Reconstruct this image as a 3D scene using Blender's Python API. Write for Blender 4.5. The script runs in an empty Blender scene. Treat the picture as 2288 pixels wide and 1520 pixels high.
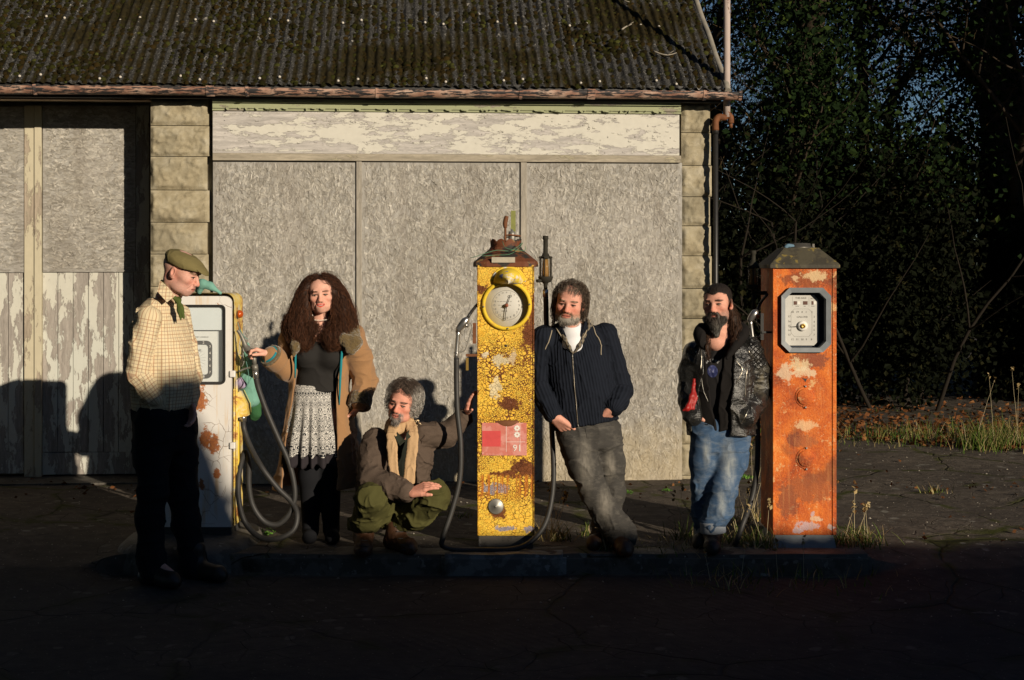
import bpy, bmesh, math, random
import numpy as np
from mathutils import Vector, Matrix
R = math.radians
C = bpy.context.scene.collection
scene = bpy.context.scene

# ------------------------------------------------------------------ camera
CAMZ, FPX = 1.64, 3200.0
cam_d = bpy.data.cameras.new('camera'); cam = bpy.data.objects.new('camera', cam_d); C.objects.link(cam)
cam.location = (0, 0, CAMZ); cam.rotation_euler = (R(90), 0, 0)
cam_d.sensor_width = 36.0; cam_d.lens = 36.0 * FPX / 2288.0
cam_d.shift_y = -160.0 / 2288.0
cam_d.clip_end = 2000.0
scene.camera = cam
# ------------------------------------------------------------------ sky and sun
SUN_AZ, SUN_EL = R(37.0), R(13.5)          # the sun stands low behind the camera, to its right
sdir = Vector((math.sin(SUN_AZ) * math.cos(SUN_EL), -math.cos(SUN_AZ) * math.cos(SUN_EL), math.sin(SUN_EL)))
world = bpy.data.worlds.new("World"); scene.world = world; world.use_nodes = True
wn = world.node_tree.nodes; wl = world.node_tree.links
bg = wn['Background']; sky = wn.new('ShaderNodeTexSky'); sky.sky_type = 'NISHITA'; sky.sun_disc = False
sky.sun_elevation = SUN_EL; sky.sun_rotation = R(143.0); sky.air_density = 0.8; sky.dust_density = 0.1; sky.ozone_density = 3.0
wl.new(sky.outputs[0], bg.inputs[0]); bg.inputs[1].default_value = 0.05
sl = bpy.data.lights.new('sun', 'SUN'); sl.energy = 5.0; sl.angle = R(0.5); sl.color = (1.0, 0.86, 0.67)
sun = bpy.data.objects.new('sun', sl); C.objects.link(sun); sun.location = (6, -8, 6)
sun.rotation_euler = sdir.to_track_quat('Z', 'Y').to_euler()
vs = scene.view_settings; scene.display_settings.display_device = 'sRGB'
vs.view_transform = 'Standard'; vs.look = 'None'; vs.exposure = 0.0; vs.gamma = 1.0; vs.use_curve_mapping = False
scene.cycles.max_bounces = 6; scene.cycles.diffuse_bounces = 2

# ------------------------------------------------------------------ helpers
def at(px, py, Y):
    """a point seen at photograph pixel (px, py) standing Y metres away"""
    return np.array(((px - 1144.0) / FPX * Y, Y, CAMZ - (py - 600.0) / FPX * Y))

def link(o, parent=None):
    C.objects.link(o)
    if parent is not None: o.parent = parent
    return o
ORG = {}
def tag(o, label=None, cat=None, group=None, kind=None):
    if label: o['label'] = label
    if cat: o['category'] = cat
    if group: o['group'] = group
    if kind: o['kind'] = kind
    return o
def thing(name, label, cat, loc=(0, 0, 0), rz=0.0, group=None):
    o = bpy.data.objects.new(name, None); link(o); o.location = tuple(map(float, loc)); o.rotation_euler = (0, 0, rz)
    o.empty_display_size = 0.1
    ORG[o] = Vector(o.location)
    return tag(o, label, cat, group)

class MB:
    """collects shapes, build() links them as one mesh object"""
    def __init__(s): s.v = []; s.f = []; s.n = 0; s.sm = []; s.col = []
    def add(s, verts, faces, smooth=False, col=None):
        verts = np.asarray(verts, float).reshape(-1, 3)
        s.v.append(verts); s.f += [tuple(int(i) + s.n for i in f) for f in faces]
        s.sm += [smooth] * len(faces); s.n += len(verts)
        c = np.ones((len(verts), 4)); 
        if col is not None: c[:, :3] = col
        s.col.append(c); return s
    def quads(s, verts, faces, smooth=False, col=None): return s.add(verts, faces, smooth, col)
    def bm(s, bm, smooth=False, M=None):
        if M is not None: bm.transform(M)
        bm.verts.index_update()
        s.add([v.co[:] for v in bm.verts], [[v.index for v in f.verts] for f in bm.faces], smooth); bm.free(); return s
    def box(s, c, d, bev=0.0, rz=0.0, seg=2, M=None, smooth=False):
        b = bmesh.new(); bmesh.ops.create_cube(b, size=1.0)
        bmesh.ops.scale(b, vec=Vector(d), verts=b.verts)
        if bev > 0: bmesh.ops.bevel(b, geom=b.edges[:] , offset=bev, segments=seg, affect='EDGES', profile=0.5)
        T = Matrix.Translation(Vector(c)) @ (M if M is not None else Matrix.Rotation(rz, 4, 'Z'))
        return s.bm(b, smooth, T)
    def lohi(s, lo, hi, bev=0.0):
        lo = np.array(lo, float); hi = np.array(hi, float)
        return s.box((lo + hi) / 2, np.abs(hi - lo), bev)
    def tube(s, pts, r, n=10, caps=True, smooth=True, closed=False):
        pts = np.array(pts, float); m = len(pts)
        rr = np.full(m, r, float) if np.isscalar(r) else np.array(r, float)
        T = np.gradient(pts, axis=0); T /= np.linalg.norm(T, axis=1)[:, None] + 1e-12
        up = np.array((0, 0, 1.0)) if abs(T[0, 2]) < 0.9 else np.array((1.0, 0, 0))
        u = np.cross(T[0], up); u /= np.linalg.norm(u); V = []
        for i in range(m):
            u = u - T[i] * np.dot(u, T[i]); u /= np.linalg.norm(u); w = np.cross(T[i], u)
            a = np.linspace(0, 2 * math.pi, n, endpoint=False)
            V.append(pts[i] + rr[i] * (np.cos(a)[:, None] * u + np.sin(a)[:, None] * w))
        F = [(i * n + j, i * n + (j + 1) % n, (i + 1) * n + (j + 1) % n, (i + 1) * n + j) for i in range(m - 1) for j in range(n)]
        s.add(np.concatenate(V), F, smooth)
        if caps:
            k = s.n - m * n
            s.f += [tuple(k + j for j in range(n))[::-1], tuple(k + (m - 1) * n + j for j in range(n))]; s.sm += [False, False]
        return s
    def lathe(s, prof, c=(0, 0, 0), n=24, axis='Z', smooth=True, M=None, caps=True):
        a = np.linspace(0, 2 * math.pi, n, endpoint=False); V = []
        for r, z in prof: V.append(np.stack([r * np.cos(a), r * np.sin(a), np.full(n, z)], 1))
        V = np.concatenate(V); m = len(prof)
        if axis == 'Y': V = V[:, [0, 2, 1]] * np.array((1, -1, 1))      # +z of the profile points to the viewer (-y)
        if axis == 'X': V = V[:, [2, 0, 1]]
        if M is not None: V = V @ np.array(M.to_3x3()).T
        V = V + np.array(c, float)
        F = [(i * n + j, i * n + (j + 1) % n, (i + 1) * n + (j + 1) % n, (i + 1) * n + j) for i in range(m - 1) for j in range(n)]
        if caps and prof[0][0] > 1e-4: F.append(tuple(range(n))[::-1])
        if caps and prof[-1][0] > 1e-4: F.append(tuple((m - 1) * n + j for j in range(n)))
        return s.add(V, F, smooth)
    def prism(s, outline, y0, y1):
        """outline in x,z extruded along y"""
        o = np.array(outline, float); n = len(o)
        V = np.concatenate([np.stack([o[:, 0], np.full(n, y0), o[:, 1]], 1), np.stack([o[:, 0], np.full(n, y1), o[:, 1]], 1)])
        F = [tuple(range(n)), tuple(range(n, 2 * n))[::-1]] + [((i + 1) % n, i, n + i, n + (i + 1) % n) for i in range(n)]
        return s.add(V, F)
    def grid(s, X, Y, Z, smooth=True, col=None):
        h, w = X.shape; V = np.stack([X, Y, Z], -1).reshape(-1, 3)
        i = np.arange(h * w).reshape(h, w)
        F = np.stack([i[:-1, :-1], i[:-1, 1:], i[1:, 1:], i[1:, :-1]], -1).reshape(-1, 4)
        return s.add(V, F, smooth, col)
    def xform(s, M):
        A = np.array(M); s.v = [v @ A[:3, :3].T + A[:3, 3] for v in s.v]; return s
    def build(s, name, mat, parent=None, local=True, label=None, col=False):
        V = np.concatenate(s.v) if s.v else np.zeros((0, 3))
        if not local and parent is not None:
            p = parent
            while p.parent is not None: p = p.parent
            V = V - np.array(p.location)
        me = bpy.data.meshes.new(name)
        L = np.array([len(f) for f in s.f], np.int32); idx = np.fromiter((i for f in s.f for i in f), np.int32)
        return mk_mesh(me, V, L, idx, np.array(s.sm, bool), mat, name, parent, label, np.concatenate(s.col) if col else None)

def mk_mesh(me, V, L, idx, sm, mat, name, parent, label=None, col=None):
    me.vertices.add(len(V)); me.vertices.foreach_set('co', np.ascontiguousarray(V, np.float32).ravel())
    me.loops.add(len(idx)); me.loops.foreach_set('vertex_index', idx)
    me.polygons.add(len(L)); st = np.zeros(len(L), np.int32); st[1:] = np.cumsum(L)[:-1]
    me.polygons.foreach_set('loop_start', st); me.polygons.foreach_set('loop_total', L)
    me.update(calc_edges=True); me.validate()
    if len(me.polygons) == len(sm): me.polygons.foreach_set('use_smooth', sm)
    if col is not None:
        a = me.color_attributes.new('Col', 'FLOAT_COLOR', 'POINT')
        a.data.foreach_set('color', np.ascontiguousarray(col, np.float32).ravel())
    if mat is not None: me.materials.append(mat)
    o = bpy.data.objects.new(name, me); link(o, parent)
    if label: o['label'] = label
    return o

def spline(pts, n=8):
    """Catmull-Rom through the points"""
    p = np.array(pts, float); p = np.vstack([2 * p[0] - p[1], p, 2 * p[-1] - p[-2]]); out = []
    for i in range(1, len(p) - 2):
        for t in np.linspace(0, 1, n, endpoint=False):
            out.append(0.5 * ((2 * p[i]) + (-p[i - 1] + p[i + 1]) * t + (2 * p[i - 1] - 5 * p[i] + 4 * p[i + 1] - p[i + 2]) * t * t + (-p[i - 1] + 3 * p[i] - 3 * p[i + 1] + p[i + 2]) * t ** 3))
    out.append(p[-2]); return np.array(out)

def sstep(x, a, b): t = np.clip((x - a) / (b - a), 0, 1); return t * t * (3 - 2 * t)
# value noise on points
_rs = np.random.RandomState(7); _tab = _rs.rand(32, 32, 32)
def vnoise(P, scale=1.0, seed=0):
    q = P * scale + seed * 17.31 + 100.0; i = np.floor(q).astype(int); f = q - i; f = f * f * (3 - 2 * f); i &= 31; j = (i + 1) & 31
    x0, y0, z0 = i[..., 0], i[..., 1], i[..., 2]; x1, y1, z1 = j[..., 0], j[..., 1], j[..., 2]; fx, fy, fz = f[..., 0], f[..., 1], f[..., 2]
    t = _tab
    a = t[x0, y0, z0] * (1 - fx) + t[x1, y0, z0] * fx; b = t[x0, y1, z0] * (1 - fx) + t[x1, y1, z0] * fx
    c = t[x0, y0, z1] * (1 - fx) + t[x1, y0, z1] * fx; d = t[x0, y1, z1] * (1 - fx) + t[x1, y1, z1] * fx
    return ((a * (1 - fy) + b * fy) * (1 - fz) + (c * (1 - fy) + d * fy) * fz) * 2 - 1
def fbm(P, scale=1.0, oct=4, seed=0, gain=0.5):
    s = 0; a = 1.0
    for k in range(oct): s = s + a * vnoise(P, scale * 2.03 ** k, seed + k); a *= gain
    return s

# ------------------------------------------------------------------ materials
class N:
    def __init__(s, name, rough=0.8, spec=0.3, metal=0.0):
        s.m = bpy.data.materials.new(name); s.m.use_nodes = True; s.t = s.m.node_tree; s.b = s.t.nodes['Principled BSDF']
        s.b.inputs['Roughness'].default_value = rough; s.b.inputs['Specular IOR Level'].default_value = spec; s.b.inputs['Metallic'].default_value = metal
        s._c = None
    def n(s, ty, **k):
        x = s.t.nodes.new(ty)
        for a, v in k.items(): setattr(x, a, v)
        return x
    def inp(s, sock, v):
        if isinstance(v, bpy.types.NodeSocket): s.t.links.new(v, sock)
        elif v is not None:
            if sock.type == 'RGBA' and not np.isscalar(v) and len(v) == 3: v = (*v, 1)
            if sock.type == 'RGBA' and np.isscalar(v): v = (v, v, v, 1)
            sock.default_value = v
    def co(s, kind='Object'):
        if s._c is None: s._c = s.n('ShaderNodeTexCoord')
        return s._c.outputs[kind]
    def mp(s, scale=(1, 1, 1), rot=(0, 0, 0), loc=(0, 0, 0), vec=None):
        x = s.n('ShaderNodeMapping'); s.inp(x.inputs[0], vec if vec is not None else s.co())
        x.inputs['Scale'].default_value = scale; x.inputs['Rotation'].default_value = rot; x.inputs['Location'].default_value = loc; return x.outputs[0]
    def noise(s, scale, detail=4, rough=0.55, vec=None, dist=0.0, out=0):
        x = s.n('ShaderNodeTexNoise'); s.inp(x.inputs['Vector'], vec if vec is not None else s.co()); x.inputs['Scale'].default_value = scale
        x.inputs['Detail'].default_value = detail; x.inputs['Roughness'].default_value = rough; x.inputs['Distortion'].default_value = dist; return x.outputs[out]
    def vor(s, scale, feature='F1', out='Distance', vec=None, rand=1.0):
        x = s.n('ShaderNodeTexVoronoi'); x.feature = feature; s.inp(x.inputs['Vector'], vec if vec is not None else s.co())
        x.inputs['Scale'].default_value = scale; x.inputs['Randomness'].default_value = rand; return x.outputs[out]
    def ramp(s, fac, stops, interp='LINEAR'):
        x = s.n('ShaderNodeValToRGB'); s.inp(x.inputs[0], fac); e = x.color_ramp.elements; x.color_ramp.interpolation = interp
        while len(e) > len(stops): e.remove(e[-1])
        while len(e) < len(stops): e.new(1.0)
        for q, (p, c) in zip(e, stops): q.position = p; q.color = (c, c, c, 1) if np.isscalar(c) else (*c, 1)
        return x.outputs[0]
    def mix(s, fac, a, b, mode='MIX'):
        x = s.n('ShaderNodeMix', data_type='RGBA', blend_type=mode); s.inp(x.inputs[0], fac); s.inp(x.inputs[6], a); s.inp(x.inputs[7], b); return x.outputs[2]
    def ma(s, op, a, b=None, c=None, clamp=False):
        x = s.n('ShaderNodeMath', operation=op, use_clamp=clamp); s.inp(x.inputs[0], a)
        if b is not None: s.inp(x.inputs[1], b)
        if c is not None: s.inp(x.inputs[2], c)
        return x.outputs[0]
    def sep(s, vec=None):
        x = s.n('ShaderNodeSeparateXYZ'); s.inp(x.inputs[0], vec if vec is not None else s.co()); return x.outputs
    def addv(s, a, b):
        x = s.n('ShaderNodeVectorMath', operation='ADD'); s.inp(x.inputs[0], a); s.inp(x.inputs[1], b); return x.outputs[0]
    def mulv(s, a, k):
        x = s.n('ShaderNodeVectorMath', operation='SCALE'); s.inp(x.inputs[0], a); s.inp(x.inputs['Scale'], k); return x.outputs[0]
    def warp(s, scale, amt, vec=None):
        """object coordinates pushed about by noise"""
        v = vec if vec is not None else s.co(); nz = s.noise(scale, 3, 0.5, vec=v, out=1)
        return s.addv(v, s.mulv(s.addv(nz, (-.5, -.5, -.5)), amt))
    def blob(s, c, r, soft=0.5, vec=None, asp=(1, 1, 1)):
        """1 inside radius r round c (object coordinates), ragged when vec is warped"""
        x = s.n('ShaderNodeVectorMath', operation='SUBTRACT'); s.inp(x.inputs[0], vec if vec is not None else s.co()); x.inputs[1].default_value = c
        y = s.n('ShaderNodeVectorMath', operation='MULTIPLY'); s.inp(y.inputs[0], x.outputs[0]); y.inputs[1].default_value = asp
        z = s.n('ShaderNodeVectorMath', operation='LENGTH'); s.inp(z.inputs[0], y.outputs[0])
        return s.ma('MULTIPLY_ADD', z.outputs['Value'], -1.0 / (r * soft), 1.0 / soft, clamp=True)
    def ragged(s, c, r, asp=(1, 1, 1), nz=None):
        """flake-edged patch: soft blob broken up by noise"""
        b = s.blob(c, r * 1.55, 1.0, vec=s.warp(14, .05) if not hasattr(s, '_w') else s._w, asp=asp)
        if not hasattr(s, '_nz'): s._nz = s.noise(30, 8, .80)
        return s.step(s.ma('ADD', s.ma('MULTIPLY', b, .55), s.ma('MULTIPLY', s._nz, 1.3)), .90, .05)
    def step(s, v, t, w=0.02):
        return s.ma('MULTIPLY_ADD', s.ma('SUBTRACT', v, t), 1.0 / w, 0.5, clamp=True)
    def attr(s, name='Col'):
        x = s.n('ShaderNodeAttribute'); x.attribute_name = name; return x.outputs['Color']
    def bump(s, h, strength=0.5, dist=0.01):
        x = s.n('ShaderNodeBump'); x.inputs['Strength'].default_value = strength; x.inputs['Distance'].default_value = dist
        s.inp(x.inputs['Height'], h); s.t.links.new(x.outputs[0], s.b.inputs['Normal']); return s
    def out(s, col=None, rough=None, metal=None):
        if col is not None: s.inp(s.b.inputs['Base Color'], col)
        if rough is not None: s.inp(s.b.inputs['Roughness'], rough)
        if metal is not None: s.inp(s.b.inputs['Metallic'], metal)
        return s.m

def simple(name, col, rough=0.7, spec=0.3, metal=0.0, var=0.25, scale=30.0, bump=0.3, bd=0.002):
    n = N(name, rough, spec, metal); nz = n.noise(scale, 5, 0.6)
    c = n.mix(nz, tuple(x * (1 - var) for x in col), tuple(min(1, x * (1 + var)) for x in col))
    if bump: n.bump(nz, bump, bd)
    return n.out(c)

def text_mb(mb, body, size, loc, rot=0.0, depth=0.0006, yaw=0.0, align='CENTER', tilt=0.0, flip=False):
    """letters standing in the x-z plane, facing -y, centred on loc, joined to mb"""
    cu = bpy.data.curves.new('letters', 'FONT'); cu.body = body; cu.size = size; cu.align_x = align; cu.align_y = 'CENTER'; cu.extrude = depth; cu.resolution_u = 2
    o = bpy.data.objects.new('letters', cu); C.objects.link(o)
    dg = bpy.context.evaluated_depsgraph_get(); me = o.evaluated_get(dg).to_mesh()
    M = Matrix.Translation(Vector(loc)) @ Matrix.Rotation(yaw, 4, 'Z') @ Matrix.Rotation(R(90), 4, 'X') @ Matrix.Rotation(rot, 4, 'Z')
    V = [(M @ v.co)[:] for v in me.vertices]; F = [tuple(p.vertices) for p in me.polygons]
    if V: mb.add(V, F)
    o.evaluated_get(dg).to_mesh_clear(); bpy.data.objects.remove(o); bpy.data.curves.remove(cu); return mb
# ------------------------------------------------------------------ material library
def m_osb(dx=0.0, vertical=True, name='osb'):
    n = N(name, 0.9, 0.15)
    v = n.warp(6.0, 0.03)
    a = n.noise(1.0, 5, 0.65, vec=n.mp((120, 1, 45) if vertical else (45, 1, 120), vec=v))
    b = n.vor(1.0, 'F1', 'Color', vec=n.mp((75, 1, 24) if vertical else (24, 1, 75), rot=(0, R(28), 0), vec=n.warp(14, .05)))
    c = n.ramp(n.ma('ADD', n.ma('MULTIPLY', a, .6), n.ma('MULTIPLY', n.sep(b)[0], .4)), [(.25, (.25, .235, .21)), (.5, (.35, .335, .305)), (.8, (.47, .455, .425))])
    c = n.mix(1.0, c, n.attr(), 'MULTIPLY')
    z = n.sep()[2]                                  # warmer, weathered foot
    foot = n.ma('MULTIPLY', n.step(n.ma('ADD', z, n.ma('MULTIPLY', n.noise(7, 4), .5)), .62, -.35), .55)
    c = n.mix(foot, c, (.44, .36, .22))
    c = n.mix(n.ma('MULTIPLY', n.step(n.noise(2.2, 3), .58, .15), .25), c, (.26, .24, .20))
    st = n.step(n.noise(1, 5, .65, vec=n.mp((3.2, 1, .55), vec=n.warp(3, .2))), .56, .10); c = n.mix(n.ma('MULTIPLY', st, .30), c, (.19, .165, .135))
    gl = n.step(n.noise(1, 4, .6, vec=n.mp((1.6, 1, .9), loc=(4, 0, 2))), .58, .12); c = n.mix(n.ma('MULTIPLY', gl, .25), c, (.50, .47, .43))
    n.bump(n.ma('ADD', a, n.sep(b)[0]), .45, .004); return n.out(c)
def m_peel(name, paint, wood=(.33, .29, .26), vertical=False, amount=.5, sc=1.0, paint2=None):
    n = N(name, 0.8, 0.2); w = n.warp(8 * sc, .05)
    g = (45, 45, 3) if vertical else (3, 45, 45)
    grain = n.noise(1.0, 6, .7, vec=n.mp(g, vec=w))
    pm = n.noise(1.0, 9, .70, vec=n.mp((9, 9, 2.2) if vertical else (2.2, 9, 9), vec=w))
    msk = n.step(pm, amount, .02)
    wd = n.ramp(grain, [(.3, tuple(x * .62 for x in wood)), (.55, wood), (.75, tuple(min(1, x * 1.35) for x in wood))])
    pc = n.mix(n.noise(20, 4), paint, tuple(x * .82 for x in paint))
    if paint2: pc = n.mix(n.step(n.noise(1.1, 2), .5, .2), pc, paint2)
    c = n.mix(msk, wd, pc)
    edge = n.ma('MULTIPLY', n.step(pm, amount - .012, .015), n.ma('SUBTRACT', 1.0, msk))
    c = n.mix(n.ma('MULTIPLY', edge, .35), c, (.12, .10, .08))
    n.bump(n.ma('ADD', n.ma('MULTIPLY', msk, .6), n.ma('MULTIPLY', grain, .5)), .7, .004); return n.out(c)
def m_stone():
    n = N('stone', .92, .15)
    a = n.noise(9, 6, .6); b = n.noise(70, 4, .7)
    c = n.ramp(a, [(.3, (.27, .23, .155)), (.5, (.38, .335, .235)), (.72, (.50, .46, .36))])
    c = n.mix(n.ma('MULTIPLY', b, .5), c, (.20, .165, .10))
    c = n.mix(n.ma('MULTIPLY', n.step(n.noise(4.0, 4), .56, .12), .35), c, (.16, .15, .115))
    n.bump(b, .6, .006); return n.out(c)
def m_rusty_yellow():
    n = N('crackled_yellow', .5, .4)
    w = n.warp(14, .02); w3 = n.warp(75, .022, vec=n.warp(16, .075))
    vz = n.mp((1, 1, 1.15), vec=w); sm = n.step(n.noise(5.5, 4, .6), .5, .05); d = n.ma('ADD', n.ma('MULTIPLY', sm, n.vor(46, 'DISTANCE_TO_EDGE', vec=vz)), n.ma('MULTIPLY', n.ma('SUBTRACT', 1.0, sm), n.vor(92, 'DISTANCE_TO_EDGE', vec=vz))); big = n.noise(3.2, 5, .6); fine = n.noise(40, 4, .6); cell = n.vor(64, 'F1', 'Color', vec=vz)
    z = n.sep()[2]
    mid = n.ma('MULTIPLY', n.step(z, .28, .1), n.step(z, 1.22, -.12))        # heavy crackle in the middle of the body
    th = n.ma('MULTIPLY_ADD', n.ma('MULTIPLY', n.step(big, .48, .16), mid), .085, .026)
    crack = n.ma('SUBTRACT', 1.0, n.ma('MULTIPLY_ADD', n.ma('SUBTRACT', d, th), 18.0, .5, clamp=True))
    yel = n.mix(n.ma('MULTIPLY', n.sep(cell)[0], .8), (.84, .43, .012), (.84, .58, .05))
    yel = n.mix(n.ma('MULTIPLY', n.noise(2.2, 4), .35), yel, (.75, .62, .22))
    rust = n.ramp(fine, [(.3, (.07, .018, .006)), (.55, (.17, .05, .012)), (.75, (.38, .13, .02))])
    deep = n.ramp(n.noise(9, 5), [(.3, (.11, .03, .009)), (.7, (.23, .075, .02))])
    c = n.mix(crack, yel, rust)
    gone = n.ma('MULTIPLY', n.step(n.noise(13, 8, .8, vec=n.mp((1, 1, .8))), .585, .02), n.ma('MULTIPLY_ADD', mid, .9, .1)); c = n.mix(gone, c, deep)
    pale = n.ma('MULTIPLY', n.step(n.noise(6.5, 4, .6, vec=w), .64, .02), n.step(z, .75, .1))
    c = n.mix(pale, c, (.72, .60, .40))
    for p, r, col, a in [((.16, 0, 1.25), .085, deep, (1, 0, .75)), ((.17, 0, 1.38), .05, deep, (1, 0, .4)), ((-.05, 0, .22), .06, deep, (1, 0, 1)),
                      ((.10, 0, .47), .06, deep, (.6, 0, 1)), ((.0, 0, .445), .05, deep, (.5, 0, 2.2)), ((-.15, 0, 1.52), .03, deep, (.5, 0, 1)), ((.02, 0, .85), .045, deep, (.6, 0, 1)),
                      ((-.03, 0, 1.10), .04, (.66, .56, .36), (.8, 0, 1)), ((-.12, 0, 1.135), .02, (.70, .60, .42), (1, 0, 1)),
                      ((-.055, 0, .945), .045, (.72, .60, .36), (1.3, 0, .7)), ((-.09, 0, .36), .035, (.30, .28, .31), (.6, 0, 1)), ((-.02, 0, .35), .03, (.30, .28, .31), (.7, 0, 1)),
                      ((.13, 0, .115), .025, (.33, .29, .32), (.6, 0, 1)), ((.0, 0, .125), .02, (.33, .29, .32), (.3, 0, 1.4)),
                      ((.04, 0, 1.12), .025, (.66, .50, .30), (1, 0, .6))]:
        c = n.mix(n.ragged(p, r, a), c, col)
    streak = n.ma('MULTIPLY', n.step(n.noise(1, 4, .6, vec=n.mp((55, 0, 3))), .52, .12), n.ma('MULTIPLY', n.step(z, .30, .06), n.step(z, .435, -.02)))
    c = n.mix(streak, c, (.50, .17, .02))
    edge = n.step(n.ma('ABSOLUTE', n.sep()[0]), .160, .012)
    c = n.mix(n.ma('MULTIPLY', edge, n.step(fine, .5, .2)), c, (.17, .05, .015))
    n.bump(n.ma('ADD', n.ma('MULTIPLY', crack, -1.0), n.ma('MULTIPLY', fine, .4)), .9, .004)
    return n.out(c, rough=n.ma('MULTIPLY_ADD', crack, .4, .42))
def m_rust(name='rusty_orange', patches=()):
    n = N(name, .72, .35); w = n.warp(8, .06); fine = n.noise(90, 4, .7); a = n.noise(3.0, 6, .65, dist=.4)
    c = n.ramp(n.ma('ADD', n.ma('MULTIPLY', a, .75), n.ma('MULTIPLY', fine, .25)), [(.36, (.17, .035, .012)), (.46, (.48, .090, .014)), (.56, (.70, .175, .022)), (.67, (.80, .38, .11))])
    lt = n.ma('MULTIPLY', n.step(n.noise(9.0, 7, .8), .60, .05), .8)
    c = n.mix(lt, c, (.72, .45, .20))
    sp_ = n.ma('MULTIPLY', n.step(n.noise(55, 5, .85), .60, .04), n.step(n.noise(5.5, 4, .7, vec=n.mp(loc=(5, 2, 7))), .50, .12)); c = n.mix(n.ma('MULTIPLY', sp_, .8), c, (.78, .55, .30))
    dk = n.step(n.noise(2.6, 4, .6, vec=n.mp(loc=(3, 1, 2))), .62, .08)
    c = n.mix(n.ma('MULTIPLY', dk, .8), c, (.20, .055, .022))
    wq = n.warp(90, .030, vec=n.warp(20, .085))
    for p, r, col, asp in patches:
        c = n.mix(n.ma('MULTIPLY', n.ragged(p, r, asp), .72), c, col)
    st = n.step(n.noise(1, 4, .6, vec=n.mp((60, 60, 4))), .6, .15)
    c = n.mix(n.ma('MULTIPLY', st, .25), c, (.66, .30, .10))
    n.bump(n.ma('ADD', fine, n.ma('MULTIPLY', a, 2.0)), .9, .005); return n.out(c)
def m_enamel():
    n = N('white_enamel', .28, .5); w = n.warp(20, .04); fine = n.noise(60, 5, .7)
    c = n.mix(n.noise(3, 4), (.78, .76, .72), (.66, .64, .62))
    runs = n.ma('MULTIPLY', n.step(n.noise(1, 4, .6, vec=n.mp((22, 22, 1.8))), .60, .12), n.step(n.noise(3.3, 3), .50, .15))
    c = n.mix(n.ma('MULTIPLY', runs, .6), c, (.62, .40, .16))
    spots = n.step(n.noise(9, 6, .75, vec=w), .665, .03)
    c = n.mix(spots, c, n.ramp(fine, [(.3, (.22, .06, .015)), (.7, (.50, .20, .05))]))
    wq = n.warp(90, .035, vec=n.warp(24, .09))
    for p, r, asp in [((.045, 0, .87), .055, (1, 0, .6)), ((.13, 0, .60), .06, (1.5, 0, .9)), ((.085, 0, .62), .035, (1, 0, .5)), ((.06, 0, .35), .02, (1, 0, .5)), ((.15, 0, .42), .025, (1, 0, .8))]:
        c = n.mix(n.ma('MULTIPLY', n.ragged(p, r, asp), .95), c, n.ramp(fine, [(.3, (.20, .035, .01)), (.6, (.45, .15, .03)), (.8, (.62, .32, .12))]))
    cr = n.ma('MULTIPLY', n.ma('LESS_THAN', n.vor(9, 'DISTANCE_TO_EDGE', vec=n.warp(10, .06)), .012), n.step(n.noise(4, 3), .52, .1))
    c = n.mix(n.ma('MULTIPLY', cr, .7), c, (.18, .11, .07))
    n.bump(fine, .15, .002); return n.out(c)
def m_yellow_side():
    n = N('flaked_yellow', .55, .35); a = n.noise(9, 6, .7, dist=.5); f = n.noise(50, 4)
    c = n.ramp(a, [(.40, (.30, .11, .03)), (.44, (.60, .36, .12)), (.48, (.72, .52, .08)), (.57, (.74, .62, .30)), (.66, (.42, .38, .46))])
    n.bump(n.ma('ADD', a, f), .5, .004); return n.out(c)
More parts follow.
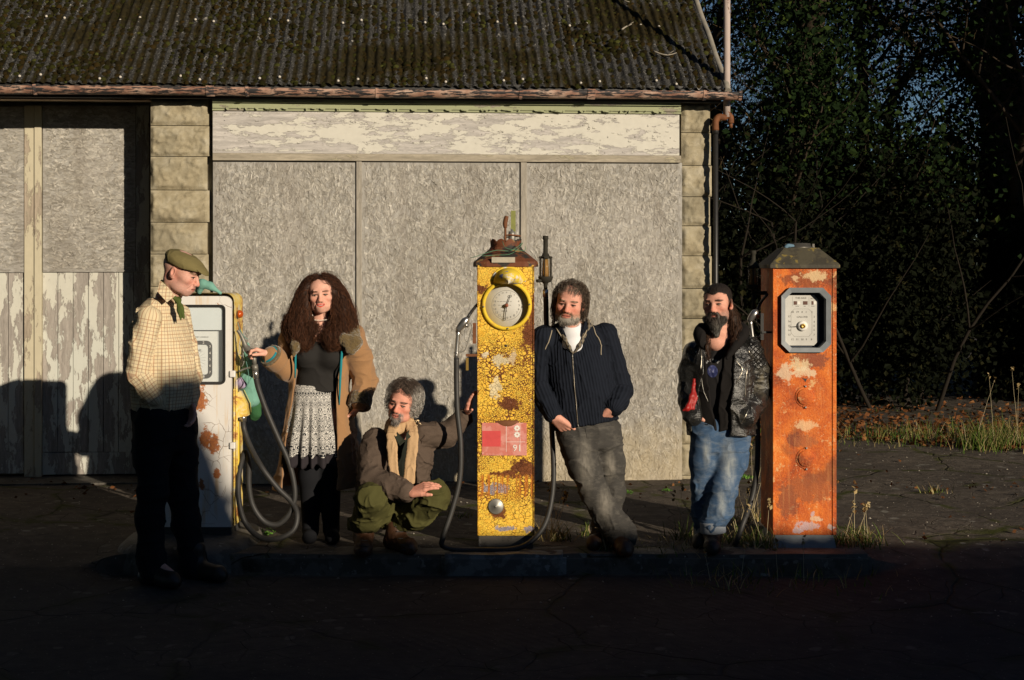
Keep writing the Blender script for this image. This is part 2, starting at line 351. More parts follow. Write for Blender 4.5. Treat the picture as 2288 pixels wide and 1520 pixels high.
def m_ground():
    n = N('old_concrete', .93, .12)
    w = n.warp(1.5, .25)
    a = n.noise(1.2, 6, .6); f = n.noise(60, 4, .7); g = n.noise(11, 5, .6)
    c = n.ramp(n.ma('ADD', n.ma('MULTIPLY', a, .5), n.ma('MULTIPLY', g, .5)), [(.32, (.055, .047, .040)), (.5, (.098, .082, .067)), (.68, (.16, .135, .108))])
    st = n.step(n.vor(38, 'F1'), .16, -.06); c = n.mix(n.ma('MULTIPLY', st, n.step(n.sep(n.vor(38, 'F1', 'Color'))[1], .72, .1)), c, (.34, .31, .25))
    crk = n.vor(.8, 'DISTANCE_TO_EDGE', vec=w); ck = n.ma('MULTIPLY', n.ma('SUBTRACT', 1.0, n.ma('MULTIPLY', crk, 110.0, clamp=True), clamp=True), n.step(n.noise(.9, 3), .47, .12))
    ck2 = n.ma('MULTIPLY', n.ma('SUBTRACT', 1.0, n.ma('MULTIPLY', n.vor(4.0, 'DISTANCE_TO_EDGE', vec=w), 60.0, clamp=True), clamp=True), n.step(a, .53, .1))
    ck = n.ma('MAXIMUM', ck, ck2)
    moss = n.ma('MULTIPLY', n.ma('MULTIPLY_ADD', crk, -22.0, 1.0, clamp=True), n.step(n.noise(5, 4), .5, .1))
    c = n.mix(moss, c, (.055, .062, .012)); c = n.mix(n.ma('MULTIPLY', ck, .85), c, (.018, .015, .010))
    lich = n.ma('MULTIPLY', n.step(n.vor(7, 'F1', vec=n.warp(10, .08)), .20, -.06), n.step(n.noise(1.7, 2), .56, .06))
    c = n.mix(n.ma('MULTIPLY', lich, .6), c, (.30, .29, .25))
    fore_shade = n.step(n.ma('ADD', n.sep()[1], n.ma('MULTIPLY', n.noise(5, 3), .08)), 8.18, -.05); c = n.mix(n.ma('MULTIPLY', fore_shade, .62), c, (.022, .024, .028))  # foreground shade put into the colour: concrete darker in front of the kerb
    h = n.ma('ADD', n.ma('MULTIPLY', f, .4), n.ma('ADD', n.ma('MULTIPLY', g, .9), n.ma('ADD', n.ma('MULTIPLY', ck, -.8), n.ma('MULTIPLY', n.ma('SINE', n.ma('MULTIPLY', n.ma('ADD', n.sep()[0], n.ma('MULTIPLY', n.sep()[1], .7)), 90.0)), n.ma('MULTIPLY', n.step(n.noise(.7, 2), .52, .1), .10)))))
    n.bump(h, .8, .014); return n.out(c)
def m_roof():
    n = N('mossy_cement_sheet', .95, .12)
    f = n.noise(70, 5, .7); a = n.noise(6, 5, .6); mo = n.attr()
    c = n.ramp(f, [(.3, (.014, .014, .013)), (.54, (.042, .041, .039)), (.70, (.20, .195, .185))])
    lich = n.ma('MULTIPLY', n.step(n.noise(22, 4, .7), .64, .04), n.step(n.noise(2.3, 3), .50, .15)); c = n.mix(lich, c, (.36, .34, .30))
    c = n.mix(n.sep(mo)[0], c, n.ramp(n.noise(24, 4), [(.3, (.012, .010, .004)), (.6, (.026, .020, .007)), (.8, (.05, .042, .01))]))
    n.bump(n.ma('ADD', f, a), .9, .008); return n.out(c)
def m_moss():
    n = N('moss', 1.0, .05); f = n.noise(120, 3, .8); a = n.attr()
    n.bump(f, 1.0, .006); return n.out(n.mix(n.ma('MULTIPLY', f, .9), a, (.015, .013, .004)))
def m_dial(name='dial_white', base=(.55, .54, .50)):
    n = N(name, .6, .3); d = n.step(n.noise(7, 5, .65), .56, .2)
    c = n.mix(n.ma('MULTIPLY', d, .35), base, tuple(x * .7 for x in base)); return n.out(c)

M = {}
M['osb'] = m_osb(); M['osb_door'] = m_osb(vertical=False, name='osb_weathered')
M['fascia'] = m_peel('fascia_paint', (.63, .61, .54), wood=(.47, .445, .42), amount=.50)
M['mould'] = m_peel('moulding_paint', (.34, .36, .22), wood=(.30, .27, .22), amount=.42)
M['batten'] = m_peel('batten_wood', (.42, .38, .27), wood=(.36, .32, .25), amount=.55, vertical=False)
M['battenv'] = m_peel('upright_batten', (.42, .39, .33), wood=(.34, .31, .26), amount=.6, vertical=True)
M['plank'] = m_peel('plank_paint', (.60, .59, .52), wood=(.34, .31, .28), vertical=True, amount=.505, paint2=(.54, .55, .50))
M['post'] = m_peel('post_paint', (.55, .50, .37), wood=(.38, .32, .25), vertical=True, amount=.46)
M['lintel'] = m_peel('lintel_paint', (.55, .42, .30), wood=(.36, .25, .16), amount=.45)
M['stone'] = m_stone(); M['yellow'] = m_rusty_yellow(); M['enamel'] = m_enamel(); M['yside'] = m_yellow_side()
M['rust'] = m_rust(patches=[((0, 0, 1.575), .07, (.17, .045, .02), (.45, 0, 1.2)), ((.06, 0, 1.60), .035, (.74, .55, .30), (.45, 0, 1)), ((-.05, 0, 1.58), .02, (.74, .50, .28), (.6, 0, 1)),
    ((.03, 0, 1.10), .06, (.16, .05, .035), (.45, 0, 1)), ((-.03, 0, 1.07), .035, (.76, .60, .36), (.5, 0, .8)), ((.0, 0, 1.03), .03, (.74, .60, .40), (.4, 0, 1)), ((-.11, 0, 1.03), .03, (.68, .55, .38), (.6, 0, .5)),
    ((-.06, 0, .63), .05, (.15, .04, .025), (1, 0, 1)), ((.0, 0, .625), .04, (.34, .10, .035), (.5, 0, 1)), ((.01, 0, .72), .032, (.74, .50, .28), (.5, 0, 1)),
    ((-.10, 0, .28), .07, (.20, .06, .03), (1, 0, .6)), ((.02, 0, .35), .09, (.30, .085, .03), (.5, 0, 1)), ((.02, 0, .13), .028, (.50, .42, .46), (.4, 0, 1)), ((-.04, 0, .105), .02, (.50, .44, .50), (.6, 0, 1)),
    ((.15, 0, .12), .02, (.52, .46, .44), (1, 0, .8)), ((.07, 0, .17), .018, (.66, .50, .34), (.4, 0, 1)), ((.05, 0, .20), .014, (.5, .42, .46), (1, 0, 1))])
M['rustbare'] = simple('plain_rust', (.16, .062, .025), .75, .3, 0, .6, 25, .4)
M['ground'] = m_ground(); M['roof'] = m_roof(); M['moss'] = m_moss()
def m_gutter():
    n = N('rusty_gutter', .6, .4); a = n.noise(1, 5, .65, vec=n.mp((9, 30, 60))); z = n.sep()[2]
    c = n.ramp(n.noise(9, 5), [(.35, (.22, .11, .075)), (.55, (.36, .22, .16)), (.7, (.46, .34, .27))])
    c = n.mix(n.step(a, .50, .03), c, (.025, .023, .024)); n.bump(a, .4, .003); return n.out(c)
M['gutter'] = m_gutter()
M['pinkpipe'] = m_peel('pink_pipe_paint', (.46, .38, .34), wood=(.20, .11, .07), vertical=True, amount=.40)
M['black'] = simple('black_iron', (.022, .021, .020), .45, .5, 0, .4, 40)
M['rubber'] = simple('black_rubber', (.030, .029, .028), .55, .4, 0, .3, 60, .2)
M['chrome'] = simple('dull_chrome', (.55, .54, .52), .28, .5, .9, .2, 40, .15)
M['alu'] = simple('grey_cast_metal', (.30, .29, .26), .45, .5, .6, .25, 40)
M['grey'] = simple('grey_paint', (.20, .22, .235), .5, .4, 0, .25, 25)
M['darkcap'] = m_peel('dark_cap', (.035, .032, .024), wood=(.05, .045, .035), amount=.35)
def m_cap(name, a, b, c3, thr=.5):
    n = N(name, .7, .35); x = n.noise(8, 6, .65); f = n.noise(50, 4)
    c = n.mix(n.step(x, thr, .06), a, b); c = n.mix(n.step(n.noise(17, 5), .64, .03), c, c3); n.bump(n.ma('ADD', x, f), .6, .004); return n.out(c)
M['ycap'] = m_cap('rusted_cap', (.14, .045, .018), (.03, .027, .022), (.22, .13, .05), .52)
M['ocap'] = m_cap('lichen_cap', (.050, .044, .031), (.075, .066, .042), (.20, .15, .04), .5)
M['concrete'] = m_cap('plinth_concrete', (.11, .10, .085), (.07, .063, .052), (.19, .175, .155), .5)
M['kerbwhite'] = m_cap('worn_white_kerb', (.17, .17, .165), (.10, .097, .09), (.25, .25, .245), .5)
M['dial'] = m_dial(); M['dialgrey'] = m_dial('dial_grey', (.42, .40, .36)); M['ink'] = simple('ink', (.05, .048, .045), .7, .2, 0, .1); M['inkfaint'] = simple('faded_ink', (.20, .19, .17), .7, .2, 0, .1)
M['white'] = simple('white_paint', (.75, .73, .68), .6, .3, 0, .1); M['brass'] = simple('brass', (.55, .36, .10), .35, .5, .8, .2)
M['amber'] = simple('amber_lens', (.42, .07, .008), .12, .6, 0, .2, 20, 0)
M['signred'] = simple('faded_red', (.60, .07, .07), .5, .4, 0, .25, 25, .1); M['signpink'] = m_cap('faded_pink', (.62, .26, .22), (.55, .17, .13), (.68, .34, .28), .5)
M['teal'] = simple('teal_cloth', (.16, .34, .28), .9, .1, 0, .3, 14, .4, .01); M['green'] = simple('green_cloth', (.035, .11, .045), .9, .1, 0, .3, 14, .4, .01); M['mauve'] = simple('mauve_cloth', (.36, .30, .44), .9, .1)
def m_glass():
    n = N('old_glass', .08, .5); n.b.inputs['Alpha'].default_value = .30; return n.out((.30, .20, .08))
M['glass'] = m_glass()
def m_pane():
    n = N('dusty_pane', .06, .5); n.b.inputs['Alpha'].default_value = .10; return n.out((.75, .80, .82))
M['pane'] = m_pane()
M['strip'] = simple('mossy_glass_strip', (.22, .23, .07), .35, .5, 0, .3, 30)
# ------------------------------------------------------------------ ground
def grade(a, b, c, d, step, far):
    inner = np.arange(a, b + 1e-6, step); g = 1.28
    def out(x, s, lim):
        r = [];  w = step
        while abs(x) < lim: w *= g; x += s * w; r.append(x)
        return r
    return np.array(out(a, -1, far)[::-1] + list(inner) + out(b, 1, far))
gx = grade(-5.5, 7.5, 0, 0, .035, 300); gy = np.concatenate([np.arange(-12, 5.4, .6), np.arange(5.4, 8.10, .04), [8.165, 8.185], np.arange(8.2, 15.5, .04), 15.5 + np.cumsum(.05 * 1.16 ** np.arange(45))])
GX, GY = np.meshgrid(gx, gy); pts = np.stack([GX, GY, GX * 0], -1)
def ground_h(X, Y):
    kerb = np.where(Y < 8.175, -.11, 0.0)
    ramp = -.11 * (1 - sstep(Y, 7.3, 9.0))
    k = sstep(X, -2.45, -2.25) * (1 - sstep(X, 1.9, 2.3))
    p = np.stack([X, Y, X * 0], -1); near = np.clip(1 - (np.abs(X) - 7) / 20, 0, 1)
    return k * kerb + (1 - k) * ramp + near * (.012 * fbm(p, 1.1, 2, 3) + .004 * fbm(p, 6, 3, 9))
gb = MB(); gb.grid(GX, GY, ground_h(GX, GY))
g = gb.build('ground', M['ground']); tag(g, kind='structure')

def stone_mb(lo, hi, amp=.02, seed=0, res=.02, bev=.02):
    """a block of worn stone or concrete, world coordinates"""
    lo = np.array(lo, float); hi = np.array(hi, float); b = bmesh.new(); bmesh.ops.create_cube(b, size=1.0)
    d = hi - lo; bmesh.ops.scale(b, vec=Vector(d), verts=b.verts); bmesh.ops.bevel(b, geom=b.edges[:], offset=bev, segments=2, affect='EDGES')
    long = [e for e in b.edges if e.calc_length() > res * 3]
    bmesh.ops.subdivide_edges(b, edges=long, cuts=int(max(2, min(24, max(d) / res / 2))), use_grid_fill=True)
    for v in b.verts: v.co += Vector((lo + hi) / 2)
    V = np.array([v.co[:] for v in b.verts]); b.normal_update(); NN = np.array([v.normal[:] for v in b.verts])
    V2 = V + NN * (amp * fbm(V, 7, 4, seed))[:, None]
    for v, q in zip(b.verts, V2): v.co = Vector(q)
    return MB().bm(b, True)
tag(stone_mb((-1.55, 8.165, -.16), (2.05, 8.42, .006), .008, 1).build('kerb', M['concrete']), kind='structure')
tag(stone_mb((-.40, 8.13, -.16), (.31, 8.30, .012), .005, 2).build('kerb_front', M['kerbwhite']), kind='structure')
def padm():
    m = MB(); n = 40; ang = np.linspace(0, 2 * math.pi, n, endpoint=False)
    prof = [(1.02, -.16), (1.0, -.06), (.96, .01), (.86, .05), (.6, .058), (0.01, .06)]
    V = []
    for r, z in prof:
        cx, cy = np.cos(ang), np.sin(ang); k = (np.abs(cx) ** 3.2 + np.abs(cy) ** 3.2) ** (-1 / 3.2)
        V.append(np.stack([-1.91 + r * k * cx * .42, 8.60 + r * k * cy * .50, np.full(n, z) + .006 * fbm(np.stack([cx * 3 * r, cy * 3 * r, cx * 0 + z * 9], 1), 1, 3, 4)], 1))
    V = np.concatenate(V); F = [(i * n + j, i * n + (j + 1) % n, (i + 1) * n + (j + 1) % n, (i + 1) * n + j) for i in range(5) for j in range(n)] + [tuple(5 * n + j for j in range(n))]
    m.add(V, F, True); return m
tag(padm().build('concrete_pad', M['concrete']), kind='structure')

# ------------------------------------------------------------------ the garage building (its own frame: x along the wall, y into it, z up)
TH = R(4.1); ct, st_ = math.cos(TH), math.sin(TH)
def B(px, py, yl=0.0):
    a = (px - 1144.0) / FPX; u = (a * (11.03 + yl * ct) + yl * st_) / (ct - a * st_); t = 11.03 + u * st_ + yl * ct
    return u, CAMZ - (py - 600.0) / FPX * t
def bx(m, x0, x1, y0, y1, d0, d1, bev=0.0, pl=None):
    """box between photograph columns x0,x1 and rows y0,y1 of the wall plane at depth d0, going back to d1"""
    xm, ym = (x0 + x1) / 2, (y0 + y1) / 2
    u0 = B(x0, ym, d0)[0]; u1 = B(x1, ym, d0)[0]; z1 = B(xm, y0, d0)[1]; z0 = B(xm, y1, d0)[1]
    return m.lohi((u0, d0, z0), (u1, d1, z1), bev)
garage = thing('garage', 'disused stone garage with boarded shop front and mossy corrugated roof', 'building', (0, 11.03, 0), TH)
UL = B(-420, 600)[0]; UR = B(1588, 600)[0]; ZE = B(800, 190)[1]
m = MB()
m.lohi((B(338, 600)[0], .03, -.1), (UR - .01, .28, ZE - .02))                       # front wall core
m.lohi((UL, .03, B(100, 213)[1]), (B(338, 600)[0], .46, ZE - .02))                     # wall over the doors
m.lohi((UL - .3, .03, -.1), (UL, 4.6, ZE - .02)); m.lohi((UR - .24, .28, -.1), (UR - .01, 4.6, ZE - .02)); m.lohi((UL, 4.4, -.1), (UR - .24, 4.6, ZE - .02))
m.lohi((B(338, 600)[0], .28, -.1), (B(338, 600)[0] + .2, .66, ZE - .02))               # door jamb
m.lohi((UL, .60, -.1), (B(338, 600)[0], .66, ZE - .02))                                 # blind wall behind the doors
wall = m.build('wall', M['stone'], garage)

def rock_face(m, u0, u1, z0, z1, seed, proj=.035):
    nu, nz = max(8, int((u1 - u0) / .010)), max(8, int((z1 - z0) / .010))
    U, Z = np.meshgrid(np.linspace(u0, u1, nu), np.linspace(z0, z1, nz))
    e = np.minimum(np.minimum(U - u0, u1 - U), np.minimum(Z - z0, z1 - Z)); k = sstep(e, 0, .03)
    p = np.stack([U, Z * 1.0 + seed, U * 0], -1)
    fr = 1 - np.abs(fbm(np.stack([U * .9 + .5 * Z, Z * 2.2 - .9 * U + seed, U * 0 + seed], -1), 8, 3, seed)) * 1.6; h = .5 + .5 * fbm(p, 9, 4, seed + 5)
    D = -(k * (proj * (.25 + .75 * h) + .016 * np.maximum(fr, 0) ** 3) + .004 + .003 * fbm(p, 60, 2, seed))
    m.grid(U, D, Z)
    # short returns so that each block is closed to the wall
    for (a, b, c, d) in ((U[0], D[0], Z[0], 1), (U[-1], D[-1], Z[-1], -1)):
        m.grid(np.stack([a, a]), np.stack([b * 0 + .05, b]), np.stack([c, c]))
    for col in (0, -1): m.grid(np.stack([U[:, col], U[:, col]]), np.stack([D[:, col] * 0 + .05, D[:, col]]), np.stack([Z[:, col], Z[:, col]]))
ys = [222, 281, 350, 425, 497, 568, 640, 712, 784, 856, 928, 1000, 1074, 1110]
m = MB()
for i in range(len(ys) - 1):
    zt = B(400, ys[i] + .8)[1]; zb = B(400, ys[i + 1] - .8)[1]; rx = [468, 470, 463, 468, 463, 466, 470, 463][i % 8]
    rock_face(m, B(337, 600)[0], B(rx, 600)[0], zb, zt, i * 3.3)
m.build('stone_pier', M['stone'], garage)
ys2 = [231, 297, 370, 440, 505, 572, 645, 712, 781, 850, 921, 992, 1062, 1090]
m = MB()
for i in range(len(ys2) - 1):
    zt = B(1555, ys2[i] + .8)[1]; zb = B(1555, ys2[i + 1] - .8)[1]
    rock_face(m, B(1522, 600)[0], B(1588 + (i % 3 - 1) * 2, 600)[0], zb, zt, 50 + i * 2.7, .025)
m.build('stone_pier', M['stone'], garage)

# boarded shop front
rng = np.random.RandomState(3)
def osb_panel(x0, x1, y0, y1, d, name, mat, n, vert=True, flake=(.042, .009)):
    m = MB(); u0, z1 = B(x0, y0, d); u1, z0 = B(x1, y1, d); m.lohi((u0, d, z0), (u1, d + .018, z1))
    m.col[0][:, :3] = .9
    W = rng.uniform(u0 + .03, u1 - .03, n); Z = rng.uniform(z0 + .03, z1 - .03, n)
    L = flake[0] * rng.uniform(.4, 1.3, n); w = flake[1] * rng.uniform(.5, 1.6, n)
    ang = rng.normal(0, 1.0 if vert else .75, n) + (math.pi / 2 if vert else 0)
    ca, sa = np.cos(ang), np.sin(ang); hgt = rng.uniform(.0006, .003, n); tl = rng.normal(0, .0014, n); tw = rng.normal(0, .0013, n); cc = rng.uniform(.72, 1.3, n)
    V = np.zeros((n, 6, 3)); 
    for k, (a, b) in enumerate(((-1, -1), (0, -1.2), (1, -.7), (1, .8), (0, 1.1), (-1, .9))):
        du, dz = a * L / 2, b * w / 2; V[:, k, 0] = W + du * ca - dz * sa; V[:, k, 2] = Z + du * sa + dz * ca
        V[:, k, 1] = d - np.maximum(.0004, hgt + a * tl + b * tw)
    V[:, :, 0] = np.clip(V[:, :, 0], u0 + .002, u1 - .002); V[:, :, 2] = np.clip(V[:, :, 2], z0 + .002, z1 - .002)
    idx = np.arange(n)[:, None] * 6
    F = np.concatenate([idx + np.array([0, 1, 4, 5]), idx + np.array([1, 2, 3, 4])])
    m.add(V.reshape(-1, 3), F, False, col=np.repeat(cc, 6)[:, None] * np.array((1, .985, .95)))
    return m.build(name, mat, garage, col=True)
for (a, b_, y1) in ((476, 796, 1079), (808, 1163, 1082), (1177, 1524, 1078)):
    osb_panel(a, b_, 362, y1, -.045, 'boarding_panel', M['osb'], int(9000 * (b_ - a) / 340))
for (a, b_) in ((796, 808), (1163.5, 1177)):
    bx(MB(), a, b_, 360, 1068, -.062, -.02, .003).build('batten', M['battenv'], garage)
bx(MB(), 475, 1522, 345, 361, -.075, -.02, .003).build('rail', M['batten'], garage)
# fascia board with split boards and hanging flakes of paint
m = bx(MB(), 475, 1518, 251, 345, -.062, -.02, .003)
u0, u1 = B(480, 300)[0], B(1512, 300)[0]
for k in range(170):
    u = rng.uniform(u0, u1); z = B(1000, rng.uniform(255, 338), -.06)[1]; w, h = rng.uniform(.008, .035), rng.uniform(.004, .016); l = rng.uniform(.002, .009)
    m.add([(u, -.0635, z), (u + w, -.0635, z + rng.uniform(-.003, .003)), (u + w * .9, -.0635 - l, z - h), (u + w * .1, -.0635 - l * .6, z - h)], [(0, 1, 2, 3)])
m.build('fascia_board', M['fascia'], garage)
m = bx(MB(), 474, 1522, 226, 233, -.115, -.02, .004); bx(m, 474, 1522, 233.5, 246, -.09, -.02, .005); bx(m, 474, 1522, 246.5, 251, -.078, -.02, .002)
for k in range(60):
    u = rng.uniform(u0, u1); z = B(1000, 244, -.09)[1]; w, h = rng.uniform(.015, .07), rng.uniform(.006, .022)
    m.add([(u, -.0925, z), (u + w, -.0925, z + .002), (u + w * .8, -.100, z - h), (u + w * .3, -.104, z - h * .8)], [(0, 1, 2, 3)])
m.build('cornice', M['mould'], garage)
bx(MB(), 475, 1600, 205, 225, -.03, .03).build('soffit_board', M['black'], garage)
# doors, set back
DD = .46
door = MB(); 
def planks(m, x0, x1, y0, y1, d, n, seed):
    r = np.random.RandomState(seed); e = np.linspace(x0, x1, n + 1)
    for i in range(n): bx(m, e[i] + .6, e[i + 1] - .6, y0, y1, d - r.uniform(0, .004), d + .02, .0025)
    return m
dl = planks(MB(), -330, 53, 609, 1010, DD, 11, 4).build('garage_door', M['plank'], garage)
bx(MB(), -330, 53, 1011, 1060, DD - .012, DD + .02, .003).build('kick_board', M['plank'], dl)
osb_panel(-330, 53, 236, 609, DD - .02, 'boarding_panel', M['osb_door'], 2600, False).parent = dl
dr = planks(MB(), 95, 333, 609, 1010, DD, 7, 5).build('garage_door', M['plank'], garage)
bx(MB(), 95, 333, 1011, 1060, DD - .012, DD + .02, .003).build('kick_board', M['plank'], dr)
osb_panel(96, 303, 236, 608, DD - .02, 'boarding_panel', M['osb_door'], 2600, False).parent = dr
bx(MB(), 303.5, 333, 236, 608, DD - .004, DD + .02).build('door_stile', M['plank'], dr)
bx(MB(), 54, 76, 236, 1066, DD - .03, DD + .02, .003).build('door_post', M['post'], garage)
bx(MB(), 76.5, 92, 236, 1066, DD - .045, DD + .02, .003).build('door_post', M['post'], garage)
bx(MB(), -330, 334, 214, 222, -.03, .06, .003).build('door_lintel', M['lintel'], garage)
m = MB(); m.lohi((UL, .06, -.05), (B(335, 600)[0], .55, .012)); m.build('door_sill', M['concrete'], garage)

# roof of corrugated sheets with moss
YE = -.17; ZR = B(800, 196, YE)[1]; PITCH = R(36.6); SL = 2.7
UV = B(1622, 205, YE)[0]
m = MB(); pitch = .0735; du = pitch / 8
us = np.arange(B(-260, 200, YE)[0], UV, du); ss = np.arange(0, SL, .028); U, S = np.meshgrid(us, ss)
p3 = np.stack([U, S, U * 0], -1)
cor = .5 + .5 * np.cos(U / pitch * 2 * math.pi)
mossf = sstep(fbm(p3, 1.4, 4, 21) * 1.4 - .5 * (cor * 2 - 1) * 1.0, -.25, .35)
step_lap = .012 * ((S % 1.22) < .0) 
H = .026 * cor + .004 * fbm(p3, 14, 3, 5) + mossf * (.012 + .012 * np.abs(fbm(p3, 22, 3, 8)))
cp, sp = math.cos(PITCH), math.sin(PITCH)
col = np.stack([mossf, mossf, mossf], -1).reshape(-1, 3)
m.grid(U, YE + S * cp - H * sp, ZR + S * sp + H * cp, True, col)
roof = m.build('roof', M['roof'], garage, col=True)
def roof_pt(u, s, h): return np.array((u, YE + s * cp - h * sp, ZR + s * sp + h * cp))
m = MB(); m.lohi((UL - 1.2, YE + .02, ZR - .09), (UV - .03, YE + .045, ZR + .035)); m.build('eaves_board', M['black'], garage)
m = MB(); ridge = roof_pt(0, SL, 0)
m.add([(us[0], ridge[1], ridge[2]), (UV, ridge[1], ridge[2]), (UV, ridge[1] + SL * cp, ZR), (us[0], ridge[1] + SL * cp, ZR)], [(0, 1, 2, 3)]); m.build('rear_slope', M['roof'], roof)
m = MB(); m.tube([roof_pt(UV + .012, s, .012 + .006 * math.sin(s * 9)) for s in np.linspace(-.02, SL, 40)], .026, 8); m.build('verge_cap', simple('verge', (.26, .24, .20), .9, .1, 0, .45, 14), roof)
m = MB(); m.add([(UR - .01, .05, ZE - .05), (UR - .01, ridge[1] + SL * cp - .1, ZE - .05), (UR - .01, ridge[1], ridge[2] - .05)], [(0, 1, 2)]); m.build('gable', M['stone'], garage)
# moss cushions
def cushions(n):
    base_r = np.array([(math.cos(a), math.sin(a)) for a in np.linspace(0, 2 * math.pi, 7)[:-1]])
    uu = rng.uniform(us[0], UV - .03, n * 3); s_ = rng.uniform(.01, SL - .3, n * 3)
    c_ = .5 + .5 * np.cos(uu / pitch * 2 * math.pi); dens = fbm(np.stack([uu, s_, uu * 0], -1), 2.0, 4, 21)
    keep = (dens - .9 * (c_ * 2 - 1) + .25 * rng.normal(size=n * 3) > .1); uu, s_, c_ = uu[keep][:n], s_[keep][:n], c_[keep][:n]; n = len(uu)
    r = rng.uniform(.008, .026, n) * (1 + .3 * rng.rand(n)); hh = r * rng.uniform(.55, 1.1, n); h0 = .026 * c_ + .006
    V = np.zeros((n, 13, 3))
    for k in range(6):
        for q, (rr, hz) in enumerate(((1.0, 0), (.72, .62))):
            jit = rng.uniform(.85, 1.15, n); lu = base_r[k, 0] * r * rr * jit; ls = base_r[k, 1] * r * rr * jit; lh = h0 + hh * hz
            V[:, q * 6 + k, 0] = uu + lu; V[:, q * 6 + k, 1] = YE + (s_ + ls) * cp - lh * sp; V[:, q * 6 + k, 2] = ZR + (s_ + ls) * sp + lh * cp
    lh = h0 + hh * .95; V[:, 12, 0] = uu; V[:, 12, 1] = YE + s_ * cp - lh * sp; V[:, 12, 2] = ZR + s_ * sp + lh * cp
    F = []
    b = np.arange(n) * 13
    for k in range(6):
        k2 = (k + 1) % 6; F += [np.stack([b + k, b + k2, b + 6 + k2, b + 6 + k], 1)]
    F = np.concatenate(F).tolist(); 
    for k in range(6): F += np.stack([b + 6 + k, b + 6 + (k + 1) % 6, b + 12], 1).tolist()
    pal = np.array([(.018, .018, .005), (.034, .036, .008), (.030, .019, .006), (.046, .028, .008), (.014, .010, .005), (.080, .085, .022)])
    cc = pal[rng.choice(6, n, p=[.22, .18, .24, .12, .18, .06])] * rng.uniform(.6, 1.2, n)[:, None]
    m = MB(); m.add(V.reshape(-1, 3), F, True, col=np.repeat(cc, 13, 0)); return m
ms = cushions(11000).build('moss', M['moss'], roof, col=True); ms['kind'] = 'stuff'
# fixing bolts with pale caps
bm_ = M['white']; first = None
for row, s0 in enumerate((.07, 1.02)):
    x = B(42, 172, YE)[0]; k = 0
    while x < UV - .05:
        pos = roof_pt(round(x / pitch) * pitch, s0 + .03 * math.sin(k * 2.1 + row), .032)
        if first is None:
            b2 = MB(); b2.lathe([(.011, -.004), (.011, .003), (.008, .007), (.005, .010), (.0, .011)], n=10); first = b2.build('roof_bolt', simple('bolt_cap', (.50, .46, .40), .6, .3, 0, .5), roof); o = first
        else:
            o = first.copy(); C.objects.link(o); o.parent = roof
        o.location = tuple(pos); o.rotation_euler = (PITCH, 0, 0)
        k += 1; x += (2 if k % 2 else 6 + (k % 5 == 0)) * pitch
# gutter and pipes
YG = -.225; ug0 = B(-260, 200, YG)[0]; ug1 = B(1650, 210, YG)[0]
zg0 = B(-260, 200, YG)[1]
def gutter_z(u): return B(800, 205, YG)[1] - .012 + .004 * math.sin(u * 1.7)
m = MB(); n = 9; V = []; us2 = np.linspace(ug0, ug1, 60)
for u in us2:
    zc = gutter_z(u) + .03
    for a in np.linspace(0, math.pi, n): V.append((u, YG + .048 * math.cos(a + math.pi) , zc - .048 * math.sin(a) * 1.25))
    for a in np.linspace(math.pi, 0, n): V.append((u, YG + .044 * math.cos(a + math.pi), zc - .044 * math.sin(a) * 1.25))
w = 2 * n; F = [(i * w + j, i * w + (j + 1) % w, (i + 1) * w + (j + 1) % w, (i + 1) * w + j) for i in range(59) for j in range(w)]
m.add(V, F, True); gut = m.build('gutter', M['gutter'], garage)
for px in (80, 471, 553, 843, 1163, 1320, 1573, 1652):
    u = B(px, 205, YG)[0]; m = MB(); zc = gutter_z(u) + .03; ww = .012 if px not in (471, 1320) else .03
    V = []
    for uu in (u - ww, u + ww):
        for a in np.linspace(-.12, math.pi + .12, n): V.append((uu, YG + .0525 * math.cos(a + math.pi), zc - .0525 * math.sin(a) * 1.25))
    m.add(V, [(j, j + 1, n + j + 1, n + j) for j in range(n - 1)], True)
    for uu, k in ((u - ww, 0), (u + ww, n)):
        V2 = [(uu, YG + .047 * math.cos(a + math.pi), zc - .047 * math.sin(a) * 1.25) for a in np.linspace(-.12, math.pi + .12, n)]
        base = m.n; m.add(V2, []); F2 = [(k + j, k + j + 1, base + j + 1, base + j) for j in range(n - 1)]; m.f += F2; m.sm += [False] * len(F2)
    m.build('gutter_bracket' if ww < .02 else 'gutter_joint', M['gutter'], gut)
YP = -.10
def bp(px, py, d=YP): u, z = B(px, py, d); return (u, d, z)
m = MB(); m.tube([bp(1624, 262), bp(1624, 200), bp(1624, 100), bp(1624, -160)], .027, 12); m.build('vent_pipe', M['pinkpipe'], garage)
m = MB(); m.tube(spline([bp(1626, 250), bp(1620, 262), bp(1606, 262), bp(1599, 272), bp(1599, 292)], 6), .026, 12); m.tube(spline([bp(1624, 254), bp(1632, 262), bp(1633, 276)], 5), .024, 10)
m.tube([bp(1633, 274), bp(1633, 286)], .014, 8); m.build('pipe_elbow', M['rustbare'], garage)
m = MB(); m.tube([bp(1599, 285), bp(1599, 700), bp(1599, 1085)], .020, 12)
m.tube([bp(1599, 283), bp(1599, 300)], .025, 12); m.build('downpipe', M['black'], garage)
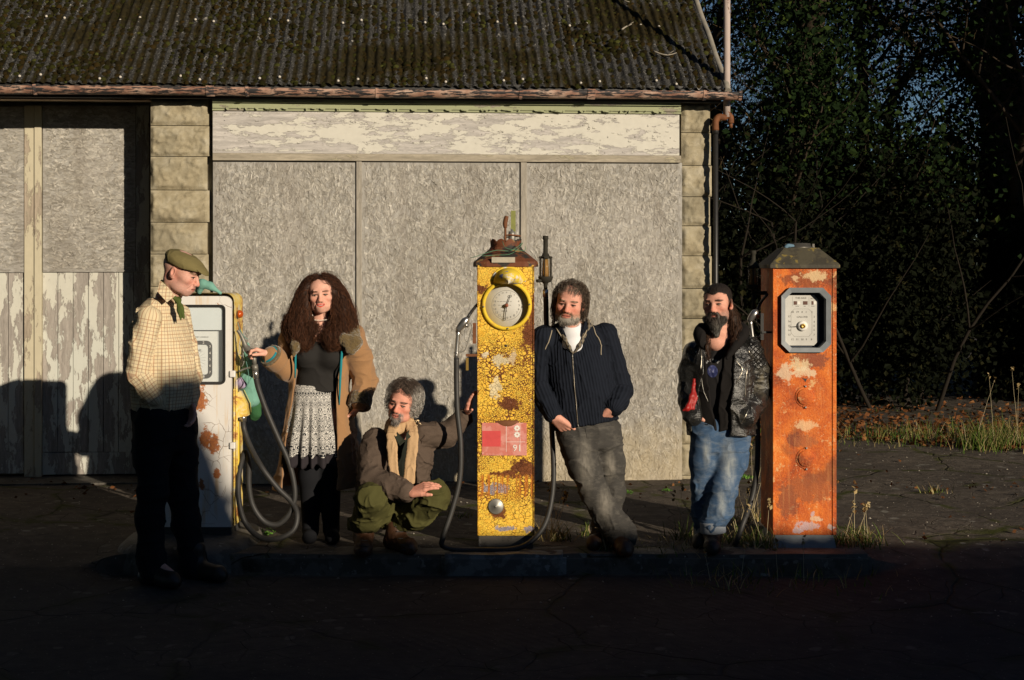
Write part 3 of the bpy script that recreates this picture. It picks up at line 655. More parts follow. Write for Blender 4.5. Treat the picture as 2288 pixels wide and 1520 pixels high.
# twigs fallen on the roof
for k, (px, py, px2, py2, bend) in enumerate(((1325, 4, 1405, 18, .03), (1458, 128, 1510, 132, -.05), (1388, 80, 1410, 68, .01))):
    def rp(px, py):
        s = .5
        for _ in range(30):
            y = YE + s * cp; u, z = B(px, py, y); s = (z - ZR) / sp
        return u, s
    (ua, sa_), (ub, sb) = rp(px, py), rp(px2, py2)
    P_ = [roof_pt(ua + (ub - ua) * t, sa_ + (sb - sa_) * t + bend * math.sin(t * math.pi), .055) for t in np.linspace(0, 1, 10)]
    Mg = Matrix.Translation((0, 11.03, 0)) @ Matrix.Rotation(TH, 4, 'Z')
    P_ = [np.array((Mg @ Vector(q))[:]) for q in P_]
    m = MB(); m.tube(P_, np.linspace(.008, .003, 10), 6)
    m.tube([P_[5], P_[5] + np.array((.05, -.02, .03))], [.004, .002], 5)
    t = m.build('twig', simple('twig_bark', (.30, .27, .22), .9, .1)); tag(t, ['long pale twig lying near the top edge of the mossy roof', 'curved thin twig lying low on the mossy roof near its right end', 'short pale twig on the mossy roof left of the curved twig'][k], 'twig', 'twigs fallen on the roof')
# ------------------------------------------------------------------ trees, hedge, grass
def m_leaf(name, a, b, c3=None):
    n = N(name, .8, .07); n.b.inputs['Subsurface Weight'].default_value = 0
    r = n.sep(n.attr())[0]; c = n.ramp(r, [(0.0, a), (.6, b), (1.0, c3 or b)])
    return n.out(c)
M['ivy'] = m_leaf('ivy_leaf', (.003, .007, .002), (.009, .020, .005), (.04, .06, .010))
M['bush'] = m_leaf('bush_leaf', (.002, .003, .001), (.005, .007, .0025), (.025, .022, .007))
M['brown_leaf'] = m_leaf('dry_leaf', (.05, .022, .008), (.14, .055, .02), (.26, .13, .05))
M['bark'] = simple('bark', (.045, .034, .024), .95, .1, 0, .45, 12, .8, .02)
M['darkbark'] = simple('dark_bark', (.022, .018, .014), .95, .1, 0, .4, 12, .6, .02)
M['twig'] = simple('bare_twig', (.11, .075, .038), .9, .1, 0, .35, 8, 0)
M['grass'] = m_leaf('grass_blade', (.04, .085, .012), (.10, .15, .028), (.30, .23, .10))
M['straw'] = m_leaf('straw', (.16, .11, .045), (.36, .27, .13), (.50, .42, .26))

def leaves_mb(m, P, size, rg, flat=0.0, fold=.25):
    """small folded leaf blades at points P"""
    n = len(P); A = rg.normal(size=(n, 3)); A[:, 2] *= (1 - flat); A /= np.linalg.norm(A, axis=1)[:, None]
    Bv = np.cross(A, rg.normal(size=(n, 3))); Bv /= np.linalg.norm(Bv, axis=1)[:, None]; Cv = np.cross(A, Bv)
    s = size * rg.uniform(.5, 1.35, n)[:, None]
    V = np.stack([P - A * s * .5, P + Bv * s * .38 + Cv * s * fold * .5, P + A * s * .6, P - Bv * s * .38 + Cv * s * fold * .5], 1).reshape(-1, 3)
    i = np.arange(n)[:, None] * 4; F = np.concatenate([i + np.array([0, 1, 2]), i + np.array([0, 2, 3])])
    c = np.repeat(np.clip(rg.beta(2, 3, n), 0, 1), 4)[:, None] * np.ones((1, 3))
    return m.add(V, F.tolist(), False, col=c)

def branches(p0, d0, L, r, depth, rg, out, up=.1, spread=.7, kids=3, wob=.25):
    n = 6; P = [np.array(p0, float)]; d = np.array(d0, float); d /= np.linalg.norm(d)
    for i in range(n):
        d = d + rg.normal(size=3) * wob / n * 2 + np.array((0, 0, up / n)); d /= np.linalg.norm(d); P.append(P[-1] + d * L / n)
    rr = np.linspace(r, r * (.45 if depth else .25), n + 1); out.append((np.array(P), rr, depth))
    if depth > 0:
        for k in range(kids):
            t = rg.uniform(.35, 1.0) if k else 1.0; i = min(n, int(t * n)); q = rg.normal(size=3); q -= d * q.dot(d); q /= np.linalg.norm(q)
            dd = d * (1 - spread * .5) + q * spread * rg.uniform(.5, 1.1)
            branches(P[i], dd, L * rg.uniform(.55, .8), rr[i] * .65, depth - 1, rg, out, up, spread, kids, wob)
    return out

def tree(name, label, x, y, h, r, seed, leafy=1.0, kind='ivy', rtr=.2, crown_lo=.15, nl=9000, lsz=.10, bare=0.0, group='trees of the dark wood'):
    rg = np.random.RandomState(seed); t = thing(name, label, 'tree', (x, y, 0), 0, group)
    br = []; P = np.array([(0, 0, -.3)] + [(rg.normal() * .05 * i, rg.normal() * .05 * i, h * .75 * i / 7) for i in range(1, 8)])
    m = MB(); m.tube(spline(P, 4), np.linspace(rtr * 1.25, rtr * .4, 29), 10)
    Pt = spline(P, 4); ends = []
    nb = int(9 + 6 * bare)
    for k in range(nb):
        i = int(rg.uniform(.22, 1.0) * 28); a = rg.uniform(0, 2 * math.pi)
        branches(Pt[i], (math.cos(a), math.sin(a), .55), r * rg.uniform(.55, .9), rtr * .32 * (1 - .5 * i / 28), 2, rg, br, .25, .8, 3)
    for q, rr, d in br:
        m.tube(q, np.maximum(rr, .006), 5 if d < 2 else 6, False)
        ends += [q[-1], q[-2], q[-3], q[3]]
    m.build('trunk', M['bark'], t)
    if bare > 0:
        m = MB(); E = np.array(ends); sel = rg.choice(len(E), int(330 * bare))
        for e in E[sel]:
            dv = e * np.array((1, 1, .3)) + rg.normal(size=3); tw = []
            branches(e, dv, rg.uniform(.5, 1.1), .008, 2, rg, tw, .05, .9, 3, .5)
            for q, rr, d in tw: m.tube(q, np.maximum(rr, .003), 3, False)
        m.build('twigs', M['twig'], t)
    if leafy > 0:
        E = np.array(ends); n = int(nl * leafy); m = MB()
        # clumps round the branch ends plus ivy up the trunk
        c = E[rg.randint(len(E), size=n)]; P1 = c + rg.normal(size=(n, 3)) * r * .14 * rg.choice([.5, 1, 1.5], n)[:, None]
        nt = int(n * .35); i = rg.randint(len(Pt), size=nt); a = rg.uniform(0, 2 * math.pi, nt); rd = rtr * .9 + np.abs(rg.normal(size=nt)) * (.16 + .1 * vnoise(Pt[i], 1.3, seed))
        P2 = Pt[i] + np.stack([np.cos(a) * rd, np.sin(a) * rd, rg.normal(size=nt) * .12], 1)
        P = np.concatenate([P1, P2]); P = P[P[:, 2] > h * crown_lo * rg.uniform(.2, 1, len(P))]
        leaves_mb(m, P, lsz, rg); m.build('crown', M[kind], t, col=True)
    return t

def shrub(name, label, x, y, rx, ry, h, seed, n=6000, lsz=.09, kind='bush', group='undergrowth of the wood', base=0.0, cat='bush', core=0.0):
    rg = np.random.RandomState(seed); t = thing(name, label, cat, (x, y, 0), 0, group)
    m = MB()
    for k in range(5):
        a = rg.uniform(0, 2 * math.pi); br = branches((rg.normal() * rx * .3, rg.normal() * ry * .3, -.1), (math.cos(a) * .35, math.sin(a) * .35, 1), h * .8, .03, 1, rg, [], .1, .8, 4)
        for q, rr, d in br: m.tube(q, np.maximum(rr, .004), 4, False)
    m.build('stems', M['darkbark'], t)
    d = rg.normal(size=(n, 3)); d /= np.linalg.norm(d, axis=1)[:, None]; q = rg.uniform(.1, 1.1, n) ** .6
    lump = 1 + .35 * fbm(d * 1.0, 2.2, 3, seed)
    P = d * (q * lump)[:, None] * np.array((rx, ry, h * .55)) + np.array((0, 0, h * .5)); P = P[P[:, 2] > base]
    leaves_mb(MB(), P, lsz, rg).build('foliage', M[kind], t, col=True) if False else None
    m = MB(); leaves_mb(m, P, lsz, rg); m.build('foliage', M[kind], t, col=True)
    return t
QUICK = 1.0
tl = ['ivy clad tree', 'bare twiggy tree']
tree('ivy_tree', 'thick ivy-clad trunk of the wood, right of the orange pump', 6.35, 18.5, 11, 2.6, 11, 1.0, 'ivy', .34, .05, 15000, .065)
tree('bare_tree', 'bare twiggy tree with brown branches against blue sky, above the orange pump', 4.6, 21.0, 10, 3.4, 12, .04, 'bush', .17, .5, 20000, .06, 1.6)
tree('ivy_tree', 'dark ivy-clad tree just right of the garage pipe, behind the orange pump', 3.3, 17.5, 9.5, 2.2, 13, 1.0, 'ivy', .2, .05, 15000, .07)
tree('bare_tree', 'slim bare tree leaning over the garage roof end, left of the orange pump', 3.0, 24.0, 11, 3.0, 14, .12, 'bush', .16, .3, 18000, .06, 1.2)
tree('ivy_tree', 'ivy-clad tree at the far right edge with leaves hanging low', 7.9, 20.5, 11, 2.6, 15, .9, 'ivy', .25, .05, 13000, .06)
tree('thin_tree', 'slender dark tree between the orange pump and the thick ivy trunk', 4.9, 19.2, 8, 1.8, 16, .06, 'bush', .12, .05, 18000, .06)
tree('thin_tree', 'slender tree in the far gap where pale sky shows low between trunks', 7.1, 27.0, 9, 2.4, 17, .5, 'bush', .13, .2, 18000, .06, .6)
tree('thin_tree', 'slender dark tree right beside the garage downpipe', 2.7, 20.0, 8, 1.6, 18, .4, 'bush', .13, .05, 18000, .06)
tree('bare_tree', 'bare far tree in the middle of the wood behind the leafy ones', 5.8, 29.0, 12, 3.6, 19, .08, 'bush', .16, .2, 16000, .06, 1.2)
bl = ['low dark bush behind the orange pump to its left', 'tall dark bush behind the orange pump', 'dark bush right of the orange pump', 'dark bush in the middle of the wood edge', 'dark bush under the thick ivy tree', 'dark bush at the far right edge', 'far bush seen under the bare trees', 'far bush filling the gap behind the thick ivy trunk', 'far bush beside the garage end']
for k, (x, y, rx, ry, h) in enumerate(((2.9, 16.8, .9, .8, 3.0), (3.9, 17.6, 1.0, .8, 3.6), (4.6, 17.0, 1.0, .8, 2.8), (5.3, 18.2, 1.0, .9, 3.4), (6.6, 17.6, 1.0, .8, 2.2), (7.6, 18.0, 1.0, .9, 3.2), (4.3, 23.0, 2.0, 1.2, 3.6), (8.2, 24.5, 1.9, 1.2, 3.8), (3.0, 23.0, 1.4, 1.2, 4.5))):
    shrub('bush', bl[k], x, y, rx, ry, h, 30 + k, 6500 if y > 20 else 11000, .075)
# the wood that goes on beyond the frame's right edge and keeps the sun off the trees in view
for k, (x, y, h) in enumerate(((9.6, 14.6, 8), (11.5, 13.4, 9), (13.6, 12.2, 9), (10.6, 17.0, 9), (15.8, 11.2, 9), (13.0, 15.8, 9))):
    tree('ivy_tree', '%s roadside tree beyond the right edge, counted from the garage' % ['first', 'second', 'third', 'fourth', 'fifth', 'sixth'][k], x, y, h, 2.2, 60 + k, 1.0, 'ivy', .25, .02, 9000, .26)
    
# unseen tall trees added behind and left of the camera to block sky light
for k, (x, y, h) in enumerate(((-1.0, -12, 14), (-6.5, -9, 14), (-12, -8, 15), (-13, -2, 14), (-11.5, 3.5, 13), (-10.5, 9, 12), (-7.5, 1.5, 13), (-7.0, 6.0, 12))):
    tree('sky_block_tree', '%s unseen tree added to block sky light, counted from the right' % ['first', 'second', 'third', 'fourth', 'fifth', 'sixth', 'seventh', 'eighth', 'ninth', 'tenth'][k], x, y, h, 4.2, 90 + k, 1.0, 'ivy', .3, .35, 5500, .75, group='unseen trees added to block sky light')
# unseen hedge added behind the camera: top and bump shaped to cast the foreground shadows
def hedge_top(x): return 3.04 + .05 * vnoise(np.stack([x, x * 0, x * 0], -1), 1.3, 3) + .03 * vnoise(np.stack([x, x * 0, x * 0], -1), 5, 8)
rg = np.random.RandomState(5); m = MB(); xs = np.linspace(-3, 22, 300); HY = -1.5
HB = dict(x=5.42, h=.80, w=.42)  # bump added to the hedge top to shade the flat-capped person's lower body
def top_at(x):
    return hedge_top(x) + HB['h'] * np.exp(-(np.abs(x - HB['x']) / HB['w']) ** 4)
ys_ = np.array([-.9, -.9, -.5, 0, 0.02]); zt = top_at(xs)
rows = [(HY - .9, 0 * zt - .15), (HY - .9, zt * .93), (HY - .45, zt * 1.0 - .01), (HY, zt), (HY + .02, zt * .5), (HY + .02, 0 * zt - .15)]
m.grid(np.stack([xs] * 6), np.stack([np.full(300, r[0]) for r in rows]), np.stack([r[1] for r in rows]), True, np.array((.05, .05, .05)))
n = 9000; x = rg.uniform(-3, 22, n); q = rg.rand(n); P = np.stack([x, np.where(q < .7, HY + .03 + rg.rand(n) * .06, HY - rg.rand(n) * .8), np.where(q < .7, rg.rand(n) * top_at(x), top_at(x) + rg.normal(size=n) * .02)], 1)
leaves_mb(m, P, .10, rg); tag(m.build('hedge', M['bush'], col=True), 'unseen hedge added behind the camera, its top shaped to cast shadows', 'hedge')

def blades(m, x, y, n, h, spread, rg, lean=.5, w=.004, curl=.6, z0=0.0, col=None):
    for k in range(n):
        a = rg.uniform(0, 2 * math.pi); L = h * rg.uniform(.35, 1.15); q = np.array((x + rg.normal() * spread, y + rg.normal() * spread, z0))
        d = np.array((math.cos(a) * lean * rg.rand(), math.sin(a) * lean * rg.rand(), 1.0)); d /= np.linalg.norm(d); sd = np.array((-math.sin(a + rg.normal() * .5), math.cos(a), 0)); P = []; S = 6
        for i in range(S + 1): P.append(q.copy()); q = q + d * L / S; d = d + np.array((math.cos(a), math.sin(a), -1.1)) * curl * rg.uniform(.3, 1) / S; d /= np.linalg.norm(d)
        P = np.array(P); ww = w * np.linspace(1, .15, S + 1)[:, None]; V = np.concatenate([P - sd * ww, P + sd * ww])
        F = [(i, i + 1, S + 2 + i, S + 1 + i) for i in range(S)]; c = rg.rand() if col is None else col
        m.add(V, F, False, col=np.array((c, c, c)))
    return m
def tuft(label, px, py, n, h, spread, seed, straw=0.3, lean=.6, stalks=0, z0=0.0):
    s = (py - 600.0) / CAMZ; Y = FPX / s; x = (px - 1144) / s; rg = np.random.RandomState(seed); t = thing('grass_tuft', label, 'grass', (x, Y, z0), 0, 'grass tufts along the kerb and yard')
    m = MB(); blades(m, 0, 0, int(n * (1 - straw)), h, spread, rg, lean); m.build('green_blades', M['grass'], t, col=True)
    m = MB(); blades(m, 0, 0, max(3, int(n * straw)), h * 1.1, spread * 1.1, rg, lean * 1.2, .0025, .9)
    for k in range(stalks):
        a = rg.uniform(-.35, .35); L = h * rg.uniform(1.6, 2.6); x0 = rg.normal() * spread * .6; P = np.array([(x0 + a * L * q, rg.normal() * .002, L * q - .15 * L * abs(a) * q * q) for q in np.linspace(0, 1, 7)]); m.tube(P, np.linspace(.0018, .0008, 7), 3, False)
        leaves_mb(m, P[-1] + rg.normal(size=(7, 3)) * np.array((.006, .006, .02)), .025, rg)
    m.build('dry_stalks', M['straw'], t, col=True); return t
tuft('brown and green grass tuft against the right foot of the yellow pump', 1245, 1208, 110, .14, .045, 1, .6, .9, 5)
tuft('tall thin stalks of dry grass in front of the crossed boots by the kerb', 1360, 1232, 26, .10, .04, 2, .7, .5, 7)
tuft('short green grass tuft in sun behind the grey jeans', 1310, 1197, 40, .09, .04, 3, .2, .8)
tuft('green grass tuft left of the blue jeans cuff', 1528, 1206, 70, .13, .06, 4, .3, .7, 2)
tuft('low mat of dry grass beside the blue jeans cuff', 1500, 1226, 120, .07, .12, 5, .8, 1.2)
tuft('grass tuft under the black hose of the orange pump', 1655, 1215, 120, .17, .07, 6, .4, .8, 4)
tuft('dark wiry grass tuft between blue jeans and hose', 1672, 1165, 70, .22, .05, 7, .85, .6, 5)
tuft('grass tuft at the left foot of the orange pump', 1712, 1226, 80, .15, .05, 8, .5, .8, 2)
tuft('large grass tuft right of the orange pump with tall stalks', 1915, 1215, 230, .13, .085, 9, .35, .9, 5)
tuft('tiny grass tuft in the crack of the sunlit yard', 2088, 1102, 40, .09, .05, 10, .4, .9)
tuft('big tall clump of grass before the dark wood at right', 2200, 1003, 460, .28, .13, 11, .2, .6, 2)
tuft('tall clump of dry grass cut by the right edge', 2275, 992, 300, .28, .16, 12, .4, .7, 3)
tuft('small grass tuft near the wood right of the orange pump', 2010, 985, 160, .16, .25, 13, .3, .6)
tuft('scatter of grass further right near the wood', 2075, 978, 180, .2, .3, 14, .3, .6)
tuft('low grass at the wood edge beside the orange pump', 1925, 975, 160, .10, .35, 15, .3, .6)
tuft('small green tuft between squatting man and yellow pump', 1032, 1155, 26, .05, .04, 16, .2, 1.0)
tuft('grass sprig in shadow by the wall behind the grey jeans', 1395, 1190, 22, .05, .04, 17, .2, 1.0)
tuft('low shaded grass in front of the kerb below the blue jeans', 1640, 1262, 120, .10, .18, 18, .4, 1.0, 2, -.09)
tuft('low shaded weeds in front of the kerb at the far right', 1840, 1262, 90, .09, .2, 19, .4, 1.0, 2, -.09)
# leafy weeds
for k, (px, py, r, lb) in enumerate(((1652, 1072, .07, 'bright green leafy weed behind the blue jeans'), (597, 1198, .045, 'small green weed inside the loop of hose'), (1405, 1105, .03, 'tiny green weed by the wall foot'), (1490, 1100, .03, 'tiny weed in the sunlit yard by the blue jeans'))):
    s = (py - 600.0) / CAMZ; t = thing('weed', lb, 'weed', ((px - 1144) / s, FPX / s, 0)); rg = np.random.RandomState(80 + k)
    m = MB(); P = rg.normal(size=(90, 3)) * np.array((r * .55, r * .55, r * .3)); P[:, 2] = np.abs(P[:, 2]) + .01; leaves_mb(m, P, r * .32, rg); m.build('leaves', m_leaf('weed_leaf', (.06, .14, .02), (.12, .26, .04)) if k == 0 else bpy.data.materials['weed_leaf'], t, col=True)
# litter of fallen leaves and gravel
rg = np.random.RandomState(9); m = MB(); n = 5200
x = rg.uniform(1.6, 9, n); y = 13.2 + np.abs(rg.normal(size=n)) * 2.2 + .8 * vnoise(np.stack([x, x * 0, x * 0], -1), 1.2, 4)
P = np.stack([x, y, .012 + rg.rand(n) * .03], 1); leaves_mb(m, P, .055, rg, .75)
n = 420; x = rg.uniform(-4.2, 6, n); y = rg.uniform(8.4, 14, n); y = np.where(rg.rand(n) < .4, 10.7 + rg.normal(size=n) * .15, y); P = np.stack([x, y, 0 * x + .012], 1); P = P[(x > .3) | (x < -4) | (y > 9.5)]; leaves_mb(m, P, .035, rg, .8)
tag(m.build('leaf_litter', M['brown_leaf'], col=True), 'brown fallen leaves strewn under the wood and over the yard', 'leaves', kind='stuff')
m = MB(); n = 1500; x = rg.uniform(-4.5, 6.5, n); y = rg.uniform(7.0, 14.0, n); r = .003 + .006 * rg.rand(n) ** 3
for xx, yy, rr in zip(x, y, r):
    z = float(ground_h(np.array(xx), np.array(yy)))
    V = np.array([(1, 0, 0), (0, 1, 0), (-1, 0, 0), (0, -1, 0), (0, 0, .8), (.5, .5, -.5)]) * rr * rg.uniform(.7, 1.4, (6, 3)); m.add(V + (xx, yy, z + rr * .3), [(0, 1, 4), (1, 2, 4), (2, 3, 4), (3, 0, 4)])
tag(m.build('gravel', simple('pale_grit', (.32, .29, .24), .9, .1, 0, .5, 9)), 'pale grit and pebbles scattered on the concrete yard', 'gravel', kind='stuff')
m = MB(); n = 1300; x = rg.uniform(1.7, 7.5, n); y = 13.0 + np.abs(rg.normal(size=n)) * 1.0 + .6 * vnoise(np.stack([x, x * 0, x * 0], -1), 1.0, 14)
for xx, yy in zip(x, y): blades(m, xx, yy, 1, .07, .0, rg, .8, .003)
tag(m.build('rough_grass', M['grass'], col=True), 'short rough grass growing along the edge of the wood', 'grass', kind='stuff')
# ------------------------------------------------------------------ fuel pumps
def chamfer_rect(x0, x1, z0, z1, c, n=1):
    return [(x0 + c, z0), (x1 - c, z0), (x1, z0 + c), (x1, z1 - c), (x1 - c, z1), (x0 + c, z1), (x0, z1 - c), (x0, z0 + c)]
def round_rect(x0, x1, z0, z1, r, n=6):
    o = []
    for cx, cz, a0 in ((x1 - r, z0 + r, -90), (x1 - r, z1 - r, 0), (x0 + r, z1 - r, 90), (x0 + r, z0 + r, 180)):
        for k in range(n + 1): a = R(a0 + 90 * k / n); o.append((cx + r * math.cos(a), cz + r * math.sin(a)))
    return o
def frame_mb(m, outer, inner, y0, y1, y_in=None):
    """ring between two outlines of the same count; front at y0, back at y1"""
    o, i = np.array(outer), np.array(inner); n = len(o); yi = y0 if y_in is None else y_in
    V = np.concatenate([np.stack([o[:, 0], np.full(n, y1), o[:, 1]], 1), np.stack([o[:, 0], np.full(n, y0), o[:, 1]], 1), np.stack([i[:, 0], np.full(n, yi), i[:, 1]], 1), np.stack([i[:, 0], np.full(n, y1), i[:, 1]], 1)])
    F = [(k * n + j, k * n + (j + 1) % n, (k + 1) * n + (j + 1) % n, (k + 1) * n + j) for k in range(3) for j in range(n)]
    return m.add(V, F)
def poly(m, outline, y, front=True):
    o = np.array(outline); return m.add(np.stack([o[:, 0], np.full(len(o), y), o[:, 1]], 1), [tuple(range(len(o)))])
def shell_with_hole(m, w, d, z0, z1, hole, bev=.008):
    """pump body: sides, top, back and a front plate at y=0 with an opening cut into it"""
    x = w / 2
    out = np.array([(-x + bev, z0), (x - bev, z0), (x - bev, z1), (-x + bev, z1)])
    # front plate with opening: triangulate through bmesh
    b = bmesh.new(); vo = [b.verts.new((p[0], 0, p[1])) for p in out]; vi = [b.verts.new((p[0], 0, p[1])) for p in hole]
    e = [b.edges.new((vo[i], vo[(i + 1) % 4])) for i in range(4)] + [b.edges.new((vi[i], vi[(i + 1) % len(vi)])) for i in range(len(vi))]
    bmesh.ops.triangle_fill(b, use_beauty=True, edges=e); m.bm(b)
    b = MB(); V = []
    ring = [(-x + bev, 0), (-x + bev * .3, bev * .3), (-x, bev), (-x, d), (x, d), (x, bev), (x - bev * .3, bev * .3), (x - bev, 0)]
    V = [(a, y, z) for z in (z0, z1) for a, y in ring]; n = len(ring)
    F = [(i, i + 1, n + i + 1, n + i) for i in range(n - 1)] + [tuple(range(n, 2 * n))]
    m.add(V, F); return m
def nozzle_mb(m, P0, ang, s=1.0, flip=1):
    """cast nozzle body + grip tube; P0 elbow, grip runs down, spout up along ang"""
    return m

# ---- yellow pump
yp = thing('fuel_pump', 'tall yellow fuel pump with crackled rusty paint and round white dial', 'fuel pump', (-.037, 8.36, 0), R(-2.5), 'old fuel pumps on the kerb')
S3 = 383.0
def Yl(px, py): return (px - 1130) / S3, 1.64 - (py - 600) / S3
DCX, DCZ = .006, 1.424
hole = [(DCX + .125 * math.cos(a), DCZ + .125 * math.sin(a)) for a in np.linspace(0, 2 * math.pi, 41)[:-1]]
m = MB(); shell_with_hole(m, .334, .36, .08, 1.66, hole); ybody = m.build('body', M['yellow'], yp)
m = MB()
m.tube([(-.163, -.002, .085), (-.163, -.002, 1.655)], .004, 6); m.tube([(.163, -.002, .085), (.163, -.002, 1.655)], .004, 6); m.build('edge_strip', M['yellow'], ybody)
m = MB(); m.lohi((-.16, .01, 0), (.16, .35, .08), .006); m.build('plinth', M['concrete'], yp)
def cap_mb(m, prof, cx=0, cy=.18, n=4, sq=1.0, depth=1.0):
    V = []; ang = [R(45 + 90 * k) for k in range(4)]
    for r, z in prof: V += [(cx + r * math.cos(a) * math.sqrt(2), cy + r * depth * math.sin(a) * math.sqrt(2), z) for a in ang]
    k = len(prof); F = [(i * 4 + j, i * 4 + (j + 1) % 4, (i + 1) * 4 + (j + 1) % 4, (i + 1) * 4 + j) for i in range(k - 1) for j in range(4)] + [(3, 2, 1, 0), tuple((k - 1) * 4 + j for j in range(4))]
    return m.add(V, F)
m = MB(); V = []; prof = [(.172, 1.648), (.192, 1.650), (.193, 1.668), (.188, 1.680), (.150, 1.712), (.118, 1.738), (.098, 1.756), (.094, 1.766)]; n = 24
for r, z in prof:
    k = 7 if r > .16 else (4 if r > .12 else 2.4)
    for a in np.linspace(0, 2 * math.pi, n, endpoint=False) + math.pi / 4:
        q = (abs(math.cos(a)) ** k + abs(math.sin(a)) ** k) ** (-1 / k); V.append((r * q * math.cos(a), .18 + r * q * math.sin(a), z))
F = [(i * n + j, i * n + (j + 1) % n, (i + 1) * n + (j + 1) % n, (i + 1) * n + j) for i in range(len(prof) - 1) for j in range(n)] + [tuple(range(n))[::-1], tuple((len(prof) - 1) * n + j for j in range(n))]
m.add(V, F); ycap = m.build('cap', M['ycap'], yp)
m = MB(); n = 96; a = np.linspace(0, 2 * math.pi, n, endpoint=False); sc = 1.795 + .020 * np.abs(np.cos(a * 5)) ** .7
V = np.concatenate([np.stack([r * np.cos(a), .18 + r * np.sin(a), z], 1) for r, z in ((.090, a * 0 + 1.752), (.094, sc), (.090, sc), (.086, a * 0 + 1.752))])
m.add(V, [(i * n + j, i * n + (j + 1) % n, (i + 1) * n + (j + 1) % n, (i + 1) * n + j) for i in range(3) for j in range(n)]); m.build('crown_ring', M['ycap'], ycap)
x0, z0 = Yl(1099, 587); x1, z1 = Yl(1151, 575); m = MB(); m.lohi((x0, -.022, z0), (x1, -.016, z1)); m.build('name_strip', simple('bare_strip', (.42, .38, .30), .5, .4, 0, .3), ycap)
lx, _ = Yl(1129, 0); m = MB(); m.tube([(lx, .12, 1.74), (lx, .12, 1.885)], .007, 8); m.tube(spline([(lx, .12, 1.88), (lx - .001, .12, 1.91), (lx + .008, .12, 1.95)], 4), [.010, .012, .013, .014, .014, .014, .014, .013, .012][:9], 8); m.build('lever', M['rustbare'], ycap)
lx, _ = Yl(1144, 0); m = MB(); m.lathe([(.022, 1.745), (.022, 1.84), (.019, 1.858), (.008, 1.862), (.006, 1.872), (0, 1.874)], (lx, .14, 0), 14); m.build('valve_body', M['alu'], ycap)
m = MB(); m.tube(spline([(lx - .045, .12, 1.835), (lx, .11, 1.838), (lx + .05, .14, 1.832)], 5), .005, 6); m.tube(spline([(lx - .045, .16, 1.825), (lx, .17, 1.828), (lx + .05, .14, 1.832)], 5), .005, 6); m.build('valve_clip', M['rustbare'], ycap)
m = MB(); lx2, _ = Yl(1147, 0); m.lohi((lx2 - .014, .195, 1.76), (lx2 + .014, .203, 1.985)); m.build('gauge_strip', M['strip'], ycap)
m = MB(); q = spline([(-.21, -.01, 1.70), (-.17, -.03, 1.71), (-.06, -.01, 1.745), (.02, .02, 1.742), (.06, .03, 1.76), (.10, .05, 1.79), (.07, .06, 1.752), (.02, .0, 1.722), (-.05, -.01, 1.718), (-.14, -.02, 1.712)], 6); m.tube(q, .0018, 5); m.tube(spline([(-.02, .06, 1.80), (.0, .0, 1.76), (.06, .0, 1.748), (.11, .05, 1.745), (.115, .06, 1.77)], 5), .0018, 5); m.build('green_string', simple('green_twine', (.10, .22, .13), .8, .1), ycap)
# dial
m = MB(); m.lathe([(.125, -.03), (.125, .014), (.129, .021), (.140, .020), (.1465, .012), (.148, -.0)], (DCX, 0, DCZ), 48, 'Y', caps=False); yr = m.build('dial_rim', m_cap('rim_yellow', (.72, .50, .03), (.60, .36, .05), (.50, .42, .34), .58), yp)
m = MB(); m.lathe([(.128, -.034), (.128, -.030), (0, -.030)], (DCX, 0, DCZ), 48, 'Y'); yd = m.build('dial_face', M['dial'], yp)
m = MB(); m.lathe([(.0865, -.0295), (.0875, -.0292), (.0885, -.0295)], (DCX, 0, DCZ), 48, 'Y', caps=False)
YF = .0292
for k in range(20):
    a = R(k * 18); 
    if k in (0, 1, 2, 3, 17, 18, 19): text_mb(m, str(k), .011, (DCX + .075 * math.sin(a), YF, DCZ + .075 * math.cos(a)))
    else: text_mb(m, str(k), .019, (DCX + .074 * math.sin(a), YF, DCZ + .074 * math.cos(a)))
for dz, w_, t in ((.022, .086, 22), (.0, .076, 16), (-.018, .024, 6), (-.034, .034, 5)):
    for i in range(t):
        if i % 5 == 3 or (dz == 0 and 5 < i < 10): continue
        xx = DCX - w_ / 2 + w_ * i / t; hh = .0018 if dz != -.034 else .004; m.lohi((xx - .012, YF, DCZ + dz - hh), (xx - .012 + w_ / t * .6, YF + .0006, DCZ + dz + hh))
m.build('dial_numerals', M['inkfaint'], yd)
m = MB()
def hand(m, a, L, w, y, ring=True):
    d = np.array((math.sin(a), 0, math.cos(a))); c = np.array((DCX, y, DCZ)); m.tube([c, c + d * L], [w, w * .6], 6)
    if ring: q = c + d * (L + .006); m.tube([q + .006 * np.array((math.cos(t), 0, math.sin(t))) for t in np.linspace(0, 2 * math.pi, 13)], .0018, 5, False)
hand(m, R(22), .052, .0028, .018); hand(m, R(188), .076, .0032, .016); hand(m, R(247), .030, .0024, .02, False); m.build('dial_hands', M['ink'], yd)
m = MB(); m.lathe([(.0, .010), (.008, .008), (.011, 0), (.011, -.02)], (DCX, .008, DCZ), 14, 'Y'); m.build('dial_boss', simple('red_boss', (.28, .09, .05), .5, .4), yd)
m = MB()
for k in (0, 90, 180, 270): a = R(k + 3); m.lathe([(.005, .0), (.004, .003), (0, .004)], (DCX + .134 * math.cos(a), -.027, DCZ + .134 * math.sin(a)), 8, 'Y')
m.build('rim_screws', M['alu'], yr)
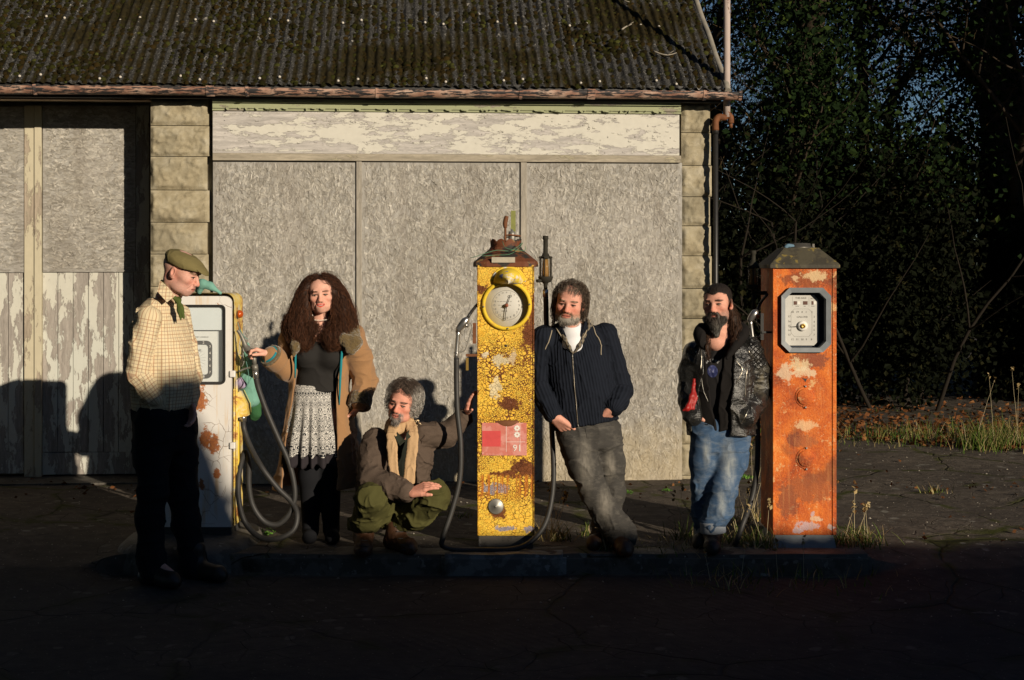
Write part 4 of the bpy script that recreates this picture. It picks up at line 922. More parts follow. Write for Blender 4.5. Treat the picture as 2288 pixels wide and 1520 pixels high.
# hood lamp over the dial
m = MB(); nU, nV = 19, 10; V = []; HX, HZ = DCX + .010, 1.562
for j in range(nV):
    t = j / (nV - 1) * math.pi / 2
    for i in range(nU):
        a = math.pi * i / (nU - 1); V.append((HX + .088 * math.cos(a) * (math.cos(t) * .25 + .75 * math.cos(t) ** .5), -.125 * math.sin(t) * (.35 + .65 * math.sin(a)), HZ + .082 * math.sin(a) * math.cos(t) ** .8 - .006 * math.sin(t)))
F = [(j * nU + i, j * nU + i + 1, (j + 1) * nU + i + 1, (j + 1) * nU + i) for j in range(nV - 1) for i in range(nU - 1)]
V = np.array(V); m.add(V, F, True); m.add(V * np.array((1, 1, 1)) + np.array((0, 0.004, -.005)), [f[::-1] for f in F], True)
for j in range(2): m.tube([(HX + (.088 + .008 * j) * math.cos(a), -.002, HZ + (.088 + .008 * j) * .9 * math.sin(a)) for a in np.linspace(0, math.pi, 20)], .006, 6)
m.build('dial_hood', m_cap('hood_paint', (.70, .50, .04), (.62, .60, .56), (.14, .16, .34), .56), yp)
# sign plate
def Ys(px, py): return Yl(px, py)
(xa, za), (xb, zb) = Ys(1077, 1018), Ys(1177, 945); m = MB(); m.lohi((xa, -.004, za), (xb, .0, zb)); sp = m.build('sign_plate', M['signpink'], yp)
(xa, za), (xb, zb) = Ys(1078, 998), Ys(1119, 963); m = MB(); m.lohi((xa, -.0052, za), (xb, -.004, zb)); m.build('red_block', M['signred'], sp)
m = MB(); x, z = Ys(1131, 0)[0], 0; m.lohi((x, -.0052, Ys(0, 1010)[1]), (x + .002, -.0042, Ys(0, 950)[1])); m.lohi((x, -.0056, Ys(0, 988)[1]), (Ys(1173, 0)[0], -.0042, Ys(0, 987.3)[1])); m.lohi((Ys(1162, 0)[0], -.0058, Ys(0, 1010)[1]), (Ys(1162, 0)[0] + .0015, -.0042, Ys(0, 952)[1]))
text_mb(m, '91', .055, (Ys(1156, 0)[0], -.006, Ys(0, 1002)[1]))
for cy in (957, 971.5):
    cx, cz = Ys(1155.5, cy); b = []
    for k in range(48): a = 2 * math.pi * k / 48; rr = .0165 + .0022 * math.cos(8 * a); b.append((cx + rr * math.cos(a), cz + rr * math.sin(a)))
    inner = [(cx + .0045 * math.cos(2 * math.pi * k / 48), cz + .0045 * math.sin(2 * math.pi * k / 48)) for k in range(48)]; frame_mb(m, b, inner, -.0057, -.0042)
m.build('sign_lettering', M['white'], sp)
m = MB(); cx, cz = Yl(1108, 1132); m.lathe([(.046, 0), (.046, .006), (.040, .009), (.006, .009), (.005, .014), (0, .015)], (cx, 0, cz), 28, 'Y'); m.build('round_cover', M['alu'], yp)
# crescent handle recess
m = MB(); cx, cz = Yl(1134, 940); V = []
for t in np.linspace(-1, 1, 13): V += [(cx + .075 * t, -.001, cz + .002 - .006 * t * t), (cx + .075 * t, -.018 * (1 - t * t), cz - .012 + .010 * t * t), (cx + .075 * t, -.001, cz - .036 * (1 - t * t) - .004)]
m.add(V, [(i * 3 + j, i * 3 + 3 + j, i * 3 + 4 + j, i * 3 + 1 + j) for i in range(12) for j in range(2)], True); m.build('pull_lip', M['rustbare'], yp)
m = MB(); cx, cz = Yl(1131, 773); m.lathe([(.008, -.004), (.008, .002), (.004, .003)], (cx, 0, cz), 10, 'Y'); m.build('keyhole', M['black'], yp)
# side bracket, nozzle and hose (world positions)
def W(px, py, Y): return at(px, py, Y)
Yn = 8.30
m = MB(); m.tube(spline([W(1064, 682, 8.40), W(1056, 694, 8.34), W(1046, 708, Yn), W(1041, 714, Yn)], 5), .0105, 10); m.build('spout', M['rubber'], None) if False else None
def hosepipe(pts, r, name, parent, mat=None, n=7, seg=12):
    m = MB(); m.tube(spline(pts, n), r, seg); return m.build(name, mat or M['rubber'], parent, local=False)
yp.rotation_euler = (0, 0, 0)
hose = hosepipe([W(1020, 800, Yn), W(1020, 850, Yn), W(1022, 920, 8.27), W(1029, 990, 8.25), W(1027, 1070, 8.24), W(1010, 1140, 8.22), W(990, 1200, 8.20), W(991, 1221, 8.21), W(1030, 1229, 8.24), W(1085, 1229, 8.25), W(1140, 1228, 8.25), W(1180, 1215, 8.27), W(1213, 1180, 8.32), W(1230, 1130, 8.38), W(1237, 1060, 8.42), W(1233, 960, 8.46), W(1228, 860, 8.48), W(1222, 760, 8.5), W(1219.5, 660, 8.5)], .0155, 'hose', yp)
m = MB(); m.tube(spline([W(1067, 680, 8.42), W(1060, 688, 8.36), W(1050, 702, Yn), W(1043, 714, Yn)], 5), .009, 10)
m.build('nozzle_spout', M['black'], hose, local=False)
def nozzle(top, elbow, low, parent, mat, guard=1, r0=.015, r1=.014):
    top, elbow, low = map(np.array, (top, elbow, low)); m = MB(); d = elbow - top
    m.tube([top, top + d * .12, top + d * .3, top + d * .62, elbow, elbow + (low - elbow) * .10], [.011, .017, .0235, .0225, .018, .0155], 12)
    m.tube([elbow - (low - elbow) * .03, elbow + (low - elbow) * .2, low - (low - elbow) * .12, low], [.0165, .0125, .0125, .0135], 12)
    m.tube([low - (low - elbow) * .22, low - (low - elbow) * .18], .0165, 12)
    e2 = top + d * .55; m.tube([e2, e2 + np.array((guard * .035, 0, -.012))], [.016, .010], 10)
    o = m.build('nozzle', mat, parent, local=False); g = MB()
    a = top + d * .45 + np.array((guard * .02, 0, 0)); b = low + (elbow - low) * .25
    g.tube(spline([a, a + np.array((guard * .030, 0, -.015)), (a + b) / 2 + np.array((guard * .040, 0, -.01)), b + np.array((guard * .045, 0, .004)), b], 5), .004, 6)
    g.tube(spline([e2 + np.array((guard * .02, 0, -.01)), (a + b) / 2 + np.array((guard * .015, 0, .01)), (a + b) / 2 + np.array((guard * .028, 0, -.028))], 5), .003, 6)
    g.build('trigger_guard', M['alu'], o, local=False) if False else g.build('trigger_guard', M['alu'], parent, local=False)
    return o
nozzle(W(1046, 710, Yn), W(1024, 736, Yn), W(1019, 802, Yn), hose, M['chrome'])
m = MB(); m.lohi(W(1041, 797, 8.34), W(1066, 791, 8.36)); m.lohi(W(1056, 722, 8.36), W(1064, 768, 8.37)); m.build('hose_bracket', M['rustbare'], yp, local=False)
m = MB(); m.lohi(W(1041, 828, 8.31), W(1047, 800, 8.315)); m.build('brass_tag', M['brass'], yp, local=False)
# sight glass on the right
Yg = 8.50
def sight(px, Yd, y_top, y_neck, y_glass0, y_glass1, y_dish, y_stem, parent, rg_=.040):
    z = lambda py: at(px, py, Yd)[2]; c = at(px, 600, Yd); m = MB(); cc = (c[0], c[1], 0)
    m.lathe([(.001, z(y_top)), (.017, z(y_top)), (.018, z(y_top) - .02), (.014, z(y_top) - .025), (.014, z(y_neck)), (.018, z(y_neck) - .002), (.024, z(y_neck) - .016), (.034, z(y_neck) - .02), (.036, z(y_glass0)), (.030, z(y_glass0))][::-1], cc, 16)
    m.lathe([(.030, z(y_glass1)), (.044, z(y_glass1)), (.044, z(y_glass1) - .008), (.034, z(y_dish) + .006), (.018, z(y_dish)), (.012, z(y_dish) - .01), (.011, z(y_stem)), (.001, z(y_stem))][::-1], cc, 18)
    for k in range(6):
        a = R(60 * k + 20); q = (c[0] + .037 * math.cos(a), c[1] + .037 * math.sin(a)); m.tube([(*q, z(y_glass1) - .004), (*q, z(y_glass0) + .006)], .0035, 6); m.lathe([(.007, 0), (.007, .008), (0, .012)], (*q, z(y_glass0) + .002), 6)
    o = m.build('sight_glass', M['darkcap'], parent, local=False)
    m = MB(); m.lathe([(.029, z(y_glass1)), (.029, z(y_glass0))], cc, 16); m.build('glass_cylinder', M['glass'], o, local=False)
    m = MB(); m.lathe([(.020, z(y_glass1)), (.021, z(y_glass1) + .02), (.014, z(y_glass0))], cc, 12); m.build('amber_core', simple('amber_core', (.34, .17, .04), .6, .3), o, local=False)
    return o
sg = sight(1219, Yg, 527, 566, 578, 618, 632, 648, yp)
m = MB(); m.tube([W(1219, 647, Yg), W(1219, 664, Yg)], .0165, 14); m.build('hose_ferrule', M['chrome'], sg, local=False)
m = MB(); m.tube([W(1200, 628, 8.45), W(1214, 627, Yg)], .010, 8); m.build('sight_arm', M['darkcap'], sg, local=False)
yp.rotation_euler = (0, 0, 0)

# ---- orange pump
op = thing('fuel_pump', 'tall orange rusted fuel pump with octagonal grey framed dial', 'fuel pump', (1.716, 8.40, 0), 0, 'old fuel pumps on the kerb')
S4 = 381.0
def Ol(px, py): return (px - 1797.5) / S4, 1.64 - (py - 600) / S4
(x0, z0), (x1, z1) = Ol(1753, 777), Ol(1844, 654); oct_in = chamfer_rect(x0, x1, z0, z1, .038)
(x0, z0), (x1, z1) = Ol(1744, 787), Ol(1855, 643); oct_out = chamfer_rect(x0, x1, z0, z1, .048)
m = MB(); shell_with_hole(m, .372, .40, .077, 1.645, oct_in); ob = m.build('body', M['rust'], op)
m = MB(); m.lohi((.163, -.006, .077), (.186, -.0005, 1.643), .002); m.lohi((-.186, -.004, .077), (-.176, -.0005, 1.643), .0015); m.build('edge_strip', M['rust'], ob)
m = MB(); V = [(-.17, .01, .077), (.17, .01, .077), (.17, .39, .077), (-.17, .39, .077), (-.185, -.01, 0), (.185, -.01, 0), (.185, .4, 0), (-.185, .4, 0)]; m.add(V, [(0, 1, 2, 3), (4, 5, 1, 0), (5, 6, 2, 1), (6, 7, 3, 2), (7, 4, 0, 3)]); m.build('plinth', M['grey'], op)
m = MB(); V = []
prof = [(.192, .208, 1.640), (.204, .220, 1.642), (.204, .220, 1.662), (.195, .21, 1.672), (.108, .12, 1.756), (.104, .115, 1.762)]
for rx_, ry_, z in prof: V += [(sx * rx_, .20 + sy * ry_, z) for sx, sy in ((-1, -1), (1, -1), (1, 1), (-1, 1))]
m.add(V, [(i * 4 + j, i * 4 + (j + 1) % 4, (i + 1) * 4 + (j + 1) % 4, (i + 1) * 4 + j) for i in range(5) for j in range(4)] + [(3, 2, 1, 0), (20, 21, 22, 23)]); oc = m.build('cap', M['ocap'], op)
m = MB(); m.lathe([(.060, 1.760), (.095, 1.762), (.095, 1.768), (.078, 1.770), (.074, 1.790), (.05, 1.792), (.0, 1.792)], (0, .20, 0), 28)
m.lohi((.085, .18, 1.76), (.097, .2, 1.787)); m.build('lamp_socket', simple('socket', (.14, .13, .11), .4, .5, .6, .4), oc)
m = MB(); m.tube(spline([(-.09, .12, 1.762), (-.075, .12, 1.775), (-.04, .14, 1.772)], 4), .012, 8); m.build('cloth_scrap', simple('blue_scrap', (.12, .20, .27), .8, .1), oc)
m = MB(); frame_mb(m, oct_out, oct_in, -.026, .0, -.020)
i2 = np.array(oct_in); n = 8; V = np.concatenate([np.stack([i2[:, 0], np.full(n, -.020), i2[:, 1]], 1), np.stack([i2[:, 0], np.full(n, .055), i2[:, 1]], 1)]); m.add(V, [(j, (j + 1) % n, n + (j + 1) % n, n + j) for j in range(n)])
bez = m.build('dial_frame', M['grey'], op)
m = MB(); poly(m, oct_in, .054); m.build('dial_back', simple('dial_well', (.03, .04, .06), .6, .3), op)
(x0, z0), (x1, z1) = Ol(1756, 773), Ol(1829, 660); fx0, fx1, fz0, fz1 = x0 - .004, x1 + .006, z0, z1
m = MB(); m.prism(chamfer_rect(fx0, fx1, fz0, fz1, .026), .036, .040); od = m.build('dial_face', M['dial'], op)
YF = .0354; m = MB()
def OT(s, px, py, size, mm=None): x, z = Ol(px, py); text_mb(mm or m, s, size, (x, YF, z))
OT('THIS SALE', 1792, 666.5, .015)
for s, px, py in (('18', 1773, 698), ('19', 1784.5, 698), ('0', 1795, 698), ('1', 1804, 698), ('2', 1817, 698), ('3', 1822, 709), ('4', 1822, 720), ('5', 1822, 729), ('6', 1822, 738), ('7', 1822, 749), ('8', 1816, 759.5), ('9', 1804.5, 759.5), ('10', 1795, 759.5), ('11', 1784, 759.5), ('12', 1773, 759.5), ('17', 1766, 708), ('16', 1766, 719), ('15', 1766, 729), ('14', 1766, 739), ('13', 1766, 749)):
    OT(s, px, py, .0165)
OT('GALLONS', 1795, 709, .0145); OT('SHILLINGS', 1784, 684.8, .0045); OT('PENCE', 1801, 684.8, .0045); OT('PRICE PER', 1819, 667.5, .006); OT('GALLON', 1819, 684.8, .005)
for px in (1773, 1810): x, z = Ol(px, 672); m.lohi((x, YF, z - .035), (x + .0008, YF + .0006, z + .022))
o8 = chamfer_rect(*[v for v in (Ol(1770, 0)[0], Ol(1817, 0)[0])], Ol(0, 753)[1], Ol(0, 691)[1], .02)
for k in range(8): a, b = o8[k], o8[(k + 1) % 8]; m.tube([(a[0], YF, a[1]), (b[0], YF, b[1])], .0005, 4)
m.build('dial_lettering', M['inkfaint'], od)
m = MB(); 
for (a, b, cc) in ((1776, 1783, 0), (1797, 1807, 0), (1816, 1820, 0)): m.lohi((Ol(a, 0)[0], YF - .001, Ol(0, 681.5)[1]), (Ol(b, 0)[0], YF + .0006, Ol(0, 673.5)[1]))
m.build('counter_windows', simple('window_dark', (.10, .04, .025), .5, .4), od)
m = MB(); m.lohi((Ol(1784, 0)[0], YF - .001, Ol(0, 681)[1]), (Ol(1790, 0)[0], YF, Ol(0, 674)[1])); m.lohi((Ol(1820.5, 0)[0], YF - .001, Ol(0, 681)[1]), (Ol(1826, 0)[0], YF, Ol(0, 674)[1]))
cx, cz = Ol(1795.5, 729); m.lathe([(.030, -.035), (.030, -.026), (.022, -.020), (.0, -.020)], (cx, 0, cz), 28, 'Y'); m.build('dial_boss', M['white'], od)
m = MB(); m.lathe([(.014, -.02), (.014, -.012), (.009, -.006), (.008, -.012), (.0, -.012)], (cx, 0, cz), 20, 'Y'); m.build('brass_knob', M['brass'], od)
m = MB(); m.tube([(cx - .02, .022, cz - .002), (cx - .075, .03, cz - .006)], [.0022, .001], 5); m.build('dial_hand', M['ink'], od)
for (px, py) in ((1799, 887), (1801, 1025)):
    cx, cz = Ol(px, py); m = MB(); m.lathe([(.062, 0), (.060, .002), (.056, .004), (.053, .0035), (.049, .003), (.048, .009), (.044, .011), (.0, .010)], (cx, 0, cz), 36, 'Y')
    for s in (-1, 1): m.prism([(cx - .018, cz + s * .052), (cx - .008, cz + s * .068), (cx + .008, cz + s * .068), (cx + .018, cz + s * .052)][::s], -.0045, 0)
    c = m.build('round_cover', M['rust'], op)
    m = MB()
    for s in (-1, 1): m.lathe([(.007, .003), (.007, .009), (.004, .012), (0, .012)], (cx, 0, cz + s * .0615), 8, 'Y')
    m.build('cover_bolt', M['alu'], c)
m = MB(); cx, cz = Ol(1798, 848); m.prism([(cx - .018, cz + .008), (cx - .004, cz - .004), (cx + .004, cz - .016), (cx + .012, cz + .002), (cx + .02, cz + .008), (cx + .004, cz + .004)][::-1], -.0012, .0); m.build('torn_hole', M['black'], op)
# left side gear
so = sight(1683, 8.62, 560, 583, 600, 637, 648, 660, op, .036)
m = MB(); m.tube([W(1690, 655, 8.62), W(1725, 655, 8.60)], .012, 8); m.build('sight_arm', M['darkcap'], so, local=False)
m = MB(); m.tube([W(1684, 655, 8.62), W(1684, 690, 8.62)], .012, 8); m.build('hose_ferrule', M['darkcap'], so, local=False)
oh = hosepipe([W(1686, 760, 8.50), W(1690, 850, 8.52), W(1692, 930, 8.52), W(1693, 1000, 8.52), W(1690, 1060, 8.52), W(1678, 1120, 8.50), W(1660, 1170, 8.42), W(1645, 1212, 8.42), W(1632, 1232, 8.52)], .0165, 'hose', op)
nozzle(W(1692, 693, 8.50), W(1676, 714, 8.50), W(1683, 766, 8.50), oh, M['chrome'])
m = MB(); m.tube(spline([W(1692, 694, 8.50), W(1700, 676, 8.54), W(1714, 658, 8.45)], 5), .009, 10); m.build('nozzle_spout', M['black'], oh, local=False)
m = MB(); m.lohi(W(1702, 745, 8.44), W(1728, 740, 8.47)); m.lohi(W(1700, 760, 8.45), W(1706, 700, 8.46)); m.build('hose_bracket', M['black'], op, local=False)

# ---- white pump
WX, WY = -1.903, 8.50
W = lambda px, py, Y: at(px, py, Y - .2 * min(max((Y - 8.5) / .2, 0), 1))
wp = thing('fuel_pump', 'squarish white enamel fuel pump with rust runs and framed window', 'fuel pump', (WX, WY, 0), 0, 'old fuel pumps on the kerb')
SW = FPX / WY; 
def Wl(px, py): return (px - 1144) / SW - WX, 1.64 - (py - 600) / SW
xl, xr = Wl(346, 0)[0], Wl(516, 0)[0]; ztop = Wl(0, 662)[1]; zb = Wl(0, 1178)[1]
(x0, z0), (x1, z1) = Wl(357, 859), Wl(504, 681)
win = round_rect(x0 + .012, x1 - .012, z0 + .012, z1 - .012, .018, 5)
# front pan with rounded upper corners
outer = [(xl, zb), (xr, zb)] + [(xr - .04 + .04 * math.cos(R(a)), ztop - .04 + .04 * math.sin(R(a))) for a in range(0, 91, 15)] + [(xl + .04 + .04 * math.cos(R(a)), ztop - .04 + .04 * math.sin(R(a))) for a in range(90, 181, 15)]
b = bmesh.new(); vo = [b.verts.new((p[0], 0, p[1])) for p in outer]; vi = [b.verts.new((p[0], 0, p[1])) for p in win]
e = [b.edges.new((vo[i], vo[(i + 1) % len(vo)])) for i in range(len(vo))] + [b.edges.new((vi[i], vi[(i + 1) % len(vi)])) for i in range(len(vi))]
bmesh.ops.triangle_fill(b, use_beauty=True, edges=e); m = MB(); m.bm(b)
o = np.array(outer); n = len(o); o2 = o * 1.0; cx_ = (xl + xr) / 2
ring = lambda k, y: np.stack([cx_ + (o[:, 0] - cx_) * k, np.full(n, y), np.where(o[:, 1] > .5, o[:, 1] * 1.0, o[:, 1])], 1)
V = np.concatenate([ring(1, 0), ring(1.012, .006), ring(1.015, .03)]); m.add(V, [(k * n + j, k * n + (j + 1) % n, (k + 1) * n + (j + 1) % n, (k + 1) * n + j) for k in range(2) for j in range(n)], True)
wb = m.build('front_panel', M['enamel'], wp)
xs_ = xr + .014
sill = [(xl - .01, zb), (xs_, zb)] + [(xs_ - .05 + .05 * math.cos(R(a)), ztop + .016 - .05 + .05 * math.sin(R(a))) for a in range(0, 91, 15)] + [(xl + .04 + .05 * math.cos(R(a)), ztop + .016 - .05 + .05 * math.sin(R(a))) for a in range(90, 181, 15)]
m = MB(); o = np.array(sill); n = len(o); V = np.concatenate([np.stack([o[:, 0], np.full(n, y), o[:, 1]], 1) for y in (.022, .055, .30)]); m.add(V, [(k * n + j, k * n + (j + 1) % n, (k + 1) * n + (j + 1) % n, (k + 1) * n + j) for k in range(2) for j in range(n)] + [tuple(range(2 * n, 3 * n))[::-1]], False)
ws = m.build('casing', M['yside'], wp)
m = MB(); m.tube([(xr + .016, .018, zb + .05), (xr + .016, .018, Wl(0, 870)[1])], .006, 8); m.tube([(xr + .024, .05, zb + .3), (xr + .024, .05, Wl(0, 850)[1])], .007, 8)
m.build('side_rod', M['yside'], ws)
for py in (835, 995): m = MB(); cx, cz = Wl(515, py); m.lohi((cx - .004, -.014, cz - .022), (cx + .03, .02, cz + .018), .006); m.build('hinge', M['enamel'], wp)
m = MB(); m.lohi((xl + .01, .01, .02), (xr - .0, .30, zb + .002), .003); m.build('plinth', simple('dark_base', (.05, .05, .048), .6, .3, 0, .4), wp)
fo = round_rect(x0, x1, z0, z1, .028, 5); fi = round_rect(x0 + .014, x1 - .014, z0 + .014, z1 - .014, .018, 5); m = MB(); frame_mb(m, fo, fi, -.010, .0, -.004)
i2 = np.array(fi); n = len(i2); V = np.concatenate([np.stack([i2[:, 0], np.full(n, -.004), i2[:, 1]], 1), np.stack([i2[:, 0], np.full(n, .05), i2[:, 1]], 1)]); m.add(V, [(j, (j + 1) % n, n + (j + 1) % n, n + j) for j in range(n)])
wf = m.build('window_frame', M['rubber'], wp)
m = MB(); poly(m, fi, .0015); m.build('window_pane', M['pane'], wf)
zmid = Wl(0, 738)[1]
m = MB(); m.lohi((x0 + .01, .012, zmid), (x1 - .01, .02, z1 - .01)); m.build('advert_panel', simple('pale_panel', (.60, .66, .67), .5, .4, 0, .08, 6), wp)
m = MB(); m.lohi((x0 + .01, .042, z0 + .01), (x1 - .01, .05, zmid - .002)); m.build('dial_back', simple('grey_back', (.34, .37, .375), .6, .3, 0, .1), wp)
m = MB(); (a0, c0), (a1, c1) = Wl(386, 857), Wl(484, 741); m.lohi((a0, .030, c0), (a1, .036, c1)); wd = m.build('dial_face', simple('dial_pale', (.66, .69, .67), .5, .3, 0, .08), wp)
(a0, c0), (a1, c1) = Wl(392, 847), Wl(472, 762); m = MB(); frame_mb(m, round_rect(a0, a1, c0, c1, .035, 6), round_rect(a0 + .024, a1 - .024, c0 + .024, c1 - .024, .018, 6), .027, .030); m.build('numeral_band', M['ink'], wd)
m = MB(); YF = .0262
ring_t = []
for s, px, py in (('1', 437, 766.5), ('2', 452.5, 766.5), ('3', 467, 775), ('4', 467, 790), ('5', 467, 804), ('6', 467, 818), ('7', 467, 833), ('8', 453, 842.5), ('9', 438, 842.5), ('10', 424, 842.5), ('0', 424, 766.5), ('19', 410, 766.5), ('18', 397.5, 775), ('17', 397.5, 790), ('16', 397.5, 804), ('15', 397.5, 818), ('14', 397.5, 833), ('12', 410, 842.5)):
    x, z = Wl(px, py); text_mb(m, s, .021, (x, YF, z))
m.build('dial_numerals', M['white'], wd)
m = MB(); x, z = Wl(432, 784); text_mb(m, 'GALLONS', .0185, (x, .0293, z)); x, z = Wl(440, 754); text_mb(m, 'BEFORE DELIVERY COMMENCES', .0088, (x, .0293, z)); x, z = Wl(432, 803); m.lathe([(.022, -.029), (.022, -.024), (0, -.022)], (x, 0, z), 20, 'Y')
for k in range(20): a = R(k * 18 + 9); m.tube([(x + .030 * math.sin(a), .0295, z + .030 * math.cos(a)), (x + .07 * math.sin(a), .0295, z + .07 * math.cos(a))], .0004, 4)
m.build('dial_lettering', M['ink'], wd)
m = MB(); q = W(537, 702, 8.80); m.lathe([(.0, .030), (.012, .028), (.021, .020), (.025, .008), (.025, .0)][::-1], tuple(q - np.array((.012, 0, 0))), 18, 'X'); m.build('side_lamp', M['amber'], wp, local=False)
# hose box, nozzle holder and the two runs of hose
m = MB(); a, b_ = W(517, 932, 8.78), W(524, 862, 8.78); c_ = W(549, 920, 8.78)
V = []
for yy in (8.56, 8.68): V += [tuple(W(519, 935, 8.8) * (1, 0, 1) + (0, yy, 0)), tuple(W(556, 928, 8.8) * (1, 0, 1) + (0, yy, 0)), tuple(W(555, 903, 8.8) * (1, 0, 1) + (0, yy, 0)), tuple(W(540, 873, 8.8) * (1, 0, 1) + (0, yy, 0)), tuple(W(519, 866, 8.8) * (1, 0, 1) + (0, yy, 0))]
m.add(V, [(0, 1, 2, 3, 4), (9, 8, 7, 6, 5)] + [(i, 5 + i, 5 + (i + 1) % 5, (i + 1) % 5) for i in range(5)]); m.build('hose_box', M['yside'], wp, local=False)
m = MB(); m.lohi(W(517, 1050, 8.77), W(536, 940, 8.80), .01); m.build('yellow_flange', simple('plain_yellow', (.72, .50, .04), .5, .4, 0, .15), wp, local=False)
m = MB(); m.tube([W(543, 925, 8.82), W(543, 942, 8.82)], .021, 14); m.build('outlet_ferrule', M['chrome'], wp, local=False)
wh = hosepipe([W(543, 938, 8.82), W(546, 962, 8.82), W(560, 1000, 8.78), W(585, 1045, 8.70), W(620, 1090, 8.60), W(650, 1120, 8.52), W(664, 1150, 8.46), W(655, 1185, 8.43), W(620, 1204, 8.42), W(580, 1200, 8.46), W(548, 1168, 8.56), W(534, 1120, 8.66), W(533, 1070, 8.74), W(540, 1030, 8.80), W(548, 1010, 8.85), W(556, 1040, 8.80), W(556, 1085, 8.74), W(565, 1130, 8.70), W(590, 1165, 8.66), W(620, 1172, 8.62), W(645, 1150, 8.60), W(658, 1115, 8.58), W(656, 1075, 8.56), W(644, 1030, 8.54), W(622, 980, 8.52), W(596, 920, 8.50), W(578, 870, 8.49), W(572, 845, 8.48)], .0165, 'hose', wp, n=8)
hn = [W(572, 846, 8.48), W(570.5, 826, 8.48)]
m = MB(); m.tube(hn, .0165, 14); m.build('hose_ferrule', M['chrome'], wh, local=False)
m = MB(); m.tube([W(570.5, 828, 8.48), W(569, 815, 8.48)], .019, 12); m.tube([W(569, 816, 8.48), W(567, 792, 8.48)], [.0125, .0145], 12)
m.tube(spline([W(578, 787, 8.46), W(572, 788, 8.47), W(560, 787, 8.49), W(550, 776, 8.51), W(545, 764, 8.53), W(538, 748, 8.58), W(531, 738, 8.64)], 5), [.012, .017, .021, .0225, .0235, .024, .0245, .025, .025, .0245, .024, .0235, .023, .0215, .020, .0185, .0175, .0165, .0155, .0145, .0135, .0130, .0125, .012, .0115, .011, .0105, .010, .010, .010, .010][:31], 12)
wz = m.build('nozzle', simple('dull_nozzle', (.20, .19, .165), .5, .45, .4, .25), wh, local=False)
m = MB(); m.tube(spline([W(536, 792, 8.56), W(545, 806, 8.54), W(541, 820, 8.55)], 5), .003, 6); m.tube(spline([W(534, 830, 8.62), W(548, 824, 8.54), W(564, 821, 8.49)], 5), .006, 7); m.build('nozzle_stay', M['alu'], wh, local=False)

# rags caught on the white pump
def rag(name, label, pts, rad, mat, amp=.008, sc=(18, 18, 8), group='rags hung on the white pump'):
    f = Fld(); 
    for ch, rr in zip(pts, rad): f.chain([np.array(q, float) for q in ch], rr, .02)
    c0 = np.array(pts[0][0], float); t = thing(name, label, 'cloth', tuple(c0), 0, group); f.disp = lambda P: folds(P, amp, sc, 4); f.amp = amp * 1.5
    return f, t
# ------------------------------------------------------------------ figures: smooth distance fields turned into one continuous surface
def smin(a, b, k):
    h = np.maximum(k - np.abs(a - b), 0) / k; return np.minimum(a, b) - h * h * k * .25
def smax(a, b, k): return -smin(-a, -b, k)
def nrm(v): v = np.array(v, float); return v / np.linalg.norm(v)
class Fld:
    def __init__(s): s.p = []; s.post = None; s.disp = None; s.amp = 0.0
    def add(s, fn, c, R_, k=.01, op='U'): s.p.append((fn, np.array(c, float), R_, k, op)); return s
    def cone(s, a, b, r1, r2, k=.02, op='U'):
        a, b = np.array(a, float), np.array(b, float); ba = b - a; L2 = ba.dot(ba) + 1e-12
        def fn(P): t = np.clip((P - a) @ ba / L2, 0, 1); return np.linalg.norm(P - a - t[:, None] * ba, axis=1) - (r1 + (r2 - r1) * t)
        return s.add(fn, (a + b) / 2, np.sqrt(L2) / 2 + max(r1, r2), k, op)
    def chain(s, pts, rad, k=.02, op='U'):
        for i in range(len(pts) - 1): s.cone(pts[i], pts[i + 1], rad[i], rad[i + 1], k, op)
        return s
    def ell(s, c, r, Rm=None, k=.02, op='U'):
        c = np.array(c, float); r = np.array(r, float); Rm = np.eye(3) if Rm is None else Rm
        def fn(P):
            q = (P - c) @ Rm; k0 = np.linalg.norm(q / r, axis=1); k1 = np.linalg.norm(q / (r * r), axis=1); return np.where(k1 > 1e-9, k0 * (k0 - 1) / np.maximum(k1, 1e-9), -r.min())
        return s.add(fn, c, r.max(), k, op)
    def loft(s, o, Rm, secs, k=.03, op='U', pw=2.3, cap=.03):
        """sections (height, half width, half depth, x offset, y offset) in the frame Rm at o"""
        o = np.array(o, float); S = np.array([(q + (0, 0))[:5] if len(q) < 5 else q for q in secs], float); zz = S[:, 0]
        c = o + Rm @ np.array((S[:, 3].mean(), S[:, 4].mean(), (zz[0] + zz[-1]) / 2)); R_ = math.hypot((zz[-1] - zz[0]) / 2, max(S[:, 1].max(), S[:, 2].max())) + .02
        fine = np.linspace(zz[0], zz[-1], 64); 
        def cub(y):
            v = np.interp(fine, zz, y); 
            for _ in range(6): v[1:-1] = .25 * v[:-2] + .5 * v[1:-1] + .25 * v[2:]
            return v
        A, Bq, X0, Y0 = cub(S[:, 1]), cub(S[:, 2]), cub(S[:, 3]), cub(S[:, 4])
        def fn(P):
            q = (P - o) @ Rm; z = q[:, 2]; a = np.interp(z, fine, A); b = np.interp(z, fine, Bq); x = (q[:, 0] - np.interp(z, fine, X0)) / a; y = (q[:, 1] - np.interp(z, fine, Y0)) / b
            rho = (np.abs(x) ** pw + np.abs(y) ** pw) ** (1 / pw); d = (rho - 1) * np.minimum(a, b) * .9
            return smax(d, np.maximum(zz[0] - z, z - zz[-1]), cap)
        return s.add(fn, c, R_, k, op)
    def eval(s, P, sel=None):
        d = np.full(len(P), 9.0)
        for i, (fn, c, R_, k, op) in enumerate(s.p):
            if sel is not None and not sel[i]: continue
            q = fn(P)
            if op == 'U': d = smin(d, q, k)
            elif op == 'S': d = smax(d, -q, k)
            elif op == 'I': d = smax(d, q, k)
        if s.disp is not None: d = d - s.disp(P)
        if s.post is not None: d = s.post(P, d)
        return d
